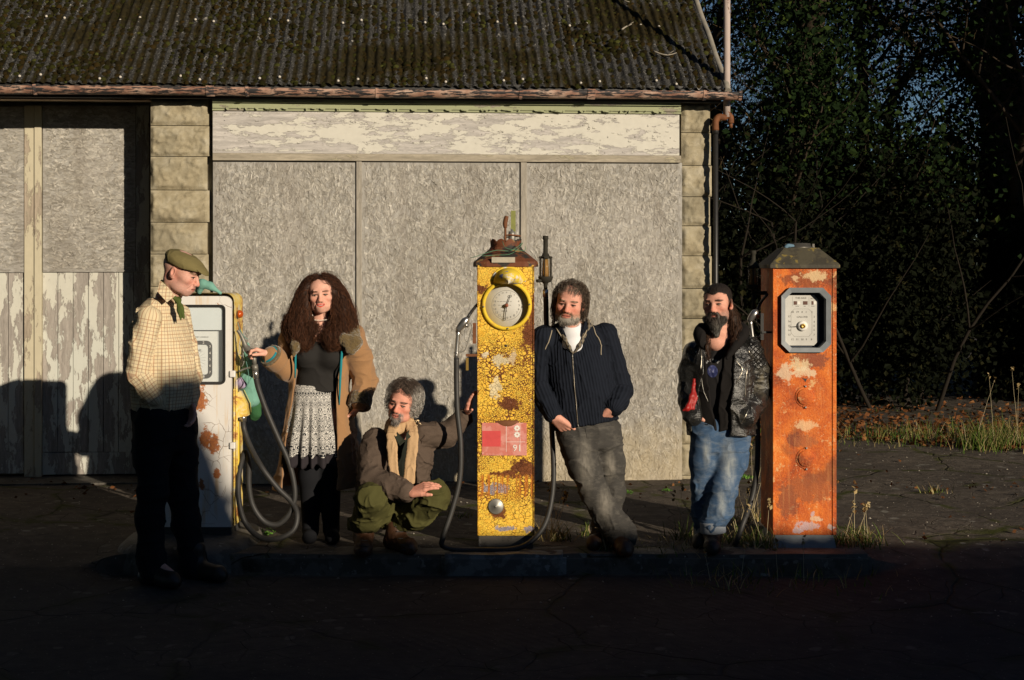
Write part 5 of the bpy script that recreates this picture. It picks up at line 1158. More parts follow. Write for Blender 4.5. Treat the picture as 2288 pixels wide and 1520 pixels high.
def net(f, res, extra=.04):
    U = [p for p in f.p if p[4] == 'U']; lo = np.min([p[1] - p[2] for p in U], 0) - extra; hi = np.max([p[1] + p[2] for p in U], 0) + extra
    Bn = 10; nb = np.ceil((hi - lo) / (res * Bn)).astype(int) + 1; bs = res * Bn
    ii = np.stack(np.meshgrid(*[np.arange(k) for k in nb], indexing='ij'), -1).reshape(-1, 3); cen = lo + (ii + .5) * bs - res * .5
    dc = f.eval(cen); hd = bs * .87; act = np.abs(dc) < hd * 1.25 + f.amp + .012
    D = np.repeat(np.repeat(np.repeat(dc.reshape(nb).astype(np.float32), Bn, 0), Bn, 1), Bn, 2)
    g = np.stack(np.meshgrid(*[np.arange(Bn)] * 3, indexing='ij'), -1).reshape(-1, 3)
    pc = np.array([p[1] for p in f.p]); pr = np.array([p[2] + p[3] for p in f.p]); gl = np.array([p[4] == 'I' for p in f.p])
    for i in np.nonzero(act)[0]:
        b = ii[i] * Bn; P = lo + (b + g) * res
        sel = gl | (np.linalg.norm(pc - cen[i], axis=1) < pr + hd + .05)
        if not sel.any(): sel[:] = True
        D[b[0]:b[0] + Bn, b[1]:b[1] + Bn, b[2]:b[2] + Bn] = f.eval(P, sel).reshape(Bn, Bn, Bn)
    S = D < 0; nx, ny, nz = D.shape
    cnt = np.zeros((nx - 1, ny - 1, nz - 1), np.int8)
    for a in (0, 1):
        for b in (0, 1):
            for c in (0, 1): cnt += S[a:nx - 1 + a, b:ny - 1 + b, c:nz - 1 + c]
    cx = np.argwhere((cnt > 0) & (cnt < 8)); nv = len(cx); acc = np.zeros((nv, 3)); w = np.zeros(nv)
    cor = np.array([(a, b, c) for a in (0, 1) for b in (0, 1) for c in (0, 1)]); val = D[tuple((cx[:, None, :] + cor[None]).transpose(2, 0, 1))]
    for i in range(8):
        for j in range(i + 1, 8):
            if np.abs(cor[i] - cor[j]).sum() == 1:
                a, b = val[:, i], val[:, j]; m = (a < 0) != (b < 0); t = np.where(m, a / np.where(m, a - b, 1), 0)
                acc += np.where(m[:, None], cor[i] + t[:, None] * (cor[j] - cor[i]), 0); w += m
    V = lo + (cx + acc / w[:, None]) * res
    vid = np.full(cnt.shape, -1, np.int32); vid[tuple(cx.T)] = np.arange(nv); F = []
    for ax in range(3):
        u, v = (ax + 1) % 3, (ax + 2) % 3; sl0 = [slice(None)] * 3; sl1 = [slice(None)] * 3; sl0[ax] = slice(0, -1); sl1[ax] = slice(1, None)
        e = np.argwhere(S[tuple(sl0)] != S[tuple(sl1)]); e = e[(e[:, u] > 0) & (e[:, v] > 0) & (e[:, u] < cnt.shape[u]) & (e[:, v] < cnt.shape[v])]
        if not len(e): continue
        eu = np.zeros(3, int); eu[u] = 1; ev = np.zeros(3, int); ev[v] = 1
        q = np.stack([vid[tuple((e - eu - ev).T)], vid[tuple((e - ev).T)], vid[tuple(e.T)], vid[tuple((e - eu).T)]], 1)
        flip = ~S[tuple(e.T)]; q[flip] = q[flip][:, ::-1]; F.append(q[(q >= 0).all(1)])
    F = np.concatenate(F); return V, F
def figure(f, res, name, mat, parent, colfn=None, extra=.02, label=None):
    V, F = net(f, res, extra); p = parent
    while p.parent is not None: p = p.parent
    col = None
    if colfn is not None: col = np.ones((len(V), 4)); col[:, :3] = colfn(V)
    return mk_mesh(bpy.data.meshes.new(name), V - np.array(p.location), np.full(len(F), 4, np.int32), F.astype(np.int32).ravel(), np.ones(len(F), bool), mat, name, parent, label, col)
def rotm(yaw=0, pitch=0, roll=0):
    """person's frame: x to the viewer's right, -y the way he faces; yaw>0 turns to the viewer's right, pitch>0 looks down, roll>0 tips to the viewer's right"""
    return np.array(Matrix.Rotation(R(yaw), 3, 'Z') @ Matrix.Rotation(R(pitch), 3, 'X') @ Matrix.Rotation(R(roll), 3, 'Y'))
class Head:
    def __init__(s, o, yaw=0, pitch=0, roll=0, sc=1.0, w=1.0, jaw=1.0, nose=1.0, smile=0.0): s.smile = smile; s.o = np.array(o, float); s.R = rotm(yaw, pitch, roll); s.s = sc; s.w = w; s.jaw = jaw; s.nose = nose
    def W(s, *p): return s.o + s.R @ (np.array(p, float) * s.s * np.array((s.w, 1, 1)))
    def L(s, P): return ((P - s.o) @ s.R) / s.s / np.array((s.w, 1, 1))
    def E(s, f, c, r, k=.01, op='U', rx=None):
        Rm = s.R if rx is None else s.R @ np.array(Matrix.Rotation(R(rx[1]), 3, rx[0])); f.ell(s.W(*c), np.array(r) * s.s * np.array((s.w, 1, 1)), Rm, k * s.s, op)
    def Cn(s, f, a, b, r1, r2, k=.01, op='U'): f.cone(s.W(*a), s.W(*b), r1 * s.s, r2 * s.s, k * s.s, op)
    def face(s, f):
        j = s.jaw; E, K = s.E, s.Cn
        E(f, (0, .022, .034), (.074, .094, .080), .02); E(f, (0, -.030, .030), (.064, .058, .060), .03)
        E(f, (0, -.036, -.036), (.058 * j, .054, .070), .03); E(f, (0, -.060, -.088), (.030 * j, .028, .026), .03)
        for q in (-1, 1):
            E(f, (q * .043, -.054, -.020), (.022, .026, .020), .022); E(f, (q * .042 * j, -.02, -.075), (.022, .035, .026), .03)
        K(f, (-.034, -.0835, .0225), (.034, -.0835, .0225), .0115, .0115, .013)
        for q in (-1, 1):
            E(f, (q * .0315, -.097, .0005), (.0185, .019, .0140), .010, 'S'); E(f, (q * .031, -.0755, .000), (.0150, .0140, .0110), .004)
            K(f, (q * .018, -.087, .0085), (q * .044, -.079, .006), .0040, .0030, .005)         # upper lids
            K(f, (q * .019, -.085, -.0085), (q * .043, -.078, -.0075), .0030, .0025, .006)
        n = s.nose
        K(f, (0, -.086, .014), (0, -.106 * n, -.026), .0085, .0115, .012); E(f, (0, -.108 * n, -.033), (.0125, .0125, .0105), .008)
        for q in (-1, 1): E(f, (q * .013, -.097, -.037), (.0085, .0110, .0085), .007)
        E(f, (0, -.076, -.062), (.034, .024, .026), .018)
        u = s.smile * .005
        for q in (-1, 1): K(f, (0, -.0925, -.0585 - u * .2), (q * .022, -.0875, -.0595 + u), .0054, .0046, .006); K(f, (0, -.0925, -.0700 - u * .4), (q * .018, -.089, -.0680 + u * .6), .0068, .0050, .006)
        for q in (-1, 1): K(f, (0, -.0985, -.0640 - u * .3), (q * .025, -.094, -.0635 + u), .0018, .0014, .003, 'S')
        for q in (-1, 1): K(f, (q * .020, -.094, -.038), (q * .034, -.080, -.066), .0025, .003, .010, 'S')
        for q in (-1, 1):
            E(f, (q * .079, .016, -.006), (.009, .020, .032), .008, 'U', ('Z', q * 22)); E(f, (q * .088, .010, .000), (.007, .010, .017), .006, 'S', ('Z', q * 22)); E(f, (q * .076, .006, -.030), (.008, .009, .010), .006)
    def colour(s, P, skin, lips, brow=None, hair=None, stub=None, stub_c=None, red=.35, eyes=(.10, .07, .05), browth=.0026):
        q = s.L(P); x, y, z = q.T; ax = np.abs(x); c = np.tile(np.array(skin, float), (len(P), 1)); fr = y < -.045
        head = (np.abs(z) < .13) & (ax < .1) & (np.abs(y) < .14)
        z = z - s.smile * .005 * (ax / .022) ** 1.5 * (np.abs(z + .064) < .02) * (y < -.07) * (ax < .035)
        def mixc(m, col):
            m = np.clip(m, 0, 1)[:, None]; c[:] = c * (1 - m) + np.array(col) * m
        rosy = np.array(skin) * np.array((1.12, .62, .55)) 
        mixc(head * red * (np.exp(-(((ax - .042) / .02) ** 2 + ((z + .030) / .022) ** 2)) + 1.1 * np.exp(-((x / .016) ** 2 + ((z + .03) / .018) ** 2)) * fr + .6 * np.exp(-(((y - .012) / .03) ** 2 + ((ax - .085) / .02) ** 2))), rosy)
        c *= (1 + .10 * fbm(P, 60, 2, 3) + .08 * vnoise(P, 210, 5))[:, None]
        if stub is not None:
            m = stub(q) * (.75 + .35 * fbm(P, 160, 2, 4)); 
            if callable(stub_c): mm = np.clip(m, 0, 1)[:, None]; c[:] = c * (1 - mm) + stub_c(q, P) * mm
            else: mixc(m, stub_c)
        mixc(fr * head * sstep(.027 - ax, 0, .006) * sstep(.0135 - np.abs(z + .064) - ax * .22, 0, .004) * (y < -.078), lips)
        mixc(fr * head * sstep(.0022 - np.abs(z + .064), 0, .0015) * sstep(.026 - ax, 0, .006), (.05, .012, .010))
        if brow is not None:
            zb = .0235 - .35 * np.maximum(ax - .034, 0) + .0; m = sstep(browth + .003 - np.abs(z - zb), 0, .004) * sstep(ax, .010, .017) * sstep(.052 - ax, 0, .008) * fr
            mixc(m * head * (.8 + .3 * fbm(P, 220, 2, 5)), brow)
        # eyes: lid line, white and iris seen through the slit
        e = (sstep(.0130 - np.abs(ax - .031), 0, .003) * sstep(.0042 - np.abs(z - .0002), 0, .002)) * fr * head; mixc(e, (.26, .20, .17))
        e = (sstep(.0064 - np.abs(ax - .031), 0, .002) * sstep(.0050 - np.abs(z - .0005), 0, .002)) * fr * head; mixc(e, eyes)
        e = (sstep(.0155 - np.abs(ax - .031), 0, .003) * sstep(.0034 - np.abs(z - .0052 + 12 * (ax - .031) ** 2), 0, .0018)) * fr * head; mixc(e * .95, (.035, .016, .010))
        for sg in (-1, 1): mixc(head * sstep(.0045 - np.hypot(x - sg * .0085, z + .0435), 0, .002) * fr * .8, (.08, .02, .015))
        if hair is not None: mixc(head * hair[0](q), hair[1])
        return c

def hand(f, wrist, d, n, th, curl=(25, 30, 20), s=1.0, thumb=(.55, .65, .25), spread=.0, thumb_in=.3):
    """d: towards the fingers, n: the way the palm faces, th: the thumb's side"""
    d, n, th = nrm(d), nrm(n), np.array(th, float); th = nrm(th - d * th.dot(d)); n = nrm(n - d * n.dot(d) - th * n.dot(th)); w = np.array(wrist, float)
    off = (.030, .0105, -.0095, -.0285); ln = (.072, .080, .074, .058); kl = (.090, .094, .090, .082)
    for i in range(4):
        b = w + th * off[i] * s + d * kl[i] * s; f.cone(w + th * off[i] * .55 * s + d * .012 * s, b, .0165 * s, .0118 * s, .012)
    for i in range(4):
        p = w + th * off[i] * s + d * kl[i] * s; a = 0.0; dd = nrm(d + th * off[i] * spread * 8)
        for k, (fr, r1, r2) in enumerate(((.46, .0098, .0088), (.30, .0086, .0080), (.24, .0079, .0068))):
            c = curl[i][k] if not np.isscalar(curl[0]) else curl[k] + i * 2; a += R(c); v = dd * math.cos(a) + n * math.sin(a); q = p + v * ln[i] * fr * s; f.cone(p, q, r1 * s, r2 * s, .004 if k else .008); p = q
    p = w + d * .022 * s + th * .020 * s + n * .004 * s; v = nrm(d * thumb[0] + th * thumb[1] + n * thumb[2])
    q = p + v * .046 * s; f.cone(p, q, .0165 * s, .0115 * s, .014); v2 = nrm(v + d * thumb_in + n * thumb_in * .6); r = q + v2 * .030 * s; f.cone(q, r, .0110 * s, .0098 * s, .004); v3 = nrm(v2 + d * thumb_in * .6 + n * .1); f.cone(r, r + v3 * .024 * s, .0097 * s, .0078 * s, .004)
def shoe(f, ankle, toe, rz, r=1.0, k=.02, shaft=None, flat=None):
    """heel under the ankle, toe point on the ground; rz ground height"""
    a, t = np.array(ankle, float), np.array(toe, float); d = nrm((t - a) * (1, 1, 0)); h = a * (1, 1, 0) + (0, 0, rz)
    heel = h - d * .045 + (0, 0, .040 * r); ball = h + d * (np.linalg.norm((t - a)[:2]) - .055) + (0, 0, .038 * r); tip = h + d * (np.linalg.norm((t - a)[:2]) - .035) + (0, 0, .030 * r)
    f.cone(heel, ball, .037 * r, .043 * r, k); f.cone(ball, tip, .043 * r, .030 * r, k); f.cone(a, ball - d * .03, .044 * r, .034 * r, .03); f.cone(heel, a, .038 * r, .043 * r, .03)
    if shaft is not None: f.cone(a, shaft, .044 * r, .050 * r, .03)
    return f
def slab(f, fn, k=.012):
    """cut fn<0 away from everything added so far"""
    return f.add(fn, (0, 8, 1), 50.0, k, 'S')
def flatten(z0, zt=.012):
    def post(P, d): return smax(d, z0 - P[:, 2], .006)
    return post
def folds(P, amp, sc=(9, 9, 14), seed=0, sharp=1.6):
    q = P * np.array(sc); q = q + .6 * np.stack([vnoise(q, .7, seed + 1), vnoise(q, .7, seed + 2), vnoise(q, .7, seed + 3)], 1)
    r = 1 - np.abs(vnoise(q, 1.0, seed)) * 2; r2 = 1 - np.abs(vnoise(q, 2.1, seed + 7)) * 2
    return amp * (np.maximum(r, 0) ** 2.4 * 1.0 - np.maximum(-r, 0) * .55 + r2 * .22 - .15)
def strands(f, roots, flow, S, L, offs, r, rg, wave=.0, wfreq=6.0, keep=True, grav=0.0, cols=None, taper=.3, reject=None):
    """hair lying over the field f: vectorised walk along its surface"""
    P = np.array(roots, float); n = len(P); ph = rg.uniform(0, 6.28, n); ph2 = rg.uniform(0, 6.28, n); fq = wfreq * rg.uniform(.6, 1.4, n); out = []
    L_ = L * rg.uniform(.6, 1.2, n); of = offs * rg.uniform(.1, 1.0, n) ** 1.2; e = .004
    side = rg.normal(size=(n, 3)); vel = None
    for i in range(S + 1):
        if keep:
            d = f.eval(P); g = np.stack([f.eval(P + np.eye(3)[k] * e) - d for k in range(3)], 1); g /= np.linalg.norm(g, axis=1)[:, None] + 1e-9; P = P - g * (d - of)[:, None] * (1 if i == 0 else .8)
        out.append(P.copy()); t = i / S
        v = flow(P, t); v = v / (np.linalg.norm(v, axis=1)[:, None] + 1e-9); sd = np.cross(v, side); sd /= np.linalg.norm(sd, axis=1)[:, None] + 1e-9; s2 = np.cross(v, sd)
        v = v + wave * (np.sin(ph + fq * t * 6.28)[:, None] * sd + np.cos(ph2 + fq * t * 6.28)[:, None] * s2); v = v / np.linalg.norm(v, axis=1)[:, None]
        vel = v if vel is None else vel * .35 + v * .65; P = P + vel * (L_ / S)[:, None]
    Q = np.stack(out, 1)
    if reject is not None:
        ok = ~reject(Q.reshape(-1, 3)).reshape(n, -1).any(1); Q = Q[ok]; side = side[ok]; n = len(Q); cols = cols[ok] if cols is not None else None
    T = np.gradient(Q, axis=1); T /= np.linalg.norm(T, axis=2)[:, :, None] + 1e-9; U = np.cross(T, side[:, None, :]); U /= np.linalg.norm(U, axis=2)[:, :, None] + 1e-9; Wv = np.cross(T, U)
    rr = r * rg.uniform(.6, 1.3, n)[:, None, None] * np.linspace(1, taper, S + 1)[None, :, None]; V = np.stack([Q + rr * (math.cos(a) * U + math.sin(a) * Wv) for a in (0, 2.09, 4.19)], 2)
    V = V.reshape(-1, 3); base = np.arange(n)[:, None, None] * (S + 1) * 3 + np.arange(S)[None, :, None] * 3; j = np.arange(3)[None, None, :]; F = np.stack([base + j, base + (j + 1) % 3, base + 3 + (j + 1) % 3, base + 3 + j], -1).reshape(-1, 4)
    m = MB(); cc = None
    if cols is not None: cc = np.repeat(cols, (S + 1) * 3, 0)
    m.v.append(V); m.f = F.tolist(); m.sm = [True] * len(F); m.n = len(V); c = np.ones((len(V), 4)); 
    if cc is not None: c[:, :3] = cc
    m.col.append(c); return m
def merge(m, V, F, col):
    m.add(V, F.tolist(), True, col=col); return m
def surf_tube(f, pts, off, r, n=6, S=None, it=4):
    """a cord, zip or seam laid on the surface of field f"""
    P = spline(pts, S or 8); e = .004
    for _ in range(it):
        d = f.eval(P); g = np.stack([f.eval(P + np.eye(3)[k] * e) - d for k in range(3)], 1); g /= np.linalg.norm(g, axis=1)[:, None] + 1e-9; P = P - g * (d - off)[:, None]
    return MB().tube(P, r, n)
def front(f, p, toward=(0, -1, 0), far=.6):
    """march from in front of the figure onto the surface of f along the view"""
    d = np.array(p, float) / np.array(p, float)[1]; o = np.array(p, float) - d * far
    best = (9, o); dn = nrm(d)
    for _ in range(80):
        q = f.eval(o[None])[0]
        if q < best[0] + 1e-5: best = (q, o)
        if abs(q) < .0008: return o
        o = o + dn * max(.0008, q * .8)
    if best[0] > .05: print('front: missed', p)
    return best[1]
def proj(f, H, x, z, off=0.0, y0=-.16):
    o = H.W(x, y0, z); d = nrm(H.R @ np.array((0, 1.0, 0)))
    for _ in range(50):
        q = f.eval(o[None])[0]
        if abs(q) < .0005: break
        o = o + d * max(.0004, q * .85)
    return o - d * off
def face_details(f, H, parent, brow, iris=(.045, .030, .018), lash=.0014, bw=.0012, seed=1, slit=1.0):
    hf = Fld(); H.face(hf); rg = np.random.RandomState(seed); s = H.s
    for q in (-1, 1):
        m = MB()
        for k in range(34):
            t = rg.rand(); x = q * (.013 + .036 * t); z = .0205 + .0055 * math.sin(t * 2.4) + rg.normal() * .0014; a = proj(hf, H, x, z, .0004); b_ = proj(hf, H, x + q * .0075, z + .0022 - .0055 * t, .0012)
            m.tube([a, (a + b_) / 2 - nrm(H.R @ (0, 1, 0)) * .0006, b_], [bw * s, bw * s, bw * .4], 4, False)
        m.build('eyebrow', brow, parent, local=False)
        m = MB(); m.tube([proj(hf, H, q * x, z, .0006) for x, z in ((.0165, .0005), (.022, .0040), (.031, .0058), (.040, .0040), (.0465, .0000))], [lash * .6, lash, lash * 1.15, lash, lash * .7], 5)
        m.build('upper_eyelid', M['lash'], parent, local=False)
        m = MB(); c = proj(hf, H, q * .031, .0005 * slit, -.0012); ax = H.R @ np.array((0, -1.0, 0)); rm = Matrix(np.stack([H.R[:, 0], H.R[:, 2] * -1, ax], 1).tolist())
        m.lathe([(.0058, -.002), (.0054, .0012), (.003, .0026), (0, .0030)], tuple(c), 12, M=rm); eye = m.build('eye', M['iris'], parent, local=False)
        m = MB(); m.lathe([(.0, -.003), (.0026, -.001), (0, .0006)], tuple(proj(hf, H, q * .0085, -.0435, .0)), 8, M=rm); m.build('nostril', M['lash'], parent, local=False)
    m = MB(); u = H.smile * .005
    m.tube([proj(hf, H, x, -.0640 + u * (abs(x) / .024) ** 1.5, .0002) for x in np.linspace(-.0245, .0245, 9)], [.0006, .0009, .0011, .0012, .0012, .0012, .0011, .0009, .0006], 5); mo = m.build('mouth_line', M['lash'], parent, local=False)
    if H.smile > .8:
        m = MB(); m.tube([proj(hf, H, x, -.0625 + u * (abs(x) / .024) ** 1.5, .0012) for x in np.linspace(-.016, .016, 9)], [.0008, .0018, .0022, .0024, .0024, .0024, .0022, .0018, .0008], 6); m.build('teeth', M['teeth'], parent, local=False)
# ---- materials of figures
def m_skin():
    n = N('skin', .62, .25); n.b.inputs['Subsurface Weight'].default_value = .04; n.b.inputs['Subsurface Radius'].default_value = (.010, .004, .002); n.b.inputs['Subsurface Scale'].default_value = .6
    nz = n.noise(140, 3, .6); n.bump(nz, .25, .002); return n.out(n.mix(n.ma('MULTIPLY', nz, .35), n.attr(), (.42, .17, .11)))
def m_hair(name='hair', rough=.6):
    n = N(name, rough, .22); nz = n.noise(1, 3, .6, vec=n.mp((260, 260, 40))); return n.out(n.mix(n.ma('MULTIPLY', nz, .5), n.attr(), (.012, .008, .006)))
def m_cloth(name, a, b=None, sc=400, rough=.9, bump=.35, bd=.002, big=.15, spec=.15, sheen=0.0):
    n = N(name, rough, spec); v = n.noise(sc, 2, .6); w = n.noise(14, 4, .6); b = b or tuple(x * .6 for x in a)
    c = n.mix(v, a, b); c = n.mix(n.ma('MULTIPLY', w, big), c, tuple(x * .45 for x in a)); n.bump(n.ma('ADD', v, w), bump, bd); n.b.inputs['Sheen Weight'].default_value = sheen; return n.out(c)
def m_vc(name, rough=.85, sc=300, bump=.4, spec=.2, big=.25, bd=.002):
    n = N(name, rough, spec); v = n.noise(sc, 2, .6); w = n.noise(18, 4, .6); c = n.mix(n.ma('MULTIPLY', n.ma('MULTIPLY', v, w), big * 2), n.attr(), (.01, .009, .008)); n.bump(n.ma('ADD', v, w), bump, bd); return n.out(c)
M['lash'] = simple('dark_lash', (.030, .014, .010), .6, .2, 0, .1, 30, 0); M['iris'] = simple('iris', (.045, .032, .022), .15, .5, 0, .1, 30, 0); M['teeth'] = simple('teeth', (.62, .57, .48), .3, .4, 0, .05, 30, 0); M['skin'] = m_skin(); M['hair'] = m_hair(); M['vc'] = m_vc('dyed_cloth')

for name, label, pts, rad, mat in (
    ('rag', 'teal rag draped over the top of the white pump beside the flat cap', [[W(446, 652, 8.72), W(452, 634, 8.70), W(470, 640, 8.70), W(492, 655, 8.72)], [W(440, 650, 8.75), W(449, 628, 8.75)]], [[.018, .022, .020, .010], [.014, .014]], 'teal'),
    ('rag', 'pale green padded cloth hanging behind the pump nozzle', [[W(553, 770, 8.92), W(556, 815, 8.92), W(556, 850, 8.92), W(562, 890, 8.92)], [W(545, 830, 8.92), W(560, 895, 8.92)], [W(566, 860, 8.92), W(570, 895, 8.92)]], [[.012, .030, .048, .040], [.02, .045], [.03, .028]], 'teal'),
    ('rag', 'dark green cloth hanging below the pale green one', [[W(566, 900, 8.94), W(570, 925, 8.94), W(566, 934, 8.94)], [W(576, 900, 8.94), W(574, 925, 8.94)]], [[.035, .032, .014], [.022, .020]], 'green'),
    ('rag', 'small mauve rag tucked above the hose box', [[W(536, 852, 8.80), W(542, 858, 8.78)], [W(534, 862, 8.80), W(546, 860, 8.78)]], [[.020, .018], [.016, .010]], 'mauve')):
    f, t = rag(name, label, pts, rad, mat); figure(f, .004, 'fabric', M[mat], t)
m = MB(); m.tube(spline([W(531, 720, 8.72), W(536, 736, 8.66), W(545, 752, 8.60), W(553, 758, 8.6)], 6), .0025, 5); m.tube(spline([W(536, 770, 8.75), W(548, 800, 8.66), W(556, 845, 8.6), W(548, 868, 8.66), W(538, 872, 8.72), W(552, 862, 8.62), W(564, 838, 8.6)], 6), .0022, 5)
m.build('twine', simple('teal_twine', (.12, .26, .22), .8, .1), wp, local=False)
# ------------------------------------------------------------------ person in flat cap (left), in profile
def PT(Y0):
    def f(px, py, dy=0.0): return at(px, py, Y0 + dy)
    return f
p = PT(7.93)
def arc_uv(torso, To, Rt, arms, tw=.17, aw=.055):
    """cloth coordinates in metres: round the trunk and up it, or round the sleeve and along it"""
    def fn(P):
        q = (P - To) @ Rt; u = np.arctan2(q[:, 0], -q[:, 1]) * tw; v = q[:, 2]; best = torso.eval(P); out = np.stack([u, v, v * 0], 1)
        for (a, b) in arms:
            ba = b - a; t = np.clip((P - a) @ ba / ba.dot(ba), 0, 1); r = P - a - t[:, None] * ba; d = np.linalg.norm(r, axis=1) - aw * 1.15; ax = nrm(ba); e1 = nrm(np.cross(ax, (0, 1.0, 0))); e2 = np.cross(ax, e1)
            m = d < best; best = np.where(m, d, best); out[m] = np.stack([np.arctan2(r @ e1, r @ e2) * aw + 3, (t * np.linalg.norm(ba)) + 3, t * 0 + 1], 1)[m]
        return out
    return fn
def checks():
    n = N('checked_shirt', .9, .1); s = n.sep(n.attr()); nz = n.ma('MULTIPLY', n.noise(9, 3), .006)
    def line(c, per, wd, ph=0.0): return n.ma('LESS_THAN', n.ma('ABSOLUTE', n.ma('SUBTRACT', n.ma('FRACT', n.ma('MULTIPLY_ADD', c, 1 / per, ph + 50)), .5)), wd)
    u = n.ma('ADD', s[0], nz); v = n.ma('ADD', s[1], nz)
    c = n.mix(n.noise(6, 3), (.68, .575, .38), (.60, .50, .32))
    c = n.mix(n.ma('MULTIPLY', line(u, .019, .10), .48), c, (.20, .11, .10)); c = n.mix(n.ma('MULTIPLY', line(v, .019, .10), .48), c, (.16, .10, .11))
    c = n.mix(n.ma('MULTIPLY', line(u, .038, .08, .25), .4), c, (.42, .20, .10)); c = n.mix(n.ma('MULTIPLY', line(v, .038, .08, .25), .3), c, (.42, .22, .10))
    n.bump(n.noise(30, 4, .6), .5, .006); return n.out(c)
g1 = -.09
man1 = thing('person', 'person in flat cap and checked shirt standing in profile before the white pump', 'person', (p(370, 600)[0], 7.93, g1))
H1 = Head(p(406, 609), yaw=78, pitch=20, roll=0, sc=1.02, w=.98, jaw=1.0)
sk1 = (.66, .37, .29)
sh_r, sh_l = p(334, 712, -.12), p(400, 708, .22); el_r, wr_r = p(306, 838, -.15), p(346, 893, -.13); el_l, wr_l = p(425, 838, .22), p(424, 900, .05)
hip_r, hip_l = p(346, 940, -.06), p(398, 940, .12); kn_r, kn_l = p(342, 1108, -.06), p(408, 1102, .12); an_r, an_l = p(338, 1250, -.05), p(432, 1250, .14)
Rt = rotm(62); neck1 = p(372, 668, .05)
b = Fld(); H1.face(b)
b.chain([H1.W(0, .035, -.05), p(383, 655, .04), neck1], [.054, .055, .062], .03)
b.loft(p(366, 930, .05), Rt, [(0, .12, .09), (.2, .12, .09), (.42, .13, .085), (.52, .11, .06), (.60, .06, .05)], .03)
b.chain([sh_r, el_r, wr_r], [.036, .032, .026], .01); b.chain([sh_l, el_l, wr_l], [.036, .032, .026], .01)
b.chain([hip_r, kn_r, an_r], [.07, .05, .034], .03); b.chain([hip_l, kn_l, an_l], [.07, .05, .034], .03)
hand(b, wr_r, p(360, 935, -.06) - wr_r, (0, 1, 0), (1, 0, 0), (20, 20, 15)); hand(b, wr_l, p(430, 940, 0) - wr_l, (-1, .3, 0), (1, -1, 0), (20, 20, 15))
b.cone(an_r, p(380, 1285, -.1), .03, .03); b.cone(an_l, p(470, 1285, .1), .03, .03)
stub = lambda q: .28 * sstep(-q[:, 2], .02, .05) * (q[:, 1] < .01)
figure(b, .0030, 'body', M['skin'], man1, lambda P: H1.colour(P, sk1, (.50, .20, .16), (.30, .20, .13), (lambda q: .35 * sstep(q[:, 2] + .55 * q[:, 1], .03, .06), (.40, .30, .26)), stub, (.36, .26, .24), .5))
face_details(b, H1, man1, simple('sandy_brow', (.22, .14, .09), .8, .1, 0, .2), seed=1)
c = Fld(); c.loft(p(362, 916, .04), Rt, [(-.0, .175, .150, 0, -.01), (.12, .180, .165, 0, -.020), (.28, .178, .155, 0, -.010), (.42, .182, .132, 0, .005), (.50, .178, .112, 0, .01), (.57, .145, .09, 0, .012), (.62, .085, .072, 0, .0)], .03, pw=2.2); tors = Fld(); tors.p = list(c.p)
c.chain([sh_r + (-.0, .01, 0), (sh_r + el_r) / 2 + (-.008, 0, 0), el_r, (el_r + wr_r) / 2, wr_r + (wr_r - el_r) * -.05], [.066, .066, .062, .056, .048], .012)
c.chain([sh_l, el_l, wr_l], [.066, .06, .045], .02)
c.disp = lambda P: folds(P, .009, (12, 12, 6), 3) + .5 * folds(P, .009, (26, 26, 13), 9) * (.35 + .65 * np.exp(-(np.linalg.norm(P - el_r, axis=1) / .12) ** 2)); c.amp = .014
cut = lambda P, d: smax(d, -(np.linalg.norm(P - neck1 - (0, 0, .055), axis=1) - .073), .01)
c.post = cut; M['checks'] = checks(); sh1 = figure(c, .004, 'shirt', M['checks'], man1, arc_uv(tors, p(362, 916, .04), Rt, [(sh_r, el_r), (el_r, wr_r)]))
m = MB()
# collar leaves
def leaf_sheet(m, pts, th=.004):
    pts = np.array(pts, float); nn = nrm(np.cross(pts[1] - pts[0], pts[2] - pts[0])); n = len(pts)
    V = np.concatenate([pts - nn * th / 2, pts + nn * th / 2]); m.add(V, [tuple(range(n)), tuple(range(n, 2 * n))[::-1]] + [((i + 1) % n, i, n + i, n + (i + 1) % n) for i in range(n)])
leaf_sheet(m, [p(358, 628, -.05), p(372, 640, -.08), p(391, 662, -.09), p(374, 675, -.11), p(352, 650, -.10)], .006)
leaf_sheet(m, [p(391, 660, -.08), p(396, 668, -.03), p(392, 680, -.07), p(384, 670, -.09)], .005)
[k.__setitem__((slice(None), slice(0, 3)), v[:, [0, 2, 1]]) for k, v in zip(m.col, m.v)]; m.build('collar', M['checks'], sh1, local=False, col=True)
m = MB(); m.tube([p(362, 872, -.20), p(366, 872, -.2)], .004, 6)
for q in ((407, 700), (410, 735), (413, 782), (418, 820)): pass
m = MB(); m.add(*(lambda q: (q, [(0, 1, 2, 3)]))([p(330, 870, -.22), p(352, 868, -.22), p(354, 896, -.22), p(334, 900, -.22)])) if False else None
# cuff
cf = Fld(); a, b2 = wr_r + (el_r - wr_r) * .20, wr_r + (wr_r - el_r) * .03; cf.cone(a, b2, .052, .047, .01); cf.post = lambda P, d: np.maximum(d, np.maximum((P - b2) @ nrm(b2 - a), -(P - a) @ nrm(b2 - a)))
figure(cf, .004, 'cuff', M['checks'], sh1, arc_uv(tors, p(362, 916, .04), Rt, [(el_r, wr_r)]))
c = Fld(); c.loft(p(364, 985, .04), Rt, [(-.06, .15, .13), (.05, .175, .15), (.2, .175, .15)], .04)
c.chain([hip_r + (0, 0, .0), p(338, 1020, -.05), kn_r + (.0, 0, .02), p(335, 1160, -.05), an_r, p(340, 1278, -.06)], [.098, .092, .078, .074, .072, .070], .04)
c.chain([hip_l, p(404, 1020, .12), kn_l, p(416, 1170, .13), an_l, p(438, 1276, .12)], [.098, .092, .080, .074, .070, .068], .04)
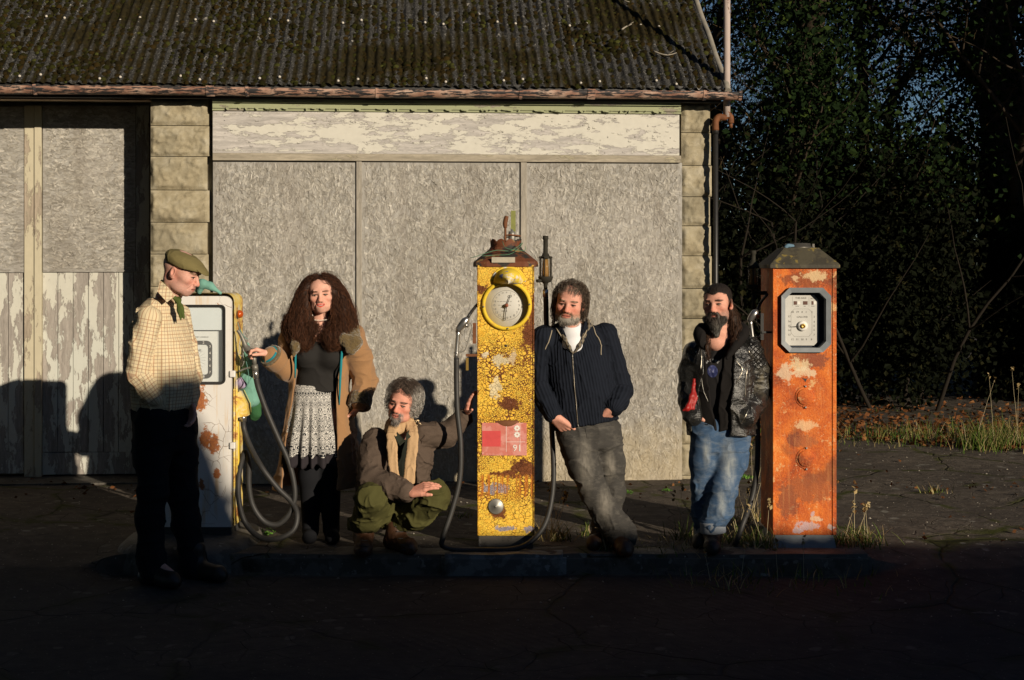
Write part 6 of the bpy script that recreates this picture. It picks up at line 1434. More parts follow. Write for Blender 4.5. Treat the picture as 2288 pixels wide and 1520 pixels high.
c.disp = lambda P: folds(P, .007, (9, 9, 13), 21); c.amp = .01
c.post = lambda P, d: np.maximum(d, P[:, 2] - p(0, 905)[2]); M['blackcloth'] = m_cloth('black_cotton', (.014, .015, .018), (.008, .008, .010)); figure(c, .006, 'trousers', M['blackcloth'], man1)
gz = -.10
for (an, toe) in ((p(340, 1268, -.06), p(402, 1300, -.16)), (p(440, 1266, .12), p(505, 1296, .0))):
    s = shoe(Fld(), an, toe, gz, 1.05, shaft=an + np.array((-.005, 0, .10))); s.post = flatten(gz); figure(s, .005, 'boot', simple('dark_boot', (.022, .016, .012), .5, .4, 0, .3) if toe[0] < -1.8 else bpy.data.materials['dark_boot'], man1)
# flat cap
c = Fld(); Q = H1
Q.E(c, (0, .014, .062), (.090, .104, .048), .02, rx=('X', 8)); Q.E(c, (0, -.054, .052), (.080, .066, .034), .04, rx=('X', 14)); Q.E(c, (0, .0, .046), (.086, .106, .026), .03, rx=('X', 6))
c.disp = lambda P: folds(P, .003, (20, 20, 20), 5); c.amp = .004
def cp_(P, d): q = Q.L(P); return np.maximum(d, .030 - q[:, 2] - .10 * q[:, 1])
c.post = cp_; M['capc'] = m_cloth('olive_cap', (.20, .165, .07), (.145, .12, .05)); cap1 = figure(c, .0035, 'flat_cap', M['capc'], man1)
pk = Fld(); Q.E(pk, (0, -.092, .042), (.070, .068, .034), .01, rx=('X', 27)); Q.E(pk, (0, -.092, .030), (.080, .078, .032), .01, 'S', rx=('X', 27))
pk.post = lambda P, d: np.maximum(d, Q.L(P)[:, 1] + .062); figure(pk, .003, 'peak', M['capc'], cap1)
# neckerchief
c = Fld(); ring = [Q.o + Q.R @ np.array((.0, 0, 0))]
kn = p(398, 672, -.07)
c.chain(spline([p(362, 634, -.0), p(368, 642, -.055), p(382, 660, -.075), kn], 4), np.linspace(.011, .012, 13), .006); c.chain(spline([kn, p(396, 662, .04), p(380, 640, .11), p(364, 630, .06), p(362, 634, 0)], 4), np.full(17, .011), .006)
c.ell(kn, (.018, .018, .015), None, .008); c.chain([kn, p(405, 690, -.09), p(411, 712, -.10)], [.011, .015, .004], .006); c.chain([kn, p(402, 695, -.09), p(404, 715, -.10)], [.010, .015, .004], .006)
c.disp = lambda P: folds(P, .0025, (40, 40, 30), 8); c.amp = .003; figure(c, .003, 'neckerchief', m_cloth('green_kerchief', (.10, .13, .03), (.05, .07, .02), 90), man1)
# ------------------------------------------------------------------ person with long curly hair, sheepskin coat, patterned skirt
p = PT(8.62)
wo = thing('person', 'person with long dark hair in tan sheepskin coat and patterned skirt holding a pump nozzle', 'person', (p(705, 600)[0], 8.62, 0))
H = H2 = Head(p(717.5, 658, -.02), yaw=4, pitch=2, roll=-3, sc=.96, w=1.04, jaw=.98, nose=.99, smile=1.0)
sh_r, sh_l = p(652, 752), p(786, 750); el_r, wr_r = p(640, 826, -.02), p(603, 793, -.13); el_l, wr_l = p(815, 852, .05), p(803, 906, -.04)
hip_r, hip_l = p(690, 930), p(735, 930); kn_r, kn_l = p(692, 1065, -.03), p(738, 1065, -.02); an_r, an_l = p(694, 1178), p(740, 1176)
b = Fld(); H.face(b); b.chain([H.W(0, .03, -.06), p(718, 715, .03), p(718, 742, .03)], [.046, .050, .058], .03)
b.loft(p(710, 920, .02), rotm(0), [(0, .10, .07), (.2, .09, .065), (.36, .11, .075), (.46, .12, .070), (.55, .06, .05)], .03)
b.chain([sh_r, el_r, wr_r], [.034, .030, .024], .01); b.chain([sh_l, el_l, wr_l], [.034, .030, .024], .01); b.chain([hip_r, kn_r, an_r], [.06, .042, .030], .02); b.chain([hip_l, kn_l, an_l], [.06, .042, .030], .02)
b.ell(p(718, 752, -.055), (.075, .045, .05), None, .03)
hd = p(573, 783, -.15) - wr_r
hand(b, wr_r, hd, (0, -.25, -1), (-.2, -1, .35), [(35, 55, 40), (40, 60, 40), (45, 60, 45), (50, 60, 45)], .97, thumb=(.75, .45, .35))
hand(b, wr_l, p(788, 935, .08) - wr_l, (-1, 0, 0), (0, -1, 0), (20, 20, 15), .9)
figure(b, .0030, 'body', M['skin'], wo, lambda P: H.colour(P, (.74, .41, .31), (.62, .05, .04), (.20, .11, .07), None, None, None, .30))
face_details(b, H2, wo, simple('brown_brow', (.10, .05, .03), .8, .1, 0, .2), seed=2, bw=.0008)
# leggings and boots
c = Fld(); c.chain([hip_r, kn_r, an_r], [.088, .064, .050], .03); c.chain([hip_l, kn_l, an_l], [.088, .064, .050], .03); c.post = lambda P, d: np.maximum(d, P[:, 2] - p(0, 960)[2])
figure(c, .006, 'leggings', M['blackcloth'], wo)
for an, toe in ((an_r, p(690, 1206, -.16)), (an_l, p(745, 1206, -.16))):
    s = shoe(Fld(), an + (0, 0, -.01), toe, .005, .9, shaft=an + (0, 0, .09)); s.post = flatten(.005); figure(s, .005, 'boot', M['blackcloth'], wo)
# black top
c = Fld(); c.loft(p(710, 880, .02), rotm(0), [(-.06, .130, .112), (.10, .128, .108), (.22, .142, .118), (.34, .152, .108), (.42, .13, .085), (.47, .07, .07)], .04)
for q in (-1, 1): c.ell(p(713 + q * 27, 798, -.075), (.068, .062, .066), None, .045)
c.chain([sh_r, el_r], [.056, .05], .03); c.chain([sh_l, el_l], [.056, .05], .03); c.disp = lambda P: folds(P, .003, (9, 9, 16), 12); c.amp = .005
scoop = p(718, 735, -.10)
c.post = lambda P, d: smax(smax(smax(d, P[:, 2] - p(0, 744)[2], .01), -(np.linalg.norm((P - scoop) * (1.0, .6, 1.15), axis=1) - .078), .008), (p(0, 868)[2] - .018 * np.cos((P[:, 0] - p(735, 0)[0]) * 14)) - P[:, 2], .01)
figure(c, .0045, 'top', m_cloth('black_jersey', (.028, .026, .025), (.018, .017, .016)), wo)
# skirt
def skirt_mat():
    n = N('patterned_skirt', .9, .1); s = n.sep(n.attr()); u, v = s[0], s[1]
    def tri(c, per): return n.ma('ABSOLUTE', n.ma('SUBTRACT', n.ma('FRACT', n.ma('MULTIPLY_ADD', c, 1 / per, 50.0)), .5))
    cb = n.n('ShaderNodeCombineXYZ'); n.inp(cb.inputs[0], tri(u, .075)); n.inp(cb.inputs[1], n.ma('MULTIPLY', v, 13.0)); vec = cb.outputs[0]
    w = n.addv(vec, n.mulv(n.addv(n.noise(3.0, 2, .5, vec=vec, out=1), (-.5, -.5, -.5)), .35))
    a = n.vor(9.0, 'DISTANCE_TO_EDGE', vec=w); b_ = n.ma('SINE', n.ma('MULTIPLY', n.vor(2.6, 'F1', vec=w), 34.0))
    sel = n.ma('GREATER_THAN', n.ma('SINE', n.ma('MULTIPLY', v, 42.0)), .2)
    k = n.ma('ADD', n.ma('MULTIPLY', sel, n.ma('GREATER_THAN', a, .085)), n.ma('MULTIPLY', n.ma('SUBTRACT', 1.0, sel), n.ma('GREATER_THAN', b_, .05)))
    c = n.mix(k, (.020, .022, .028), (.62, .60, .56)); n.bump(n.noise(40, 3), .2, .003); return n.out(c)
c = Fld(); c.loft(p(699, 1014, .01), rotm(0), [(0, .172, .155), (.10, .160, .145), (.25, .138, .118), (.36, .122, .104), (.42, .118, .100)], .02, cap=.01)
def pl(P): x = (P[:, 0] - p(700, 0)[0]); a = np.arctan2(x, -(P[:, 1] - 8.63)); dz = np.clip((p(0, 880)[2] - P[:, 2]) / .35, 0, 1); return .013 * dz * (np.sin(a * 15 + .8 * np.sin(a * 4)) ) 
c.disp = pl; c.amp = .014
sk = figure(c, .0045, 'skirt', skirt_mat(), wo, lambda P: np.stack([np.arctan2(P[:, 0] - p(700, 0)[0], -(P[:, 1] - 8.63)) * .16, P[:, 2], P[:, 2] * 0], 1))
c = Fld(); c.loft(p(699, 1036, .01), rotm(0), [(0, .176, .158), (.075, .170, .152)], .02, cap=.01); c.disp = pl; c.amp = .014
figure(c, .0045, 'hem_band', m_cloth('dark_hem', (.035, .030, .035)), sk)
# coat: a thick shell open at the front
tz = lambda py: p(0, py)[2]
inner = Fld(); inner.loft(p(716, 1100, .05), rotm(0), [(-.05, .265, .19), (.2, .225, .18), (.45, .185, .16), (.62, .158, .135), (.80, .160, .118), (.90, .15, .09), (.97, .07, .06)], .04)
c = Fld(); c.loft(p(714, 1100, .05), rotm(0), [(-.0, .285, .215), (.2, .245, .20), (.45, .205, .18), (.62, .178, .158), (.80, .182, .142), (.90, .172, .112), (.955, .11, .08)], .04, cap=.015)
c.disp = lambda P: folds(P, .007, (10, 10, 7), 41) + folds(P, .006, (8, 8, 26), 43) * sstep(P[:, 0], p(770, 0)[0], p(800, 0)[0]) * (P[:, 2] < tz(780)); c.amp = .013
ly = np.array([tz(q) for q in (1110, 1000, 900, 860, 780, 742, 720)]); lxv = np.array([p(q, 0)[0] for q in (634, 640, 656, 660, 672, 690, 700)]); rxv = np.array([p(q, 0)[0] for q in (760, 758, 756, 757, 765, 756, 740)])
def cshell(P): return np.maximum(inner.eval(P), P[:, 2] - tz(735))
def cslot(P):
    L = np.interp(P[:, 2], ly, lxv); Rr = np.interp(P[:, 2], ly, rxv); return np.maximum(np.maximum(L - P[:, 0], P[:, 0] - Rr), P[:, 1] - 8.66)
slab(c, cshell, .006); slab(c, cslot, .010)
c.chain([sh_r + (.0, 0, 0), el_r + (0, 0, .01)], [.074, .074], .02); c.chain([el_r + (0, 0, .01), wr_r + (el_r - wr_r) * .12], [.070, .058], .02)
c.chain([sh_l, (sh_l + el_l) / 2 + (.008, 0, 0), el_l, wr_l + (el_l - wr_l) * .2], [.074, .074, .072, .060], .02)
c.post = lambda P, d: smax(d, tz(1096) + .10 * np.clip((P[:, 0] - p(690, 0)[0]) * 1.0, 0, .3) - P[:, 2], .012)
M['suede'] = m_cloth('tan_suede', (.36, .20, .095), (.30, .165, .078), 160, .92, .3, .003, .3, .1, .3)
coat = figure(c, .0045, 'coat', M['suede'], wo)
# fleece cuffs, turquoise lining, collar
def tubecut(a, b2, r1, r2, name, mat, parent, hole=None, disp=None, res=.004, k=.02):
    f = Fld(); f.cone(a, b2, r1, r2, .01); ax = nrm(b2 - a)
    if disp: f.disp = disp; f.amp = .006
    f.post = lambda P, d: smax(smax(d if hole is None else smax(d, -(np.linalg.norm(np.cross(P - a, ax), axis=1) - hole), .004), (P - b2) @ ax, .008), -((P - a) @ ax), .008)
    return figure(f, res, name, mat, parent)
M['fleece'] = m_cloth('olive_fleece', (.17, .12, .055), (.10, .07, .03), 120, 1.0, .9, .008, .3, .05, .5); M['turq'] = m_cloth('turquoise_lining', (.02, .26, .30), (.015, .19, .23), 200, .7, .2)
dw = nrm(wr_r - el_r)
tubecut(wr_r - dw * .085, wr_r - dw * .015, .074, .075, 'cuff', M['suede'], coat, .055)
tubecut(wr_r - dw * .03, wr_r + dw * .006, .068, .070, 'fleece_trim', M['fleece'], coat, .052, lambda P: .004 * vnoise(P, 90, 2))
tubecut(wr_r - dw * .05, wr_r + dw * .014, .054, .056, 'lining', M['turq'], coat, .036, lambda P: folds(P, .002, (60, 60, 60), 2))
dl_ = nrm(wr_l - el_l); tubecut(wr_l - dl_ * .07, wr_l + dl_ * .012, .068, .070, 'cuff', M['fleece'], coat, .05, lambda P: .004 * vnoise(P, 90, 2))
c = Fld()
Lp = [front(Fld().loft(p(714, 1100, .05), rotm(0), [(-.0, .285, .215), (.2, .245, .20), (.45, .205, .18), (.62, .178, .158), (.80, .182, .142), (.90, .172, .112), (.955, .11, .08)], .04), q, far=.8) for q in (p(778, 728), p(792, 745), p(800, 770), p(788, 790), p(770, 775), p(768, 745))]
ctr = np.mean(Lp, 0)
c.chain([p(742, 722, .04), p(765, 728, .02), p(783, 742, -.05), p(790, 765, -.11), p(785, 786, -.14)], [.028, .042, .050, .046, .022], .03); c.chain([p(770, 735, -.06), p(768, 758, -.13), p(776, 780, -.15)], [.020, .026, .012], .03)
c.disp = lambda P: .005 * vnoise(P, 70, 1) + .003 * vnoise(P, 150, 2); c.amp = .008
figure(c, .004, 'collar', M['fleece'], coat)
c = Fld(); c.chain([p(694, 722, .04), p(672, 730, -.02), p(663, 750, -.09), p(660, 775, -.14), p(656, 795, -.15)], [.028, .034, .030, .024, .010], .03); c.disp = lambda P: .005 * vnoise(P, 70, 1) + .003 * vnoise(P, 150, 2); c.amp = .008; figure(c, .004, 'collar', M['fleece'], coat)
m = MB()
for xs_, oy in (((762, 760, 757, 757, 756), 0), ((673, 664, 659, 0, 0), 0)):
    for (a, b2) in zip([q for q in xs_ if q][:-1], [q for q in xs_ if q][1:]): pass
zz = [785, 815, 850, 880, 905]; m.tube([p(q, z, -.125 + .01 * i) for i, (q, z) in enumerate(zip((764, 762, 760, 759, 758), zz))], [.007, .009, .008, .006, .004], 6)
m.tube([p(q, z, -.14 + .01 * i) for i, (q, z) in enumerate(zip((661, 660, 660, 659), (790, 805, 825, 845)))], [.004, .007, .007, .004], 6); m.build('lining', M['turq'], coat, local=False)
m = MB(); q = front(inner, p(776, 848), far=.8); m.lathe([(.011, 0), (.011, .004), (.006, .005), (.0, .003)], tuple(q - np.array((0, .028, 0))), 14, 'Y'); m.build('button', simple('horn_button', (.30, .22, .11), .4), coat, local=False)
# hair
c = Fld(); H.E(c, (0, .026, .040), (.088, .104, .088), .03)
for q in (-1, 1):
    c.chain([H.W(q * .06, .01, .04), H.W(q * .088, .005, -.02), H.W(q * .105, .0, -.09), H.W(q * .118, -.01, -.16), H.W(q * (.125), -.05, -.23), H.W(q * (.115), -.085, -.30)], [.050, .052, .060, .066, .066, .040], .04)
c.chain([H.W(-.12, 0, -.12), H.W(-.17, -.01, -.2), H.W(-.165, -.05, -.28)], [.05, .055, .03], .04)
c.chain([H.W(.07, -.04, -.20), H.W(.055, -.105, -.26), H.W(.06, -.12, -.31)], [.035, .040, .025], .03)
c.chain([H.W(-.06, -.03, -.16), H.W(-.055, -.085, -.21), H.W(-.045, -.10, -.25)], [.03, .03, .012], .03)
H.E(c, (0, .06, -.10), (.11, .07, .14), .05)
hx = H
def hcut(P, d):
    q = hx.L(P); x, y, z = q.T; face = np.maximum(np.maximum(np.abs(x + .004) - np.interp(z, [-.16, -.11, -.06, .02, .05, .085], [.046, .056, .066, .068, .056, .020]), z - .080), -(z + .20)); return smax(d, -np.maximum(face, y + .035 - .11 * sstep(-z, .085, .115)), .008)
c.post = hcut; c.disp = lambda P: .016 * vnoise(P * (1, 1, .7), 15, 3) + .007 * vnoise(P * (1, 1, .35), 60, 5); c.amp = .014
def frej(P): q = hx.L(P); return (q[:, 1] < -.03 + .08 * (q[:, 2] < -.10)) & (q[:, 2] > -.15) & (q[:, 2] < .078) & (np.abs(q[:, 0] + .004) < np.interp(q[:, 2], [-.15, -.11, -.06, .02, .05, .085], [.042, .052, .060, .060, .050, .015]))
rg = np.random.RandomState(4); hv, hf = net(c, .005, .02)
base = np.array((.040, .016, .008)); root = Fld(); root.p = c.p; root.post = hcut
cand = hv[rg.choice(len(hv), 6500)]; q = hx.L(cand); cand = cand[(q[:, 2] > -.26)]
def fl(P, t): q = hx.L(P); v = np.stack([q[:, 0] * 2.2 * (q[:, 2] > -.12), -.25 * (q[:, 2] < -.10) + 0 * q[:, 0], -np.ones(len(P))], 1); top = (q[:, 2] > .03)[:, None]; v = np.where(top, np.stack([np.sign(q[:, 0]) * 1.2, q[:, 1] * 0 - .1, -q[:, 2] * 0 - .7], 1), v); return v @ hx.R.T
cols = np.clip(base * rg.uniform(.6, 1.6, (len(cand), 1)) + (rg.rand(len(cand), 1) ** 3) * np.array((.15, .050, .018)), 0, 1)
sm_ = strands(root, cand, fl, 16, .17, .015, .0010, rg, wave=.75, wfreq=2.2, cols=cols, reject=frej); hcol = np.tile(base * .9, (len(hv), 1)); merge(sm_, hv, hf, hcol)
wild = hv[rg.choice(len(hv), 900)]; sw = strands(root, wild, fl, 14, .14, .032, .0009, rg, wave=.9, wfreq=2.4, cols=np.tile(base * 1.6, (900, 1)), reject=frej); merge(sm_, np.concatenate(sw.v), np.array(sw.f), np.tile(base * 1.6, (sw.n, 1)))
lo_ = hv[(hx.L(hv)[:, 2] < -.02)]; lo_ = lo_[rg.choice(len(lo_), 2200)]; sw = strands(root, lo_, fl, 16, .15, .022, .0011, rg, wave=1.1, wfreq=2.6, cols=np.array((.11, .042, .018)) * rg.uniform(.4, 1.6, (2200, 1)), reject=frej); merge(sm_, np.concatenate(sw.v), np.array(sw.f), np.concatenate(sw.col)[:, :3])
sm_.build('hair', M['hair'], wo, local=False, col=True)
m = MB(); 
for k in range(22):
    a = R(-60 + 120 * k / 21); q = H.W(.072 * math.sin(a) , .005 - .062 * math.cos(a) , -.142 - .016 * math.cos(a)); m.lathe([(0, -.004), (.004, 0), (0, .004)], tuple(q), 6)
m.build('necklace', simple('pearl', (.75, .68, .58), .25, .6), wo, local=False)
m = MB()
for dz in (0, -.022): q = H.W(-.055, -.06, -.125 + dz); m.lathe([(0, -.006), (.006, 0), (0, .006)], tuple(q), 6)
m.build('earring', simple('silver_earring', (.8, .78, .7), .2, .6, .6), wo, local=False)
# ------------------------------------------------------------------ crouching person with scarf
p = PT(8.30)
cr = thing('person', 'person crouching beside the yellow pump in brown tweed jacket and cream scarf', 'person', (p(880, 600)[0], 8.30, 0))
H = H3 = Head(p(899, 901, -.02), yaw=-14, pitch=4, roll=12, sc=.95, w=1.02, jaw=1.0, nose=1.03, smile=.5)
sh_r, sh_l = p(838, 985, .06), p(944, 972, .10); el_r, wr_r = p(829, 1072, -.12), p(916, 1102, -.27); el_l, wr_l = p(996, 972, .16), p(1042, 926, .18)
hip_r, hip_l = p(862, 1150, .26), p(912, 1148, .26); kn_r, kn_l = p(832, 1112, -.20), p(968, 1108, -.16); an_r, an_l = p(812, 1190, .06), p(884, 1190, .10)
b = Fld(); H.face(b); b.chain([H.W(0, .035, -.06), p(897, 950, .05), p(895, 965, .07)], [.052, .056, .062], .03)
UP = nrm(p(893, 950, .08) - p(885, 1150, .26)); XX = nrm(np.cross(UP, np.cross((1, 0, 0), UP))); X_ = nrm(np.array((1, 0, 0)) - UP * UP[0]); Y_ = np.cross(UP, X_); Rt3 = np.stack([X_, Y_, UP], 1); pel = p(886, 1150, .24)
b.loft(pel, Rt3, [(0, .11, .08), (.2, .10, .07), (.38, .12, .08), (.47, .11, .065), (.54, .055, .05)], .03)
b.chain([sh_r, el_r, wr_r], [.036, .032, .026], .01); b.chain([sh_l, el_l, wr_l], [.036, .032, .026], .01); b.chain([hip_r, kn_r, an_r], [.07, .048, .034], .02); b.chain([hip_l, kn_l, an_l], [.07, .048, .034], .02)
hand(b, wr_r, p(960, 1083, -.29) - wr_r, (.0, .5, -.85), (-.1, -.85, -.5), [(10, 14, 8), (12, 16, 10), (14, 16, 10), (16, 18, 12)], 1.05, thumb=(.85, .35, .2), spread=.02)
hand(b, wr_l, p(1053, 880, .12) - wr_l, (1, .2, 0), (0, -1, .4), (6, 8, 6), 1.0)
b.cone(an_r, p(812, 1220, -.12), .03, .03); b.cone(an_l, p(905, 1220, -.08), .03, .03)
stb = lambda q: sstep(-q[:, 2], .030, .060) * sstep(.050 - np.abs(q[:, 0]), 0, .012) * sstep(-q[:, 1], .045, .070) * (1 - .8 * sstep(.012 - np.abs(q[:, 2] + .052), 0, .004) * 0)
figure(b, .0030, 'body', M['skin'], cr, lambda P: H.colour(P, (.70, .33, .24), (.52, .16, .12), (.10, .07, .05), None, stb, (.27, .24, .22), .45))
face_details(b, H3, cr, simple('grey_brow', (.09, .065, .05), .8, .1, 0, .2), seed=3, bw=.0014, lash=.0018)
# trousers
c = Fld(); c.ell(p(886, 1148, .26), (.17, .13, .12), None, .05)
c.chain([hip_r, kn_r + (0, 0, .0)], [.105, .082], .04); c.chain([kn_r, (kn_r + an_r) / 2 + (0, .0, .0), an_r + (0, -.02, .045)], [.082, .080, .082], .03)
c.chain([hip_l, kn_l], [.105, .082], .04); c.chain([kn_l, (kn_l + an_l) / 2 + (.01, 0, -.0), an_l + (.02, -.02, .045)], [.082, .080, .070], .03)
c.disp = lambda P: folds(P, .016, (9, 9, 9), 33) + folds(P, .007, (20, 20, 16), 35); c.amp = .026
c.post = lambda P, d: smax(d, p(0, 1186)[2] - P[:, 2], .01)
M['olive'] = m_cloth('olive_cotton', (.085, .082, .028), (.055, .052, .016), 300, .9, .4); figure(c, .0045, 'trousers', M['olive'], cr)
M['brownboot'] = m_cloth('brown_leather', (.085, .036, .016), (.04, .018, .009), 60, .5, .4, .004, .5, .5)
for an, toe in ((p(812, 1196, .0), p(812, 1236, -.20)), (p(884, 1196, .03), p(925, 1226, -.13))):
    s = shoe(Fld(), an, toe, .0, 1.12, shaft=an + (0, .01, .06)); s.disp = lambda P: folds(P, .003, (25, 25, 25), 6); s.amp = .005; s.post = flatten(.0); bo = figure(s, .0045, 'boot', M['brownboot'], cr)
    m = MB(); t = nrm((toe - an) * (1, 1, 0)); 
    for k in range(5):
        f0 = front(s, an + t * (.03 + .018 * k) + (0, 0, .055 - .028 * k + .0), far=.4); sd = np.array((t[1], -t[0], 0)) * .024; m.tube(spline([f0 - sd + (0, .004, 0), f0 + (0, -.004, .004), f0 + sd + (0, .004, .006)], 4), .0028, 5)
    m.build('laces', M['ink'], bo, local=False)
# jacket
c = Fld(); c.loft(pel, Rt3, [(-.02, .20, .15), (.12, .18, .145), (.28, .185, .150), (.40, .195, .140), (.47, .165, .105), (.53, .09, .075)], .04)
c.disp = lambda P: folds(P, .009, (9, 9, 12), 51) + folds(P, .004, (20, 20, 30), 52); c.amp = .016
def lx(q): return p(q, 0)[0]
def jslot(P):
    z = P[:, 2]; zt, zb_ = p(0, 950)[2], p(0, 1090)[2]; t = np.clip((zt - z) / (zt - zb_), 0, 1)
    L = lx(868) + (lx(864) - lx(868)) * t; Rr = lx(922) + (lx(930) - lx(922)) * t; q = (P - pel) @ Rt3
    return np.maximum(np.maximum(L - P[:, 0], P[:, 0] - Rr), q[:, 1] + .045)
slab(c, jslot)
c.chain([sh_r, (sh_r + el_r) / 2 + (-.006, 0, 0), el_r, (el_r + wr_r) / 2, wr_r + nrm(el_r - wr_r) * .035], [.078, .075, .070, .066, .058], .025)
c.chain([sh_l, (sh_l + el_l) / 2, el_l, wr_l + nrm(el_l - wr_l) * .03], [.078, .070, .066, .054], .025)
c.chain([p(835, 1080, .12), p(818, 1120, .22)], [.10, .07], .05)
def tweed():
    n = N('brown_tweed', .95, .1); s = n.co(); v = n.noise(420, 2, .8); h = n.ma('SINE', n.ma('MULTIPLY', n.ma('ADD', n.sep()[0], n.sep()[2]), 900)); w = n.noise(12, 4)
    c = n.mix(v, (.050, .036, .028), (.155, .115, .088)); c = n.mix(n.ma('MULTIPLY', w, .3), c, (.05, .035, .028)); n.bump(n.ma('ADD', v, n.noise(30, 3)), .5, .003); return n.out(c)
M['tweed'] = tweed(); jk = figure(c, .0045, 'jacket', M['tweed'], cr); jf = c
# lapels
m = MB()
for pts in ([(866, 952, -.10), (858, 965, -.13), (852, 990, -.17), (862, 1003, -.20), (861, 1012, -.2), (872, 1045, -.22), (874, 1000, -.2), (872, 960, -.14)], [(923, 948, -.06), (938, 955, -.07), (950, 975, -.10), (941, 985, -.13), (943, 990, -.13), (926, 1040, -.2), (924, 990, -.17)]):
    P_ = []
    for a, b2, dy in pts: P_.append(front(jf, p(a, b2), far=.7) + (0, -.006, 0))
    n = len(P_); cc_ = np.mean(P_, 0); V = np.array(P_ + [cc_ + (0, -.008, 0)]); m.add(np.concatenate([V, V + (0, .006, 0)]), [(i, (i + 1) % n, n) for i in range(n)] + [((i + 1) % n, i, i + n + 1, (i + 1) % n + n + 1) for i in range(n)])
m.build('lapels', M['tweed'], jk, local=False)
m = MB()
for k in range(3): q = front(jf, p(903 - 5 * k, 1111 - 2 * k), far=.7); m.lathe([(.006, 0), (.006, .004), (0, .005)], tuple(q), 8, 'Y')
m.build('cuff_buttons', M['ink'], jk, local=False)
m = MB(); q0 = front(jf, p(936, 952), far=.7); rr = np.random.RandomState(3)
for k in range(9): a = rr.uniform(0, 6.28); q = q0 + (.016 * math.cos(a) * rr.rand(), -.004, .022 * math.sin(a)); m.tube([q, q + rr.normal(size=3) * (.012, .003, .012)], [.004, .002], 5)
m.build('brooch', simple('gilt_brooch', (.62, .48, .30), .35, .5, .4), cr, local=False)
# dark shirt
c = Fld(); c.loft(pel, Rt3, [(0, .155, .115), (.2, .15, .11), (.38, .165, .118), (.47, .15, .09), (.53, .075, .066)], .04); c.disp = lambda P: folds(P, .004, (14, 14, 10), 5); c.amp = .006
c.post = lambda P, d: smax(d, -(np.linalg.norm(P - p(897, 945, .0), axis=1) - .055), .01); M['dgreen'] = m_cloth('dark_green_shirt', (.020, .024, .018), (.012, .014, .011)); sh = figure(c, .005, 'shirt', M['dgreen'], cr)
m = MB(); leaf_sheet(m, [p(884, 962, -.07), p(905, 985, -.14), p(893, 996, -.15), p(882, 975, -.12)], .005); leaf_sheet(m, [p(917, 958, -.07), p(920, 975, -.11), p(905, 985, -.145), p(909, 968, -.11)], .005); m.build('collar', m_cloth('faded_collar', (.045, .05, .035)), sh, local=False)
m = MB(); q = front(Fld().loft(pel, Rt3, [(0, .155, .115), (.2, .15, .11), (.38, .165, .118), (.47, .15, .09), (.53, .075, .066)], .04), p(899, 986), far=.6); m.lathe([(.005, 0), (.005, .003), (0, .004)], tuple(q - np.array((0, .004, 0))), 8, 'Y'); m.build('button', M['white'], sh, local=False)
# scarf
def knit():
    n = N('cream_knit', .95, .1); s = n.sep(); a = n.ma('SINE', n.ma('MULTIPLY', s[2], 900)); b_ = n.ma('SINE', n.ma('MULTIPLY', s[0], 1000)); k = n.ma('MULTIPLY', a, b_); c = n.mix(n.ma('MULTIPLY_ADD', k, .5, .5), (.52, .33, .17), (.66, .45, .26)); n.bump(n.ma('ADD', k, n.noise(20, 3)), .6, .003); return n.out(c)
M['knit'] = knit(); c = Fld()
nk = H.W(0, .0, -.125) + np.array((0, .02, -.012))
for k, (rz, rr) in enumerate(((0.012, .060), (-.010, .066))):
    pts = [nk + np.array((rr * math.sin(a), -rr * 1.05 * math.cos(a) + .01, rz - .020 * math.cos(a) + .012 * math.sin(a))) for a in np.linspace(0, 2 * math.pi, 15)]; c.chain(pts, [.019] * 15, .012)
def band(pts, wd, th):
    q = np.array(pts, float); S_ = spline(q, 4)
    for i in range(len(S_) - 1):
        for o in (-1, -.33, .33, 1): c.cone(S_[i] + (wd * o, 0, 0), S_[i + 1] + (wd * o, 0, 0), th, th, .012)
band([p(879, 950, -.03), p(875, 972, -.10), p(876, 1000, -.135), p(878, 1035, -.155), p(881, 1072, -.17), p(883, 1090, -.16)], .018, .008)
band([p(917, 945, -.02), p(922, 970, -.09), p(921, 1000, -.125), p(917, 1035, -.15), p(914, 1065, -.17), p(912, 1084, -.17)], .021, .008)
c.disp = lambda P: folds(P, .004, (34, 34, 8), 9); c.amp = .007; figure(c, .0035, 'scarf', M['knit'], cr)
# curly grey hair
c = Fld(); H.E(c, (0, .030, .052), (.088, .100, .082), .03); H.E(c, (-.060, .01, .010), (.028, .050, .060), .03); H.E(c, (.066, .02, .005), (.028, .048, .062), .03); H.E(c, (0, .05, -.01), (.08, .07, .08), .04)
h3 = H
def hcut3(P, d):
    q = h3.L(P); x, y, z = q.T; face = np.maximum(np.maximum(np.abs(x) - np.interp(z, [-.1, 0, .05, .085], [.070, .068, .060, .040]), z - .066 + .010 * np.sin(x * 70 + 1)), y + .028); return smax(smax(d, -face, .01), -.06 - z, .02)
c.post = hcut3; c.disp = lambda P: .008 * vnoise(P, 45, 3) + .005 * vnoise(P, 95, 5); c.amp = .012; hv, hf = net(c, .004, .02); rg = np.random.RandomState(8); root = Fld(); root.p = c.p; root.post = hcut3
cand = hv[rg.choice(len(hv), 4200)]; g0 = rg.normal(size=(len(cand), 3))
def hc(P): q = h3.L(P); t = sstep(np.abs(q[:, 0]) + .2 * (q[:, 2] < .02), .045, .085)[:, None]; return np.array((.10, .072, .055)) * (1 - t) + np.array((.50, .46, .41)) * t
def fl3(P, t): q = h3.L(P); n_ = P - h3.W(0, .03, .03); n_ /= np.linalg.norm(n_, axis=1)[:, None]; return np.stack([np.sign(q[:, 0]) * .8, -.35 * (q[:, 2] > .05) + .3 * (q[:, 2] <= .05), -.5 + 0 * q[:, 0]], 1) @ h3.R.T + n_ * .25
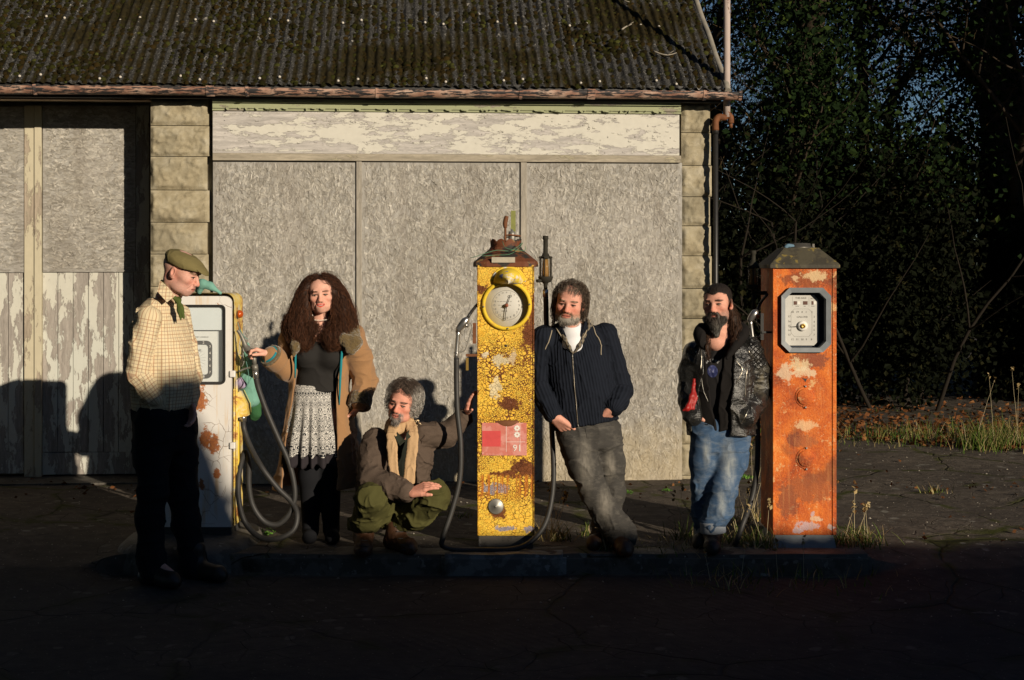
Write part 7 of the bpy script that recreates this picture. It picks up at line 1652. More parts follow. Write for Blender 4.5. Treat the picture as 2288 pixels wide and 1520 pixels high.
cols = np.clip(hc(cand) * rg.uniform(.3, 1.9, (len(cand), 1)), 0, .8); sm_ = strands(root, cand, fl3, 10, .055, .024, .0010, rg, wave=1.5, wfreq=2.6, cols=cols, keep=True); merge(sm_, hv, hf, hc(hv) * .8); sm_.build('hair', M['hair'], cr, local=False, col=True)
# goatee
c = Fld(); H.E(c, (0, -.074, -.097), (.026, .024, .026), .02); H.Cn(c, (-.022, -.092, -.052), (.022, -.092, -.052), .005, .005, .006)
for q in (-1, 1): H.Cn(c, (q * .024, -.088, -.054), (q * .026, -.080, -.085), .005, .008, .01)
c.disp = lambda P: .002 * vnoise(P, 180, 3); c.amp = .003; hv, hf = net(c, .003, .01); root = Fld(); root.p = c.p; cand = hv[rg.choice(len(hv), 350)]
sm_ = strands(root, cand, lambda P, t: np.tile(np.array((0, -.2, -1.0)) @ h3.R.T, (len(P), 1)), 5, .018, .003, .0010, rg, wave=.4, cols=np.array((.34, .31, .28)) * rg.uniform(.5, 1.5, (len(cand), 1)), keep=False); merge(sm_, hv, hf, np.tile((.22, .19, .17), (len(hv), 1))); sm_.build('beard', M['hair'], cr, local=False, col=True)
# ------------------------------------------------------------------ person in ribbed zip cardigan leaning on the yellow pump
p = PT(8.42)
m4 = thing('person', 'person in dark ribbed zip sweater and grey jeans leaning on the yellow pump, ankles crossed', 'person', (p(1310, 600)[0], 8.42, 0))
H = H4 = Head(p(1273, 678, -.03), yaw=-10, pitch=5, roll=8, sc=1.0, w=1.04, jaw=1.12, nose=1.02)
sh_r, sh_l = p(1214, 757, .0), p(1350, 752, .03); el_r, wr_r = p(1206, 858, .02), p(1236, 932, -.10); el_l, wr_l = p(1386, 872, .06), p(1370, 914, -.10)
hip_r, hip_l = p(1282, 975, .0), p(1352, 968, .03); kn_r, kn_l = p(1328, 1098, -.09), p(1368, 1100, .06); an_r, an_l = p(1378, 1186, -.12), p(1346, 1205, .05)
b = Fld(); H.face(b); b.chain([H.W(0, .035, -.06), p(1277, 735, .03), p(1280, 750, .04)], [.058, .060, .066], .03)
UP = nrm(p(1279, 745, .03) - p(1315, 960, .03)); X_ = nrm(np.array((1, 0, 0)) - UP * UP[0]); Y_ = np.cross(UP, X_); Rt4 = np.stack([X_, Y_, UP], 1); pel = p(1315, 965, .03)
b.loft(pel, Rt4, [(0, .11, .08), (.2, .12, .08), (.42, .13, .09), (.52, .12, .07), (.60, .06, .06)], .03); b.ell(p(1281, 757, -.015), (.06, .04, .05), None, .03)
b.chain([sh_r, el_r, wr_r], [.036, .032, .028], .01); b.chain([sh_l, el_l, wr_l], [.036, .032, .028], .01); b.chain([hip_r, kn_r, an_r], [.07, .05, .034], .02); b.chain([hip_l, kn_l, an_l], [.07, .05, .034], .02)
hand(b, wr_r, p(1262, 955, -.085) - wr_r, (-.2, 1, -.3), (.3, -.6, .7), (10, 15, 10), 1.08, thumb=(.95, .22, .0), thumb_in=.3); hand(b, wr_l, p(1348, 938, -.06) - wr_l, (.2, 1, 0), (-.6, -.6, .4), (10, 15, 10), 1.08, thumb=(.9, .25, 0))
stb = lambda q: np.clip(sstep(-q[:, 2], .034, .050) + .0, 0, 1) * (q[:, 1] < .035) * (q[:, 2] > -.125) * (1 - .75 * sstep(.016 - np.abs(q[:, 2] + .040) - .0, 0, .01) * (np.abs(q[:, 0]) > .03) * sstep(-q[:, 1], .03, .06))
def bcol(q, P): t = sstep(-q[:, 2], .045, .085)[:, None]; return np.array((.20, .11, .06)) * (1 - t) + np.array((.42, .38, .32)) * t
figure(b, .0030, 'body', M['skin'], m4, lambda P: H.colour(P, (.68, .34, .25), (.55, .18, .13), (.26, .20, .14), None, stb, bcol, .45))
face_details(b, H4, m4, simple('light_brow', (.20, .15, .10), .8, .1, 0, .2), seed=4, lash=.0018)
c = Fld(); H.E(c, (0, -.070, -.094), (.046, .030, .026), .02); 
for q in (-1, 1): H.E(c, (q * .050, -.030, -.078), (.020, .034, .028), .02); H.Cn(c, (q * .026, -.088, -.052), (q * .034, -.080, -.078), .006, .008, .01)
H.Cn(c, (-.024, -.094, -.0515), (.024, -.094, -.0515), .0045, .0045, .006)
c.disp = lambda P: .0015 * vnoise(P, 180, 3); c.amp = .003; hv, hf = net(c, .003, .01); rg = np.random.RandomState(3); cand = hv[rg.choice(len(hv), 900)]; root = Fld(); root.p = c.p
def bc(P): q = H4.L(P); return bcol(q, P)
sm_ = strands(root, cand, lambda P, t: np.tile(np.array((0, -.2, -1.0)) @ H4.R.T, (len(P), 1)), 4, .016, .002, .0009, rg, wave=.3, cols=bc(cand) * rg.uniform(.5, 1.4, (len(cand), 1)), keep=False); merge(sm_, hv, hf, bc(hv) * .8); sm_.build('beard', M['hair'], m4, local=False, col=True)
# jeans
def jeans(name, a, b2, fade, legs, wr=.5):
    n = N(name, .9, .15); v = n.noise(1, 3, .7, vec=n.mp((500, 500, 120))); v2 = n.noise(1, 2, .6, vec=n.mp((60, 60, 14))); c = n.mix(v, a, b2)
    tot = None
    for (q, r, asp) in legs:
        x = n.blob(q, r, 1.0, vec=n.warp(9, .05), asp=asp); tot = x if tot is None else n.ma('MAXIMUM', tot, x)
    c = n.mix(n.ma('MULTIPLY', tot, n.ma('MULTIPLY_ADD', v2, 1.1, -.05)), c, fade); cr_ = n.noise(1, 4, .7, vec=n.mp((14, 14, 42), rot=(0, .35, 0), vec=n.warp(6, .06)))
    c = n.mix(n.ma('MULTIPLY', n.step(cr_, .58, .2), .16), c, fade); n.bump(n.ma('ADD', n.ma('MULTIPLY', v, .5), cr_), .6, .006); return n.out(c)
o4 = np.array(m4.location)
M['greyjeans'] = jeans('grey_denim', (.070, .066, .060), (.034, .032, .030), (.34, .31, .26), [(tuple(p(1305, 1050, -.09) - o4), .10, (1.5, .6, .42)), (tuple(p(1350, 1130, -.15) - o4), .09, (1.6, .6, .7)), (tuple(p(1362, 1040, -.04) - o4), .06, (1.5, .6, .5))])
def seat(c, pel, Rm, w=.165, dd=.12): c.loft(pel, Rm, [(-.10, w * .92, dd), (.0, w, dd + .005), (.10, w * .95, dd - .005)], .05)
c = Fld(); seat(c, pel + (0, 0, .0), Rt4, .165, .125)
c.chain([hip_r, p(1303, 1040, -.05), kn_r, (kn_r + an_r) / 2 + (-.005, 0, 0), an_r + (.0, 0, .02), p(1392, 1196, -.14)], [.100, .088, .078, .076, .078, .080], .035); c.chain([hip_l, p(1362, 1035, .05), kn_l, (kn_l + an_l) / 2, an_l], [.098, .088, .076, .074, .078], .035)
c.disp = lambda P: folds(P, .007, (9, 9, 13), 61) + folds(P, .006, (14, 14, 22), 63) * sstep(p(0, 1090)[2] - P[:, 2], 0, .2) + .004 * folds(P, 1.0, (22, 22, 26), 66) * sstep(P[:, 2], .5, .8); c.amp = .015
c.post = lambda P, d: np.maximum(d, P[:, 2] - p(0, 925)[2]); jn = figure(c, .0045, 'jeans', M['greyjeans'], m4); jf4 = c
surf_tube(c, [front(c, p(q, z), far=.6) for q, z in ((1346, 912), (1350, 930), (1366, 940), (1382, 942))], .000, .0022).build('pocket_edge', M['ink'], jn, local=False)
surf_tube(c, [front(c, p(q, z), far=.6) for q, z in ((1306, 935), (1309, 955), (1312, 972))], .000, .0022).build('fly_seam', M['ink'], jn, local=False)
for an, toe in ((p(1386, 1194, -.14), p(1402, 1240, -.32)), (p(1346, 1210, .05), p(1322, 1238, -.14))):
    s = shoe(Fld(), an, toe, .0, 1.08, shaft=an + (0, 0, .05)); s.disp = lambda P: folds(P, .002, (25, 25, 25), 6); s.amp = .005; s.post = flatten(.0); bo = figure(s, .0045, 'boot', M['brownboot'], m4)
# sweater
c = Fld(); secs = [(-.02, .190, .150, -.01), (.08, .195, .158, -.005), (.22, .196, .155), (.36, .20, .140), (.46, .195, .12), (.52, .17, .10), (.57, .10, .085)]; c.loft(pel + UP * .07, Rt4, secs, .03, pw=2.3, cap=.015)
c.chain([sh_r, (sh_r + el_r) / 2 + (-.008, 0, 0), el_r, (el_r + wr_r) / 2 + (-.004, 0, 0), wr_r + nrm(el_r - wr_r) * .03], [.078, .070, .066, .060, .050], .014); c.chain([sh_l, (sh_l + el_l) / 2 + (.005, 0, 0), el_l, (el_l + wr_l) / 2 + (.01, 0, 0), wr_l + nrm(el_l - wr_l) * .025], [.080, .074, .070, .064, .054], .014)
c.cone(p(1258, 738, .0), p(1300, 735, .02), .045, .045, .04)
tt = Fld(); tt.loft(pel + UP * .07, Rt4, secs, .03)
auv4 = arc_uv(tt, pel, Rt4, [(sh_r, el_r), (el_r, wr_r), (sh_l, el_l), (el_l, wr_l)])
c.disp = lambda P: folds(P, .007, (9, 9, 8), 71) + .5 * folds(P, .007, (22, 22, 14), 72); c.amp = .014
zp = lambda z: np.interp(z, [p(0, 950)[2], p(0, 800)[2], p(0, 775)[2], p(0, 730)[2], p(0, 700)[2]], [1290, 1280, 1278, 1278, 1278])
def vneck(P): w_ = np.interp(P[:, 2], [p(0, 782)[2], p(0, 745)[2], p(0, 715)[2]], [.0, .048, .085]); x = P[:, 0] - p(1278, 0)[0]; return np.maximum(np.abs(x) - w_, np.maximum(p(0, 783)[2] - P[:, 2], P[:, 1] - p(0, 0)[1] - .03))
ncyl = lambda P: np.linalg.norm(np.cross(P - p(1277, 740, .0), nrm(H4.R @ (0, 0, 1))), axis=1) - .064 + 9 * np.clip(p(0, 765)[2] - P[:, 2], 0, 1)
slab(c, vneck, .008); slab(c, ncyl, .008); 
c.post = lambda P, d: smax(d, (p(0, 938)[2] + .10 * (P[:, 0] - p(1290, 0)[0]) - .03) * 1.0 - P[:, 2] - 9 * (np.minimum(np.linalg.norm(P - wr_r, axis=1), np.linalg.norm(P - wr_l, axis=1)) < .14), .01) if False else d
def ribs():
    n = N('ribbed_navy_knit', .95, .08); s = n.sep(n.attr()); r = n.ma('SINE', n.ma('MULTIPLY', s[0], 6.2832 / .0185)); v = n.noise(300, 2); c = n.mix(n.ma('MULTIPLY_ADD', r, .5, .5), (.010, .012, .018), (.013, .016, .024)); n.bump(n.ma('ADD', n.ma('MULTIPLY', r, 1.0), n.ma('MULTIPLY', v, .3)), .7, .0018); return n.out(c)
M['ribs'] = ribs(); sw4 = figure(c, .0042, 'sweater', M['ribs'], m4, auv4); sf4 = c
m = surf_tube(c, [front(c, p(q, z), far=.6) for q, z in ((1279, 785), (1281, 820), (1284, 860), (1288, 900), (1291, 940))], .001, .0035); m.build('zip', simple('zip_metal', (.16, .14, .11), .4, .5, .6), sw4, local=False)
m = MB(); q = front(c, p(1279, 784), far=.6); m.tube([q, q + (0, -.004, -.022)], .004, 6); q = front(c, p(1291, 938), far=.6); m.tube([q, q + (.004, -.004, -.018)], .003, 6); m.build('zip_puller', M['alu'], sw4, local=False)
for pts in ([(1233, 735), (1228, 752), (1222, 766), (1218, 776)], [(1320, 722), (1330, 740), (1340, 757), (1343, 774), (1343, 788)]):
    surf_tube(c, [front(c, p(*q), far=.6) for q in pts], .001, .0032).build('piping', simple('pale_piping', (.34, .29, .21), .9), sw4, local=False)
m = MB()
for pts in ([(1236, 722), (1246, 735), (1258, 752), (1268, 768)], [(1320, 715), (1310, 736), (1296, 757), (1286, 772)]):
    P_ = [front(c, p(*q), far=.6) for q in pts]; m.tube(spline(P_, 6), .0038, 6)
m.build('neck_trim', bpy.data.materials['pale_piping'], sw4, local=False)
# white t shirt and checked collar
c = Fld(); c.loft(pel + UP * .07, Rt4, [(.2, .15, .12), (.40, .16, .118), (.48, .13, .095), (.545, .09, .078)], .03); c.ell(p(1281, 770, -.055), (.07, .06, .06), None, .03); c.cone(p(1280, 758, .0), p(1278, 738, .01), .078, .066, .03); c.post = lambda P, d: smax(d, -(np.linalg.norm((P - p(1277, 712, -.03)) * (1, 1, 1.0), axis=1) - .056), .006)
figure(c, .004, 't_shirt', simple('white_cotton', (.78, .78, .80), .9, .1, 0, .06, 30, .3), m4); tf = c
def chk():
    n = N('muted_check', .9, .1); s = n.sep(); a = n.ma('GREATER_THAN', n.ma('SINE', n.ma('MULTIPLY', s[0], 330)), .2); b_ = n.ma('GREATER_THAN', n.ma('SINE', n.ma('MULTIPLY', s[2], 300)), .2); c = n.mix(a, (.16, .13, .09), (.045, .045, .05)); return n.out(n.mix(n.ma('MULTIPLY', b_, .6), c, (.22, .19, .14)))
M['chk'] = chk(); c = Fld(); f2 = lambda q, z, dy=0: front(tf, p(q, z), far=.5) + (0, -.006 + dy, 0)
c.chain([p(1296, 722, .03), f2(1312, 728), f2(1306, 745), f2(1294, 765), f2(1284, 780)], [.010, .015, .015, .012, .006], .01); c.chain([p(1312, 715, .02), p(1317, 728, -.04), p(1314, 738, -.06)], [.012, .013, .006], .01)
c.chain([p(1245, 728, .02), f2(1252, 738), f2(1262, 752), f2(1272, 768), f2(1279, 782)], [.010, .010, .011, .010, .006], .01); figure(c, .0035, 'shirt_collar', M['chk'], m4)
# hair: grey-brown, straggling, over the ears
c = Fld(); H.E(c, (0, .028, .046), (.083, .100, .080), .03); H.E(c, (-.068, .02, .005), (.018, .042, .058), .025); H.E(c, (.068, .03, .0), (.018, .038, .058), .025); H.E(c, (0, .06, -.04), (.078, .06, .10), .04)
H.Cn(c, (.070, .03, -.05), (.072, .03, -.11), .016, .010, .02); H.Cn(c, (-.068, .01, -.05), (-.075, .0, -.10), .016, .010, .02)
def hc4(P, d):
    q = H4.L(P); x, y, z = q.T; face = np.maximum(np.maximum(np.abs(x) - np.interp(z, [-.12, -.02, .04, .065], [.072, .074, .064, .050]), z - .052 + .012 * np.sin(x * 60)), y + .030); return smax(smax(d, -face, .008), -.085 - z, .02)
c.post = hc4; c.disp = lambda P: .011 * vnoise(P, 28, 3) + .005 * vnoise(P, 80, 5) - .006; c.amp = .014; hv, hf = net(c, .004, .02); root = Fld(); root.p = c.p; root.post = hc4; rg = np.random.RandomState(18)
cand = hv[rg.choice(len(hv), 4500)]
def fl4(P, t): q = H4.L(P); top = (q[:, 2] > .055)[:, None]; v = np.where(top, np.stack([q[:, 0] * 6, -1.0 * (q[:, 1] < .03) + .5 * (q[:, 1] >= .03), -.5 + 0 * q[:, 0]], 1), np.stack([q[:, 0] * 2, .2 + 0 * q[:, 0], -1 + 0 * q[:, 0]], 1)); return v @ H4.R.T
def h4c(P): q = H4.L(P); return np.array((.085, .060, .042)) + sstep(-q[:, 1] + .3 * (q[:, 2] - .05), .02, .09)[:, None] * np.array((.17, .15, .12))
def rej4(P): q = H4.L(P); return (q[:, 1] < -.02) & (q[:, 2] < .040) & (q[:, 2] > -.12) & (np.abs(q[:, 0]) < .064)
sm_ = strands(root, cand, fl4, 10, .060, .020, .0010, rg, wave=.8, wfreq=1.6, cols=np.clip(h4c(cand) * rg.uniform(.35, 2.1, (len(cand), 1)), 0, .7), reject=rej4); merge(sm_, hv, hf, h4c(hv) * .75)
for k in range(26):
    a = rg.uniform(-1, 1); q = H4.W(-.078 + .006 * a, .0 + .02 * rg.normal(), -.055 + .02 * rg.normal()); P_ = [q]; 
    for i in range(9): P_.append(P_[-1] + H4.R @ np.array((-.0065 * math.cos(i * .75 + a * .3), -.002, -.0095 + .007 * math.sin(i * .8 + a * .3))))
    sm_.tube(P_, .0016, 4, False); sm_.col[-1][:, :3] = (.045, .03, .02)
sm_.build('hair', M['hair'], m4, local=False, col=True)
# ------------------------------------------------------------------ bearded person in black leather jacket
p = PT(8.40)
m5 = thing('person', 'bearded person in worn black leather jacket and blue turned-up jeans by the orange pump', 'person', (p(1605, 600)[0], 8.40, 0))
H = H5 = Head(p(1603, 679, -.02), yaw=-24, pitch=2, roll=-3, sc=1.0, w=1.02, jaw=1.0, nose=1.02)
sh_r, sh_l = p(1556, 790, .02), p(1676, 784, .05); el_r, wr_r = p(1540, 870, .04), p(1548, 926, -.06); el_l, wr_l = p(1694, 872, .08), p(1666, 930, -.08)
hip_r, hip_l = p(1578, 975), p(1640, 972, .02); kn_r, kn_l = p(1574, 1085, .02), p(1616, 1090, -.06); an_r, an_l = p(1578, 1192, .06), p(1592, 1186, -.08)
b = Fld(); H.face(b); b.chain([H.W(0, .035, -.06), p(1607, 745, .03), p(1607, 765, .04)], [.056, .060, .066], .03)
Rt5 = rotm(-8); pel = p(1610, 965, .03)
b.loft(pel, Rt5, [(0, .11, .08), (.2, .11, .08), (.38, .13, .09), (.48, .12, .07), (.57, .06, .06)], .03); b.ell(p(1600, 765, -.04), (.06, .045, .05), None, .03)
b.chain([sh_r, el_r, wr_r], [.036, .032, .026], .01); b.chain([sh_l, el_l, wr_l], [.036, .032, .026], .01); b.chain([hip_r, kn_r, an_r], [.07, .05, .034], .02); b.chain([hip_l, kn_l, an_l], [.07, .05, .034], .02)
hand(b, wr_r, p(1575, 950, .06) - wr_r, (1, 1, 0), (0, -1, 0), (15, 20, 15), .95); hand(b, wr_l, p(1640, 950, .06) - wr_l, (-1, 1, 0), (0, -1, 0), (15, 20, 15), .95)
stb = lambda q: .75 * sstep(-q[:, 2], .020, .060) * (q[:, 1] < .02) * (q[:, 2] > -.13) * sstep(np.abs(q[:, 0]) + .35 * np.clip(-q[:, 2] - .03, 0, 1), .030, .055)
figure(b, .0030, 'body', M['skin'], m5, lambda P: H.colour(P, (.66, .34, .25), (.50, .17, .13), (.07, .045, .03), (lambda q: .95 * np.where(q[:, 1] < -.02, 0, sstep(q[:, 2] + 1.1 * q[:, 1], -.020, .002) * sstep(q[:, 2], -.04, .01)), (.030, .022, .018)), stb, (.12, .10, .09), .42, browth=.0045))
face_details(b, H5, m5, simple('dark_brow', (.045, .028, .02), .8, .1, 0, .2), seed=5, bw=.0015, lash=.0018)
c = Fld(); H.E(c, (0, .026, .042), (.0785, .098, .078), .03); H.E(c, (0, -.028, .036), (.0680, .0620, .0640), .02)
def hc5(P, d):
    q = H5.L(P); x, y, z = q.T; face = np.maximum(np.maximum(np.abs(x) - np.interp(z, [-.02, .05, .085], [.072, .066, .052]), z - .061 + .006 * np.cos(x * 90)), y + .030); ear = np.maximum(.022 - z, -y - .05) if False else 9
    return smax(smax(d, -face, .006), -.012 - z - .5 * np.clip(y - .03, 0, 1), .01)
c.post = hc5; c.disp = lambda P: .0015 * vnoise(P, 120, 3); c.amp = .003; hv, hf = net(c, .0035, .01); rg = np.random.RandomState(28)
# long hair falling behind the shoulders
c2 = Fld(); c2.chain([H.W(.05, .06, -.03), H.W(.075, .05, -.10), p(1644, 735, -.03), p(1642, 762, -.10), p(1636, 780, -.14)], [.026, .028, .020, .012, .006], .03); c2.chain([H.W(-.05, .06, -.05), p(1580, 750, -.04), p(1580, 775, -.13), p(1584, 800, -.165)], [.02, .012, .008, .004], .03)
c2.disp = lambda P: .005 * vnoise(P, 50, 3); c2.amp = .009; v2, f2_ = net(c2, .004, .02); root = Fld(); root.p = c2.p; cand = v2[rg.choice(len(v2), 520)]
base = np.array((.045, .022, .012)); sm_ = strands(root, cand, lambda P, t: np.tile((.0, -.15, -1.0), (len(P), 1)) * 1.0, 12, .09, .014, .0014, rg, wave=1.0, wfreq=2.5, cols=base * rg.uniform(.5, 2.6, (len(cand), 1))); merge(sm_, v2, f2_, np.tile(base * .7, (len(v2), 1))); merge(sm_, hv, hf, np.tile((.022, .017, .014), (len(hv), 1)))
root = Fld(); root.p = c.p; root.post = hc5; cand = hv[rg.choice(len(hv), 900)]; ss_ = strands(root, cand, lambda P, t: np.tile(np.array((0, -.6, -.6)) @ H5.R.T, (len(P), 1)), 3, .012, .003, .0009, rg, cols=np.array((.03, .024, .02)) * rg.uniform(.6, 2.0, (len(cand), 1))); merge(sm_, np.concatenate(ss_.v), np.array(ss_.f), np.concatenate(ss_.col)[:, :3]); sm_.build('hair', M['hair'], m5, local=False, col=True)
# beard
c = Fld(); H.E(c, (0, -.070, -.094), (.047, .034, .036), .02); H.Cn(c, (0, -.078, -.115), (.004, -.074, -.175), .036, .014, .03)
for q in (-1, 1): H.Cn(c, (q * .020, -.092, -.053), (q * .034, -.082, -.090), .0075, .012, .012); H.E(c, (q * .046, -.045, -.088), (.016, .03, .022), .02)
H.Cn(c, (-.020, -.097, -.0515), (.020, -.097, -.0515), .0068, .0068, .008); H.E(c, (0, -.104, -.068), (.019, .012, .008), .005, 'S')
c.disp = lambda P: .004 * vnoise(P * (1, 1, .35), 110, 3) + .002 * vnoise(P * (1, 1, .3), 240, 3); c.amp = .006; hv, hf = net(c, .003, .02); root = Fld(); root.p = c.p; cand = hv[rg.choice(len(hv), 1300)]
def bc5(P): q = H5.L(P); t = sstep(-q[:, 2], .085, .15)[:, None] * .9; n_ = (.6 + .6 * vnoise(P * (1, 1, .3), 120, 6))[:, None]; return (np.array((.11, .09, .075)) * (1 - t) + np.array((.40, .38, .34)) * t) * np.clip(n_, .35, 1.5)
sm_ = strands(root, cand, lambda P, t: np.tile(np.array((0, -.15, -1.0)) @ H5.R.T, (len(P), 1)), 6, .032, .006, .0010, rg, wave=.45, wfreq=1.6, cols=bc5(cand) * rg.uniform(.5, 1.7, (len(cand), 1)), keep=True); merge(sm_, hv, hf, bc5(hv) * .8); sm_.build('beard', M['hair'], m5, local=False, col=True)
# jeans with turn-ups
o5 = np.array(m5.location)
M['bluejeans'] = jeans('blue_denim', (.070, .125, .215), (.036, .070, .135), (.50, .52, .48), [(tuple(p(1628, 1040, -.10) - o5), .085, (1.6, .5, .42)), (tuple(p(1612, 1120, -.13) - o5), .06, (1.8, .5, .6)), (tuple(p(1580, 1010, -.09) - o5), .06, (1.8, .5, .5))])
c = Fld(); seat(c, pel - (0, 0, .01), Rt5, .160, .12); c.chain([hip_r, (hip_r + kn_r) / 2 + (-.005, 0, 0), kn_r, (kn_r + an_r) / 2 + (-.004, 0, 0), an_r + (0, 0, .03)], [.095, .086, .074, .074, .068], .03); c.chain([hip_l, (hip_l + kn_l) / 2 + (.012, 0, 0), kn_l, (kn_l + an_l) / 2 + (.008, 0, 0), an_l + (0, 0, .03)], [.100, .090, .080, .078, .072], .03)
c.disp = lambda P: folds(P, .008, (9, 9, 13), 81) + folds(P, .007, (13, 13, 24), 83) * sstep(p(0, 1080)[2] - P[:, 2], 0, .2); c.amp = .016; c.post = lambda P, d: np.maximum(d, P[:, 2] - p(0, 930)[2]); jn = figure(c, .0045, 'jeans', M['bluejeans'], m5)
tubecut(an_l + (0, 0, .055), an_l + (.004, 0, -.012), .074, .075, 'turn_up', simple('pale_denim', (.26, .29, .33), .9, .1, 0, .2, 60), jn, .05); tubecut(an_r + (0, 0, .05), an_r + (.0, 0, -.010), .070, .071, 'turn_up', bpy.data.materials['pale_denim'], jn, .05)
for an, toe in ((an_l - (0, 0, .015), p(1590, 1246, -.25)), (an_r - (0, 0, .01), p(1556, 1236, -.08))):
    s = shoe(Fld(), an, toe, .0, 1.05, shaft=an + (0, 0, .05)); s.disp = lambda P: folds(P, .002, (25, 25, 25), 6); s.amp = .005; s.post = flatten(.0); figure(s, .005, 'boot', bpy.data.materials['dark_boot'], m5)
# t shirt
c = Fld(); c.loft(pel, Rt5, [(.02, .135, .10), (.2, .14, .105), (.38, .155, .112), (.48, .14, .09), (.55, .08, .075)], .03); c.disp = lambda P: folds(P, .004, (16, 16, 8), 5); c.amp = .006; c.post = lambda P, d: smax(d, -(np.linalg.norm((P - p(1600, 742, -.05)) * (1, 1, 1), axis=1) - .062), .006)
ts = figure(c, .0045, 't_shirt', m_cloth('faded_black_cotton', (.020, .019, .019), (.012, .011, .012)), m5); tsf = c
m = MB(); base_q = front(tsf, p(1592, 815), far=.5)
for ch, a in zip('NATIVE', np.linspace(-52, 38, 6)): q = base_q + np.array((.050 * math.sin(R(a)) , 0, .050 * math.cos(R(a)) - .012)); q = front(tsf, q, far=.5); text_mb(m, ch, .021, tuple(q - np.array((0, .003, 0))), -R(a) * .8, yaw=R(-8))
m.build('shirt_lettering', simple('print_white', (.45, .45, .45), .8), ts, local=False)
m = MB(); V = []
for rr in (.0, .014, .028, .036):
    for k in range(16): a = 2 * math.pi * k / 16; q = front(tsf, base_q + np.array((rr * .85 * math.cos(a), 0, rr * math.sin(a) - .025)), far=.5); V.append(q - (0, .002, 0))
m.add(V, [(i * 16 + j, i * 16 + (j + 1) % 16, (i + 1) * 16 + (j + 1) % 16, (i + 1) * 16 + j) for i in range(3) for j in range(16)], True)
def pr(): n = N('blue_print', .8, .1); return n.out(n.ramp(n.noise(45, 3), [(.35, (.015, .02, .07)), (.55, (.05, .06, .16)), (.68, (.25, .26, .38))]))
m.build('shirt_print', pr(), ts, local=False)
# hoodie
c = Fld(); c.loft(pel, Rt5, [(-.06, .165, .125), (.10, .162, .13), (.25, .168, .13), (.38, .172, .125), (.47, .155, .10), (.55, .09, .085)], .03)
def hslot(P): z = P[:, 2]; L = np.interp(z, [p(0, 950)[2], p(0, 900)[2], p(0, 800)[2], p(0, 760)[2]], [p(q, 0)[0] for q in (1596, 1585, 1572, 1574)]); Rr = np.interp(z, [p(0, 950)[2], p(0, 900)[2], p(0, 800)[2], p(0, 760)[2]], [p(q, 0)[0] for q in (1602, 1600, 1612, 1622)]); return np.maximum(np.maximum(L - P[:, 0], P[:, 0] - Rr), P[:, 1] - 8.38)
slab(c, hslot, .01); slab(c, lambda P: np.linalg.norm(P - p(1605, 738, .0), axis=1) - .070, .01)
c.chain(spline([p(1572, 775, -.12), p(1564, 755, -.08), p(1566, 738, -.01), p(1590, 735, .10), p(1630, 730, .10), p(1660, 738, .02), p(1654, 756, -.07), p(1640, 778, -.12), p(1625, 800, -.15)], 3), [.016, .020, .023, .025, .027, .030, .032, .034, .034, .034, .034, .034, .034, .034, .033, .031, .029, .027, .025, .022, .019, .016, .013, .011, .009][:25], .02)
c.disp = lambda P: folds(P, .005, (14, 14, 10), 91); c.amp = .008; c.post = lambda P, d: smax(d, p(0, 962)[2] + .5 * np.abs(P[:, 0] - p(1602, 0)[0]) * .5 - P[:, 2], .01); M['hood'] = m_cloth('washed_black_fleece', (.014, .012, .011), (.008, .007, .007)); ho = figure(c, .0045, 'hoodie', M['hood'], m5); hof = c
surf_tube(c, [front(c, p(q, z), far=.6) for q, z in ((1565, 775), (1566, 820), (1570, 860), (1582, 892))], .000, .0022).build('zip', M['alu'], ho, local=False)
# leather jacket
def leather():
    n = N('black_leather', .27, .6); w = n.warp(7, .06); cr_ = n.noise(1, 6, .7, vec=n.mp((22, 22, 40), vec=w)); f = n.noise(160, 3, .6); wear = n.ma('MULTIPLY', n.step(n.noise(11, 5, .65), .55, .12), n.blob(tuple(p(1702, 850, -.02) - o5), .12, 1.0, asp=(1, .5, 1)))
    c = n.mix(n.ma('MULTIPLY', cr_, .6), (.010, .010, .010), (.028, .027, .024)); c = n.mix(wear, c, (.14, .12, .075)); c = n.mix(n.ma('MULTIPLY', n.step(n.noise(9, 5, .7), .60, .1), .35), c, (.10, .09, .065))
    s = n.sep(); q1 = n.ma('ABSOLUTE', n.ma('SINE', n.ma('MULTIPLY', n.ma('ADD', n.ma('MULTIPLY', s[0], .9), s[2]), 105))); q2 = n.ma('ABSOLUTE', n.ma('SINE', n.ma('MULTIPLY', n.ma('SUBTRACT', n.ma('MULTIPLY', s[0], .9), s[2]), 105)))
    quilt = n.ma('MULTIPLY', n.ma('GREATER_THAN', n.blob(tuple(p(1692, 792, .0) - o5), .085, 1.0, asp=(1.4, .4, .85)), .05), n.ma('MINIMUM', n.ma('MINIMUM', q1, .4), q2)); h = n.ma('ADD', n.ma('ADD', cr_, n.ma('MULTIPLY', f, .15)), n.ma('MULTIPLY', quilt, 3.0))
    n.bump(h, .9, .008); return n.out(c, rough=n.ma('MULTIPLY_ADD', wear, .4, .27))
M['leather'] = leather(); c = Fld(); c.loft(pel, Rt5, [(-.01, .200, .150), (.10, .195, .155), (.22, .190, .152), (.36, .198, .145), (.44, .190, .122), (.50, .16, .10), (.54, .11, .09)], .03, cap=.012)
inn5 = Fld(); inn5.loft(pel, Rt5, [(-.2, .185, .135), (.10, .180, .14), (.22, .175, .137), (.36, .180, .130), (.44, .165, .105), (.50, .14, .09), (.62, .09, .08)], .03)
slab(c, inn5.eval, .006)
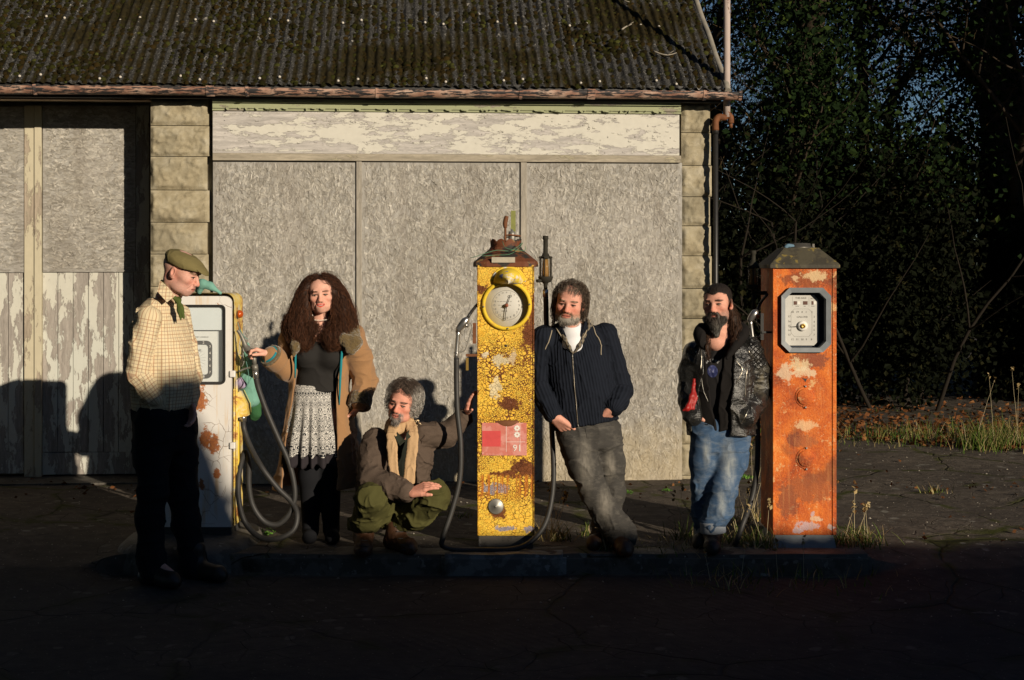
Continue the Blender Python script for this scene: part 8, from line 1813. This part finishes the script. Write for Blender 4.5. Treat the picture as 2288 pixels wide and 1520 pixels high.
def jsl(P):
    z = P[:, 2]; ks = [p(0, q)[2] for q in (950, 930, 900, 870, 820, 780, 755)]; L = np.interp(z, ks, [p(q, 0)[0] for q in (1545, 1547, 1554, 1560, 1566, 1564, 1560)]); Rr = np.interp(z, ks, [p(q, 0)[0] for q in (1626, 1625, 1626, 1630, 1632, 1640, 1650)]); return np.maximum(np.maximum(L - P[:, 0], P[:, 0] - Rr), P[:, 1] - 8.42)
slab(c, jsl, .008)
c.chain([sh_r, (sh_r + el_r) / 2 + (-.01, 0, 0), el_r, (el_r + wr_r) / 2 + (-.006, 0, 0), wr_r + nrm(wr_r - el_r) * .01], [.074, .070, .068, .062, .055], .016); c.chain([sh_l, (sh_l + el_l) / 2 + (.012, 0, 0), el_l, (el_l + wr_l) / 2 + (.012, 0, 0), wr_l + nrm(wr_l - el_l) * .01], [.078, .074, .072, .066, .058], .016)
c.disp = lambda P: folds(P, .008, (10, 10, 9), 95) + folds(P, .005, (12, 12, 34), 96) * (.4 + .6 * (P[:, 0] > p(1670, 0)[0])); c.amp = .015; lj = figure(c, .0042, 'leather_jacket', M['leather'], m5); ljf = c
M['zipm'] = simple('zip_steel', (.50, .46, .38), .3, .5, .9, .3)
F = lambda q, z: front(ljf, p(q, z), far=.6)
for pts in ([(1652, 762), (1640, 776), (1628, 788), (1630, 800)], [(1631, 788), (1645, 797), (1657, 812), (1657, 826), (1645, 850), (1634, 872), (1628, 892), (1628, 925)], [(1673, 905), (1665, 920), (1655, 938)], [(1563, 765), (1567, 790), (1566, 820)], [(1668, 770), (1668, 830), (1666, 880)]):
    surf_tube(ljf, [F(*q) for q in pts], .000, .0026).build('zip', M['zipm'], lj, local=False)
# lapel
m = MB(); P_ = [F(*q) + (0, -.006, 0) for q in ((1640, 772), (1650, 765), (1658, 790), (1656, 815), (1645, 806), (1630, 798))]; n = len(P_); cc_ = np.mean(P_, 0) + (0, -.010, 0); V = np.array(P_ + [cc_]); m.add(np.concatenate([V, V + (0, .008, 0)]), [(i, (i + 1) % n, n) for i in range(n)] + [((i + 1) % n, i, i + n + 1, (i + 1) % n + n + 1) for i in range(n)]); m.build('lapel', M['leather'], lj, local=False)
m = MB()
for q in ((1633, 786), (1636, 783), (1555, 782)): P0 = F(*q); m.lathe([(.005, 0), (.004, .003), (0, .004)], tuple(P0 - np.array((0, .004, 0))), 8, 'Y')
m.build('snaps', M['chrome'], lj, local=False)
c = Fld(); c.chain([p(1550, 850, -.10), p(1546, 885, -.13), p(1536, 912, -.15)], [.004, .009, .011], .02); c.chain([p(1550, 850, -.10), p(1553, 890, -.12), p(1549, 912, -.14)], [.004, .008, .008], .02); c.chain([p(1536, 912, -.15), p(1526, 917, -.15)], [.011, .006], .02); c.disp = lambda P: folds(P, .005, (30, 30, 20), 3); c.amp = .007; figure(c, .0035, 'red_lining', simple('red_satin', (.30, .012, .010), .5, .4, 0, .25, 20), lj)
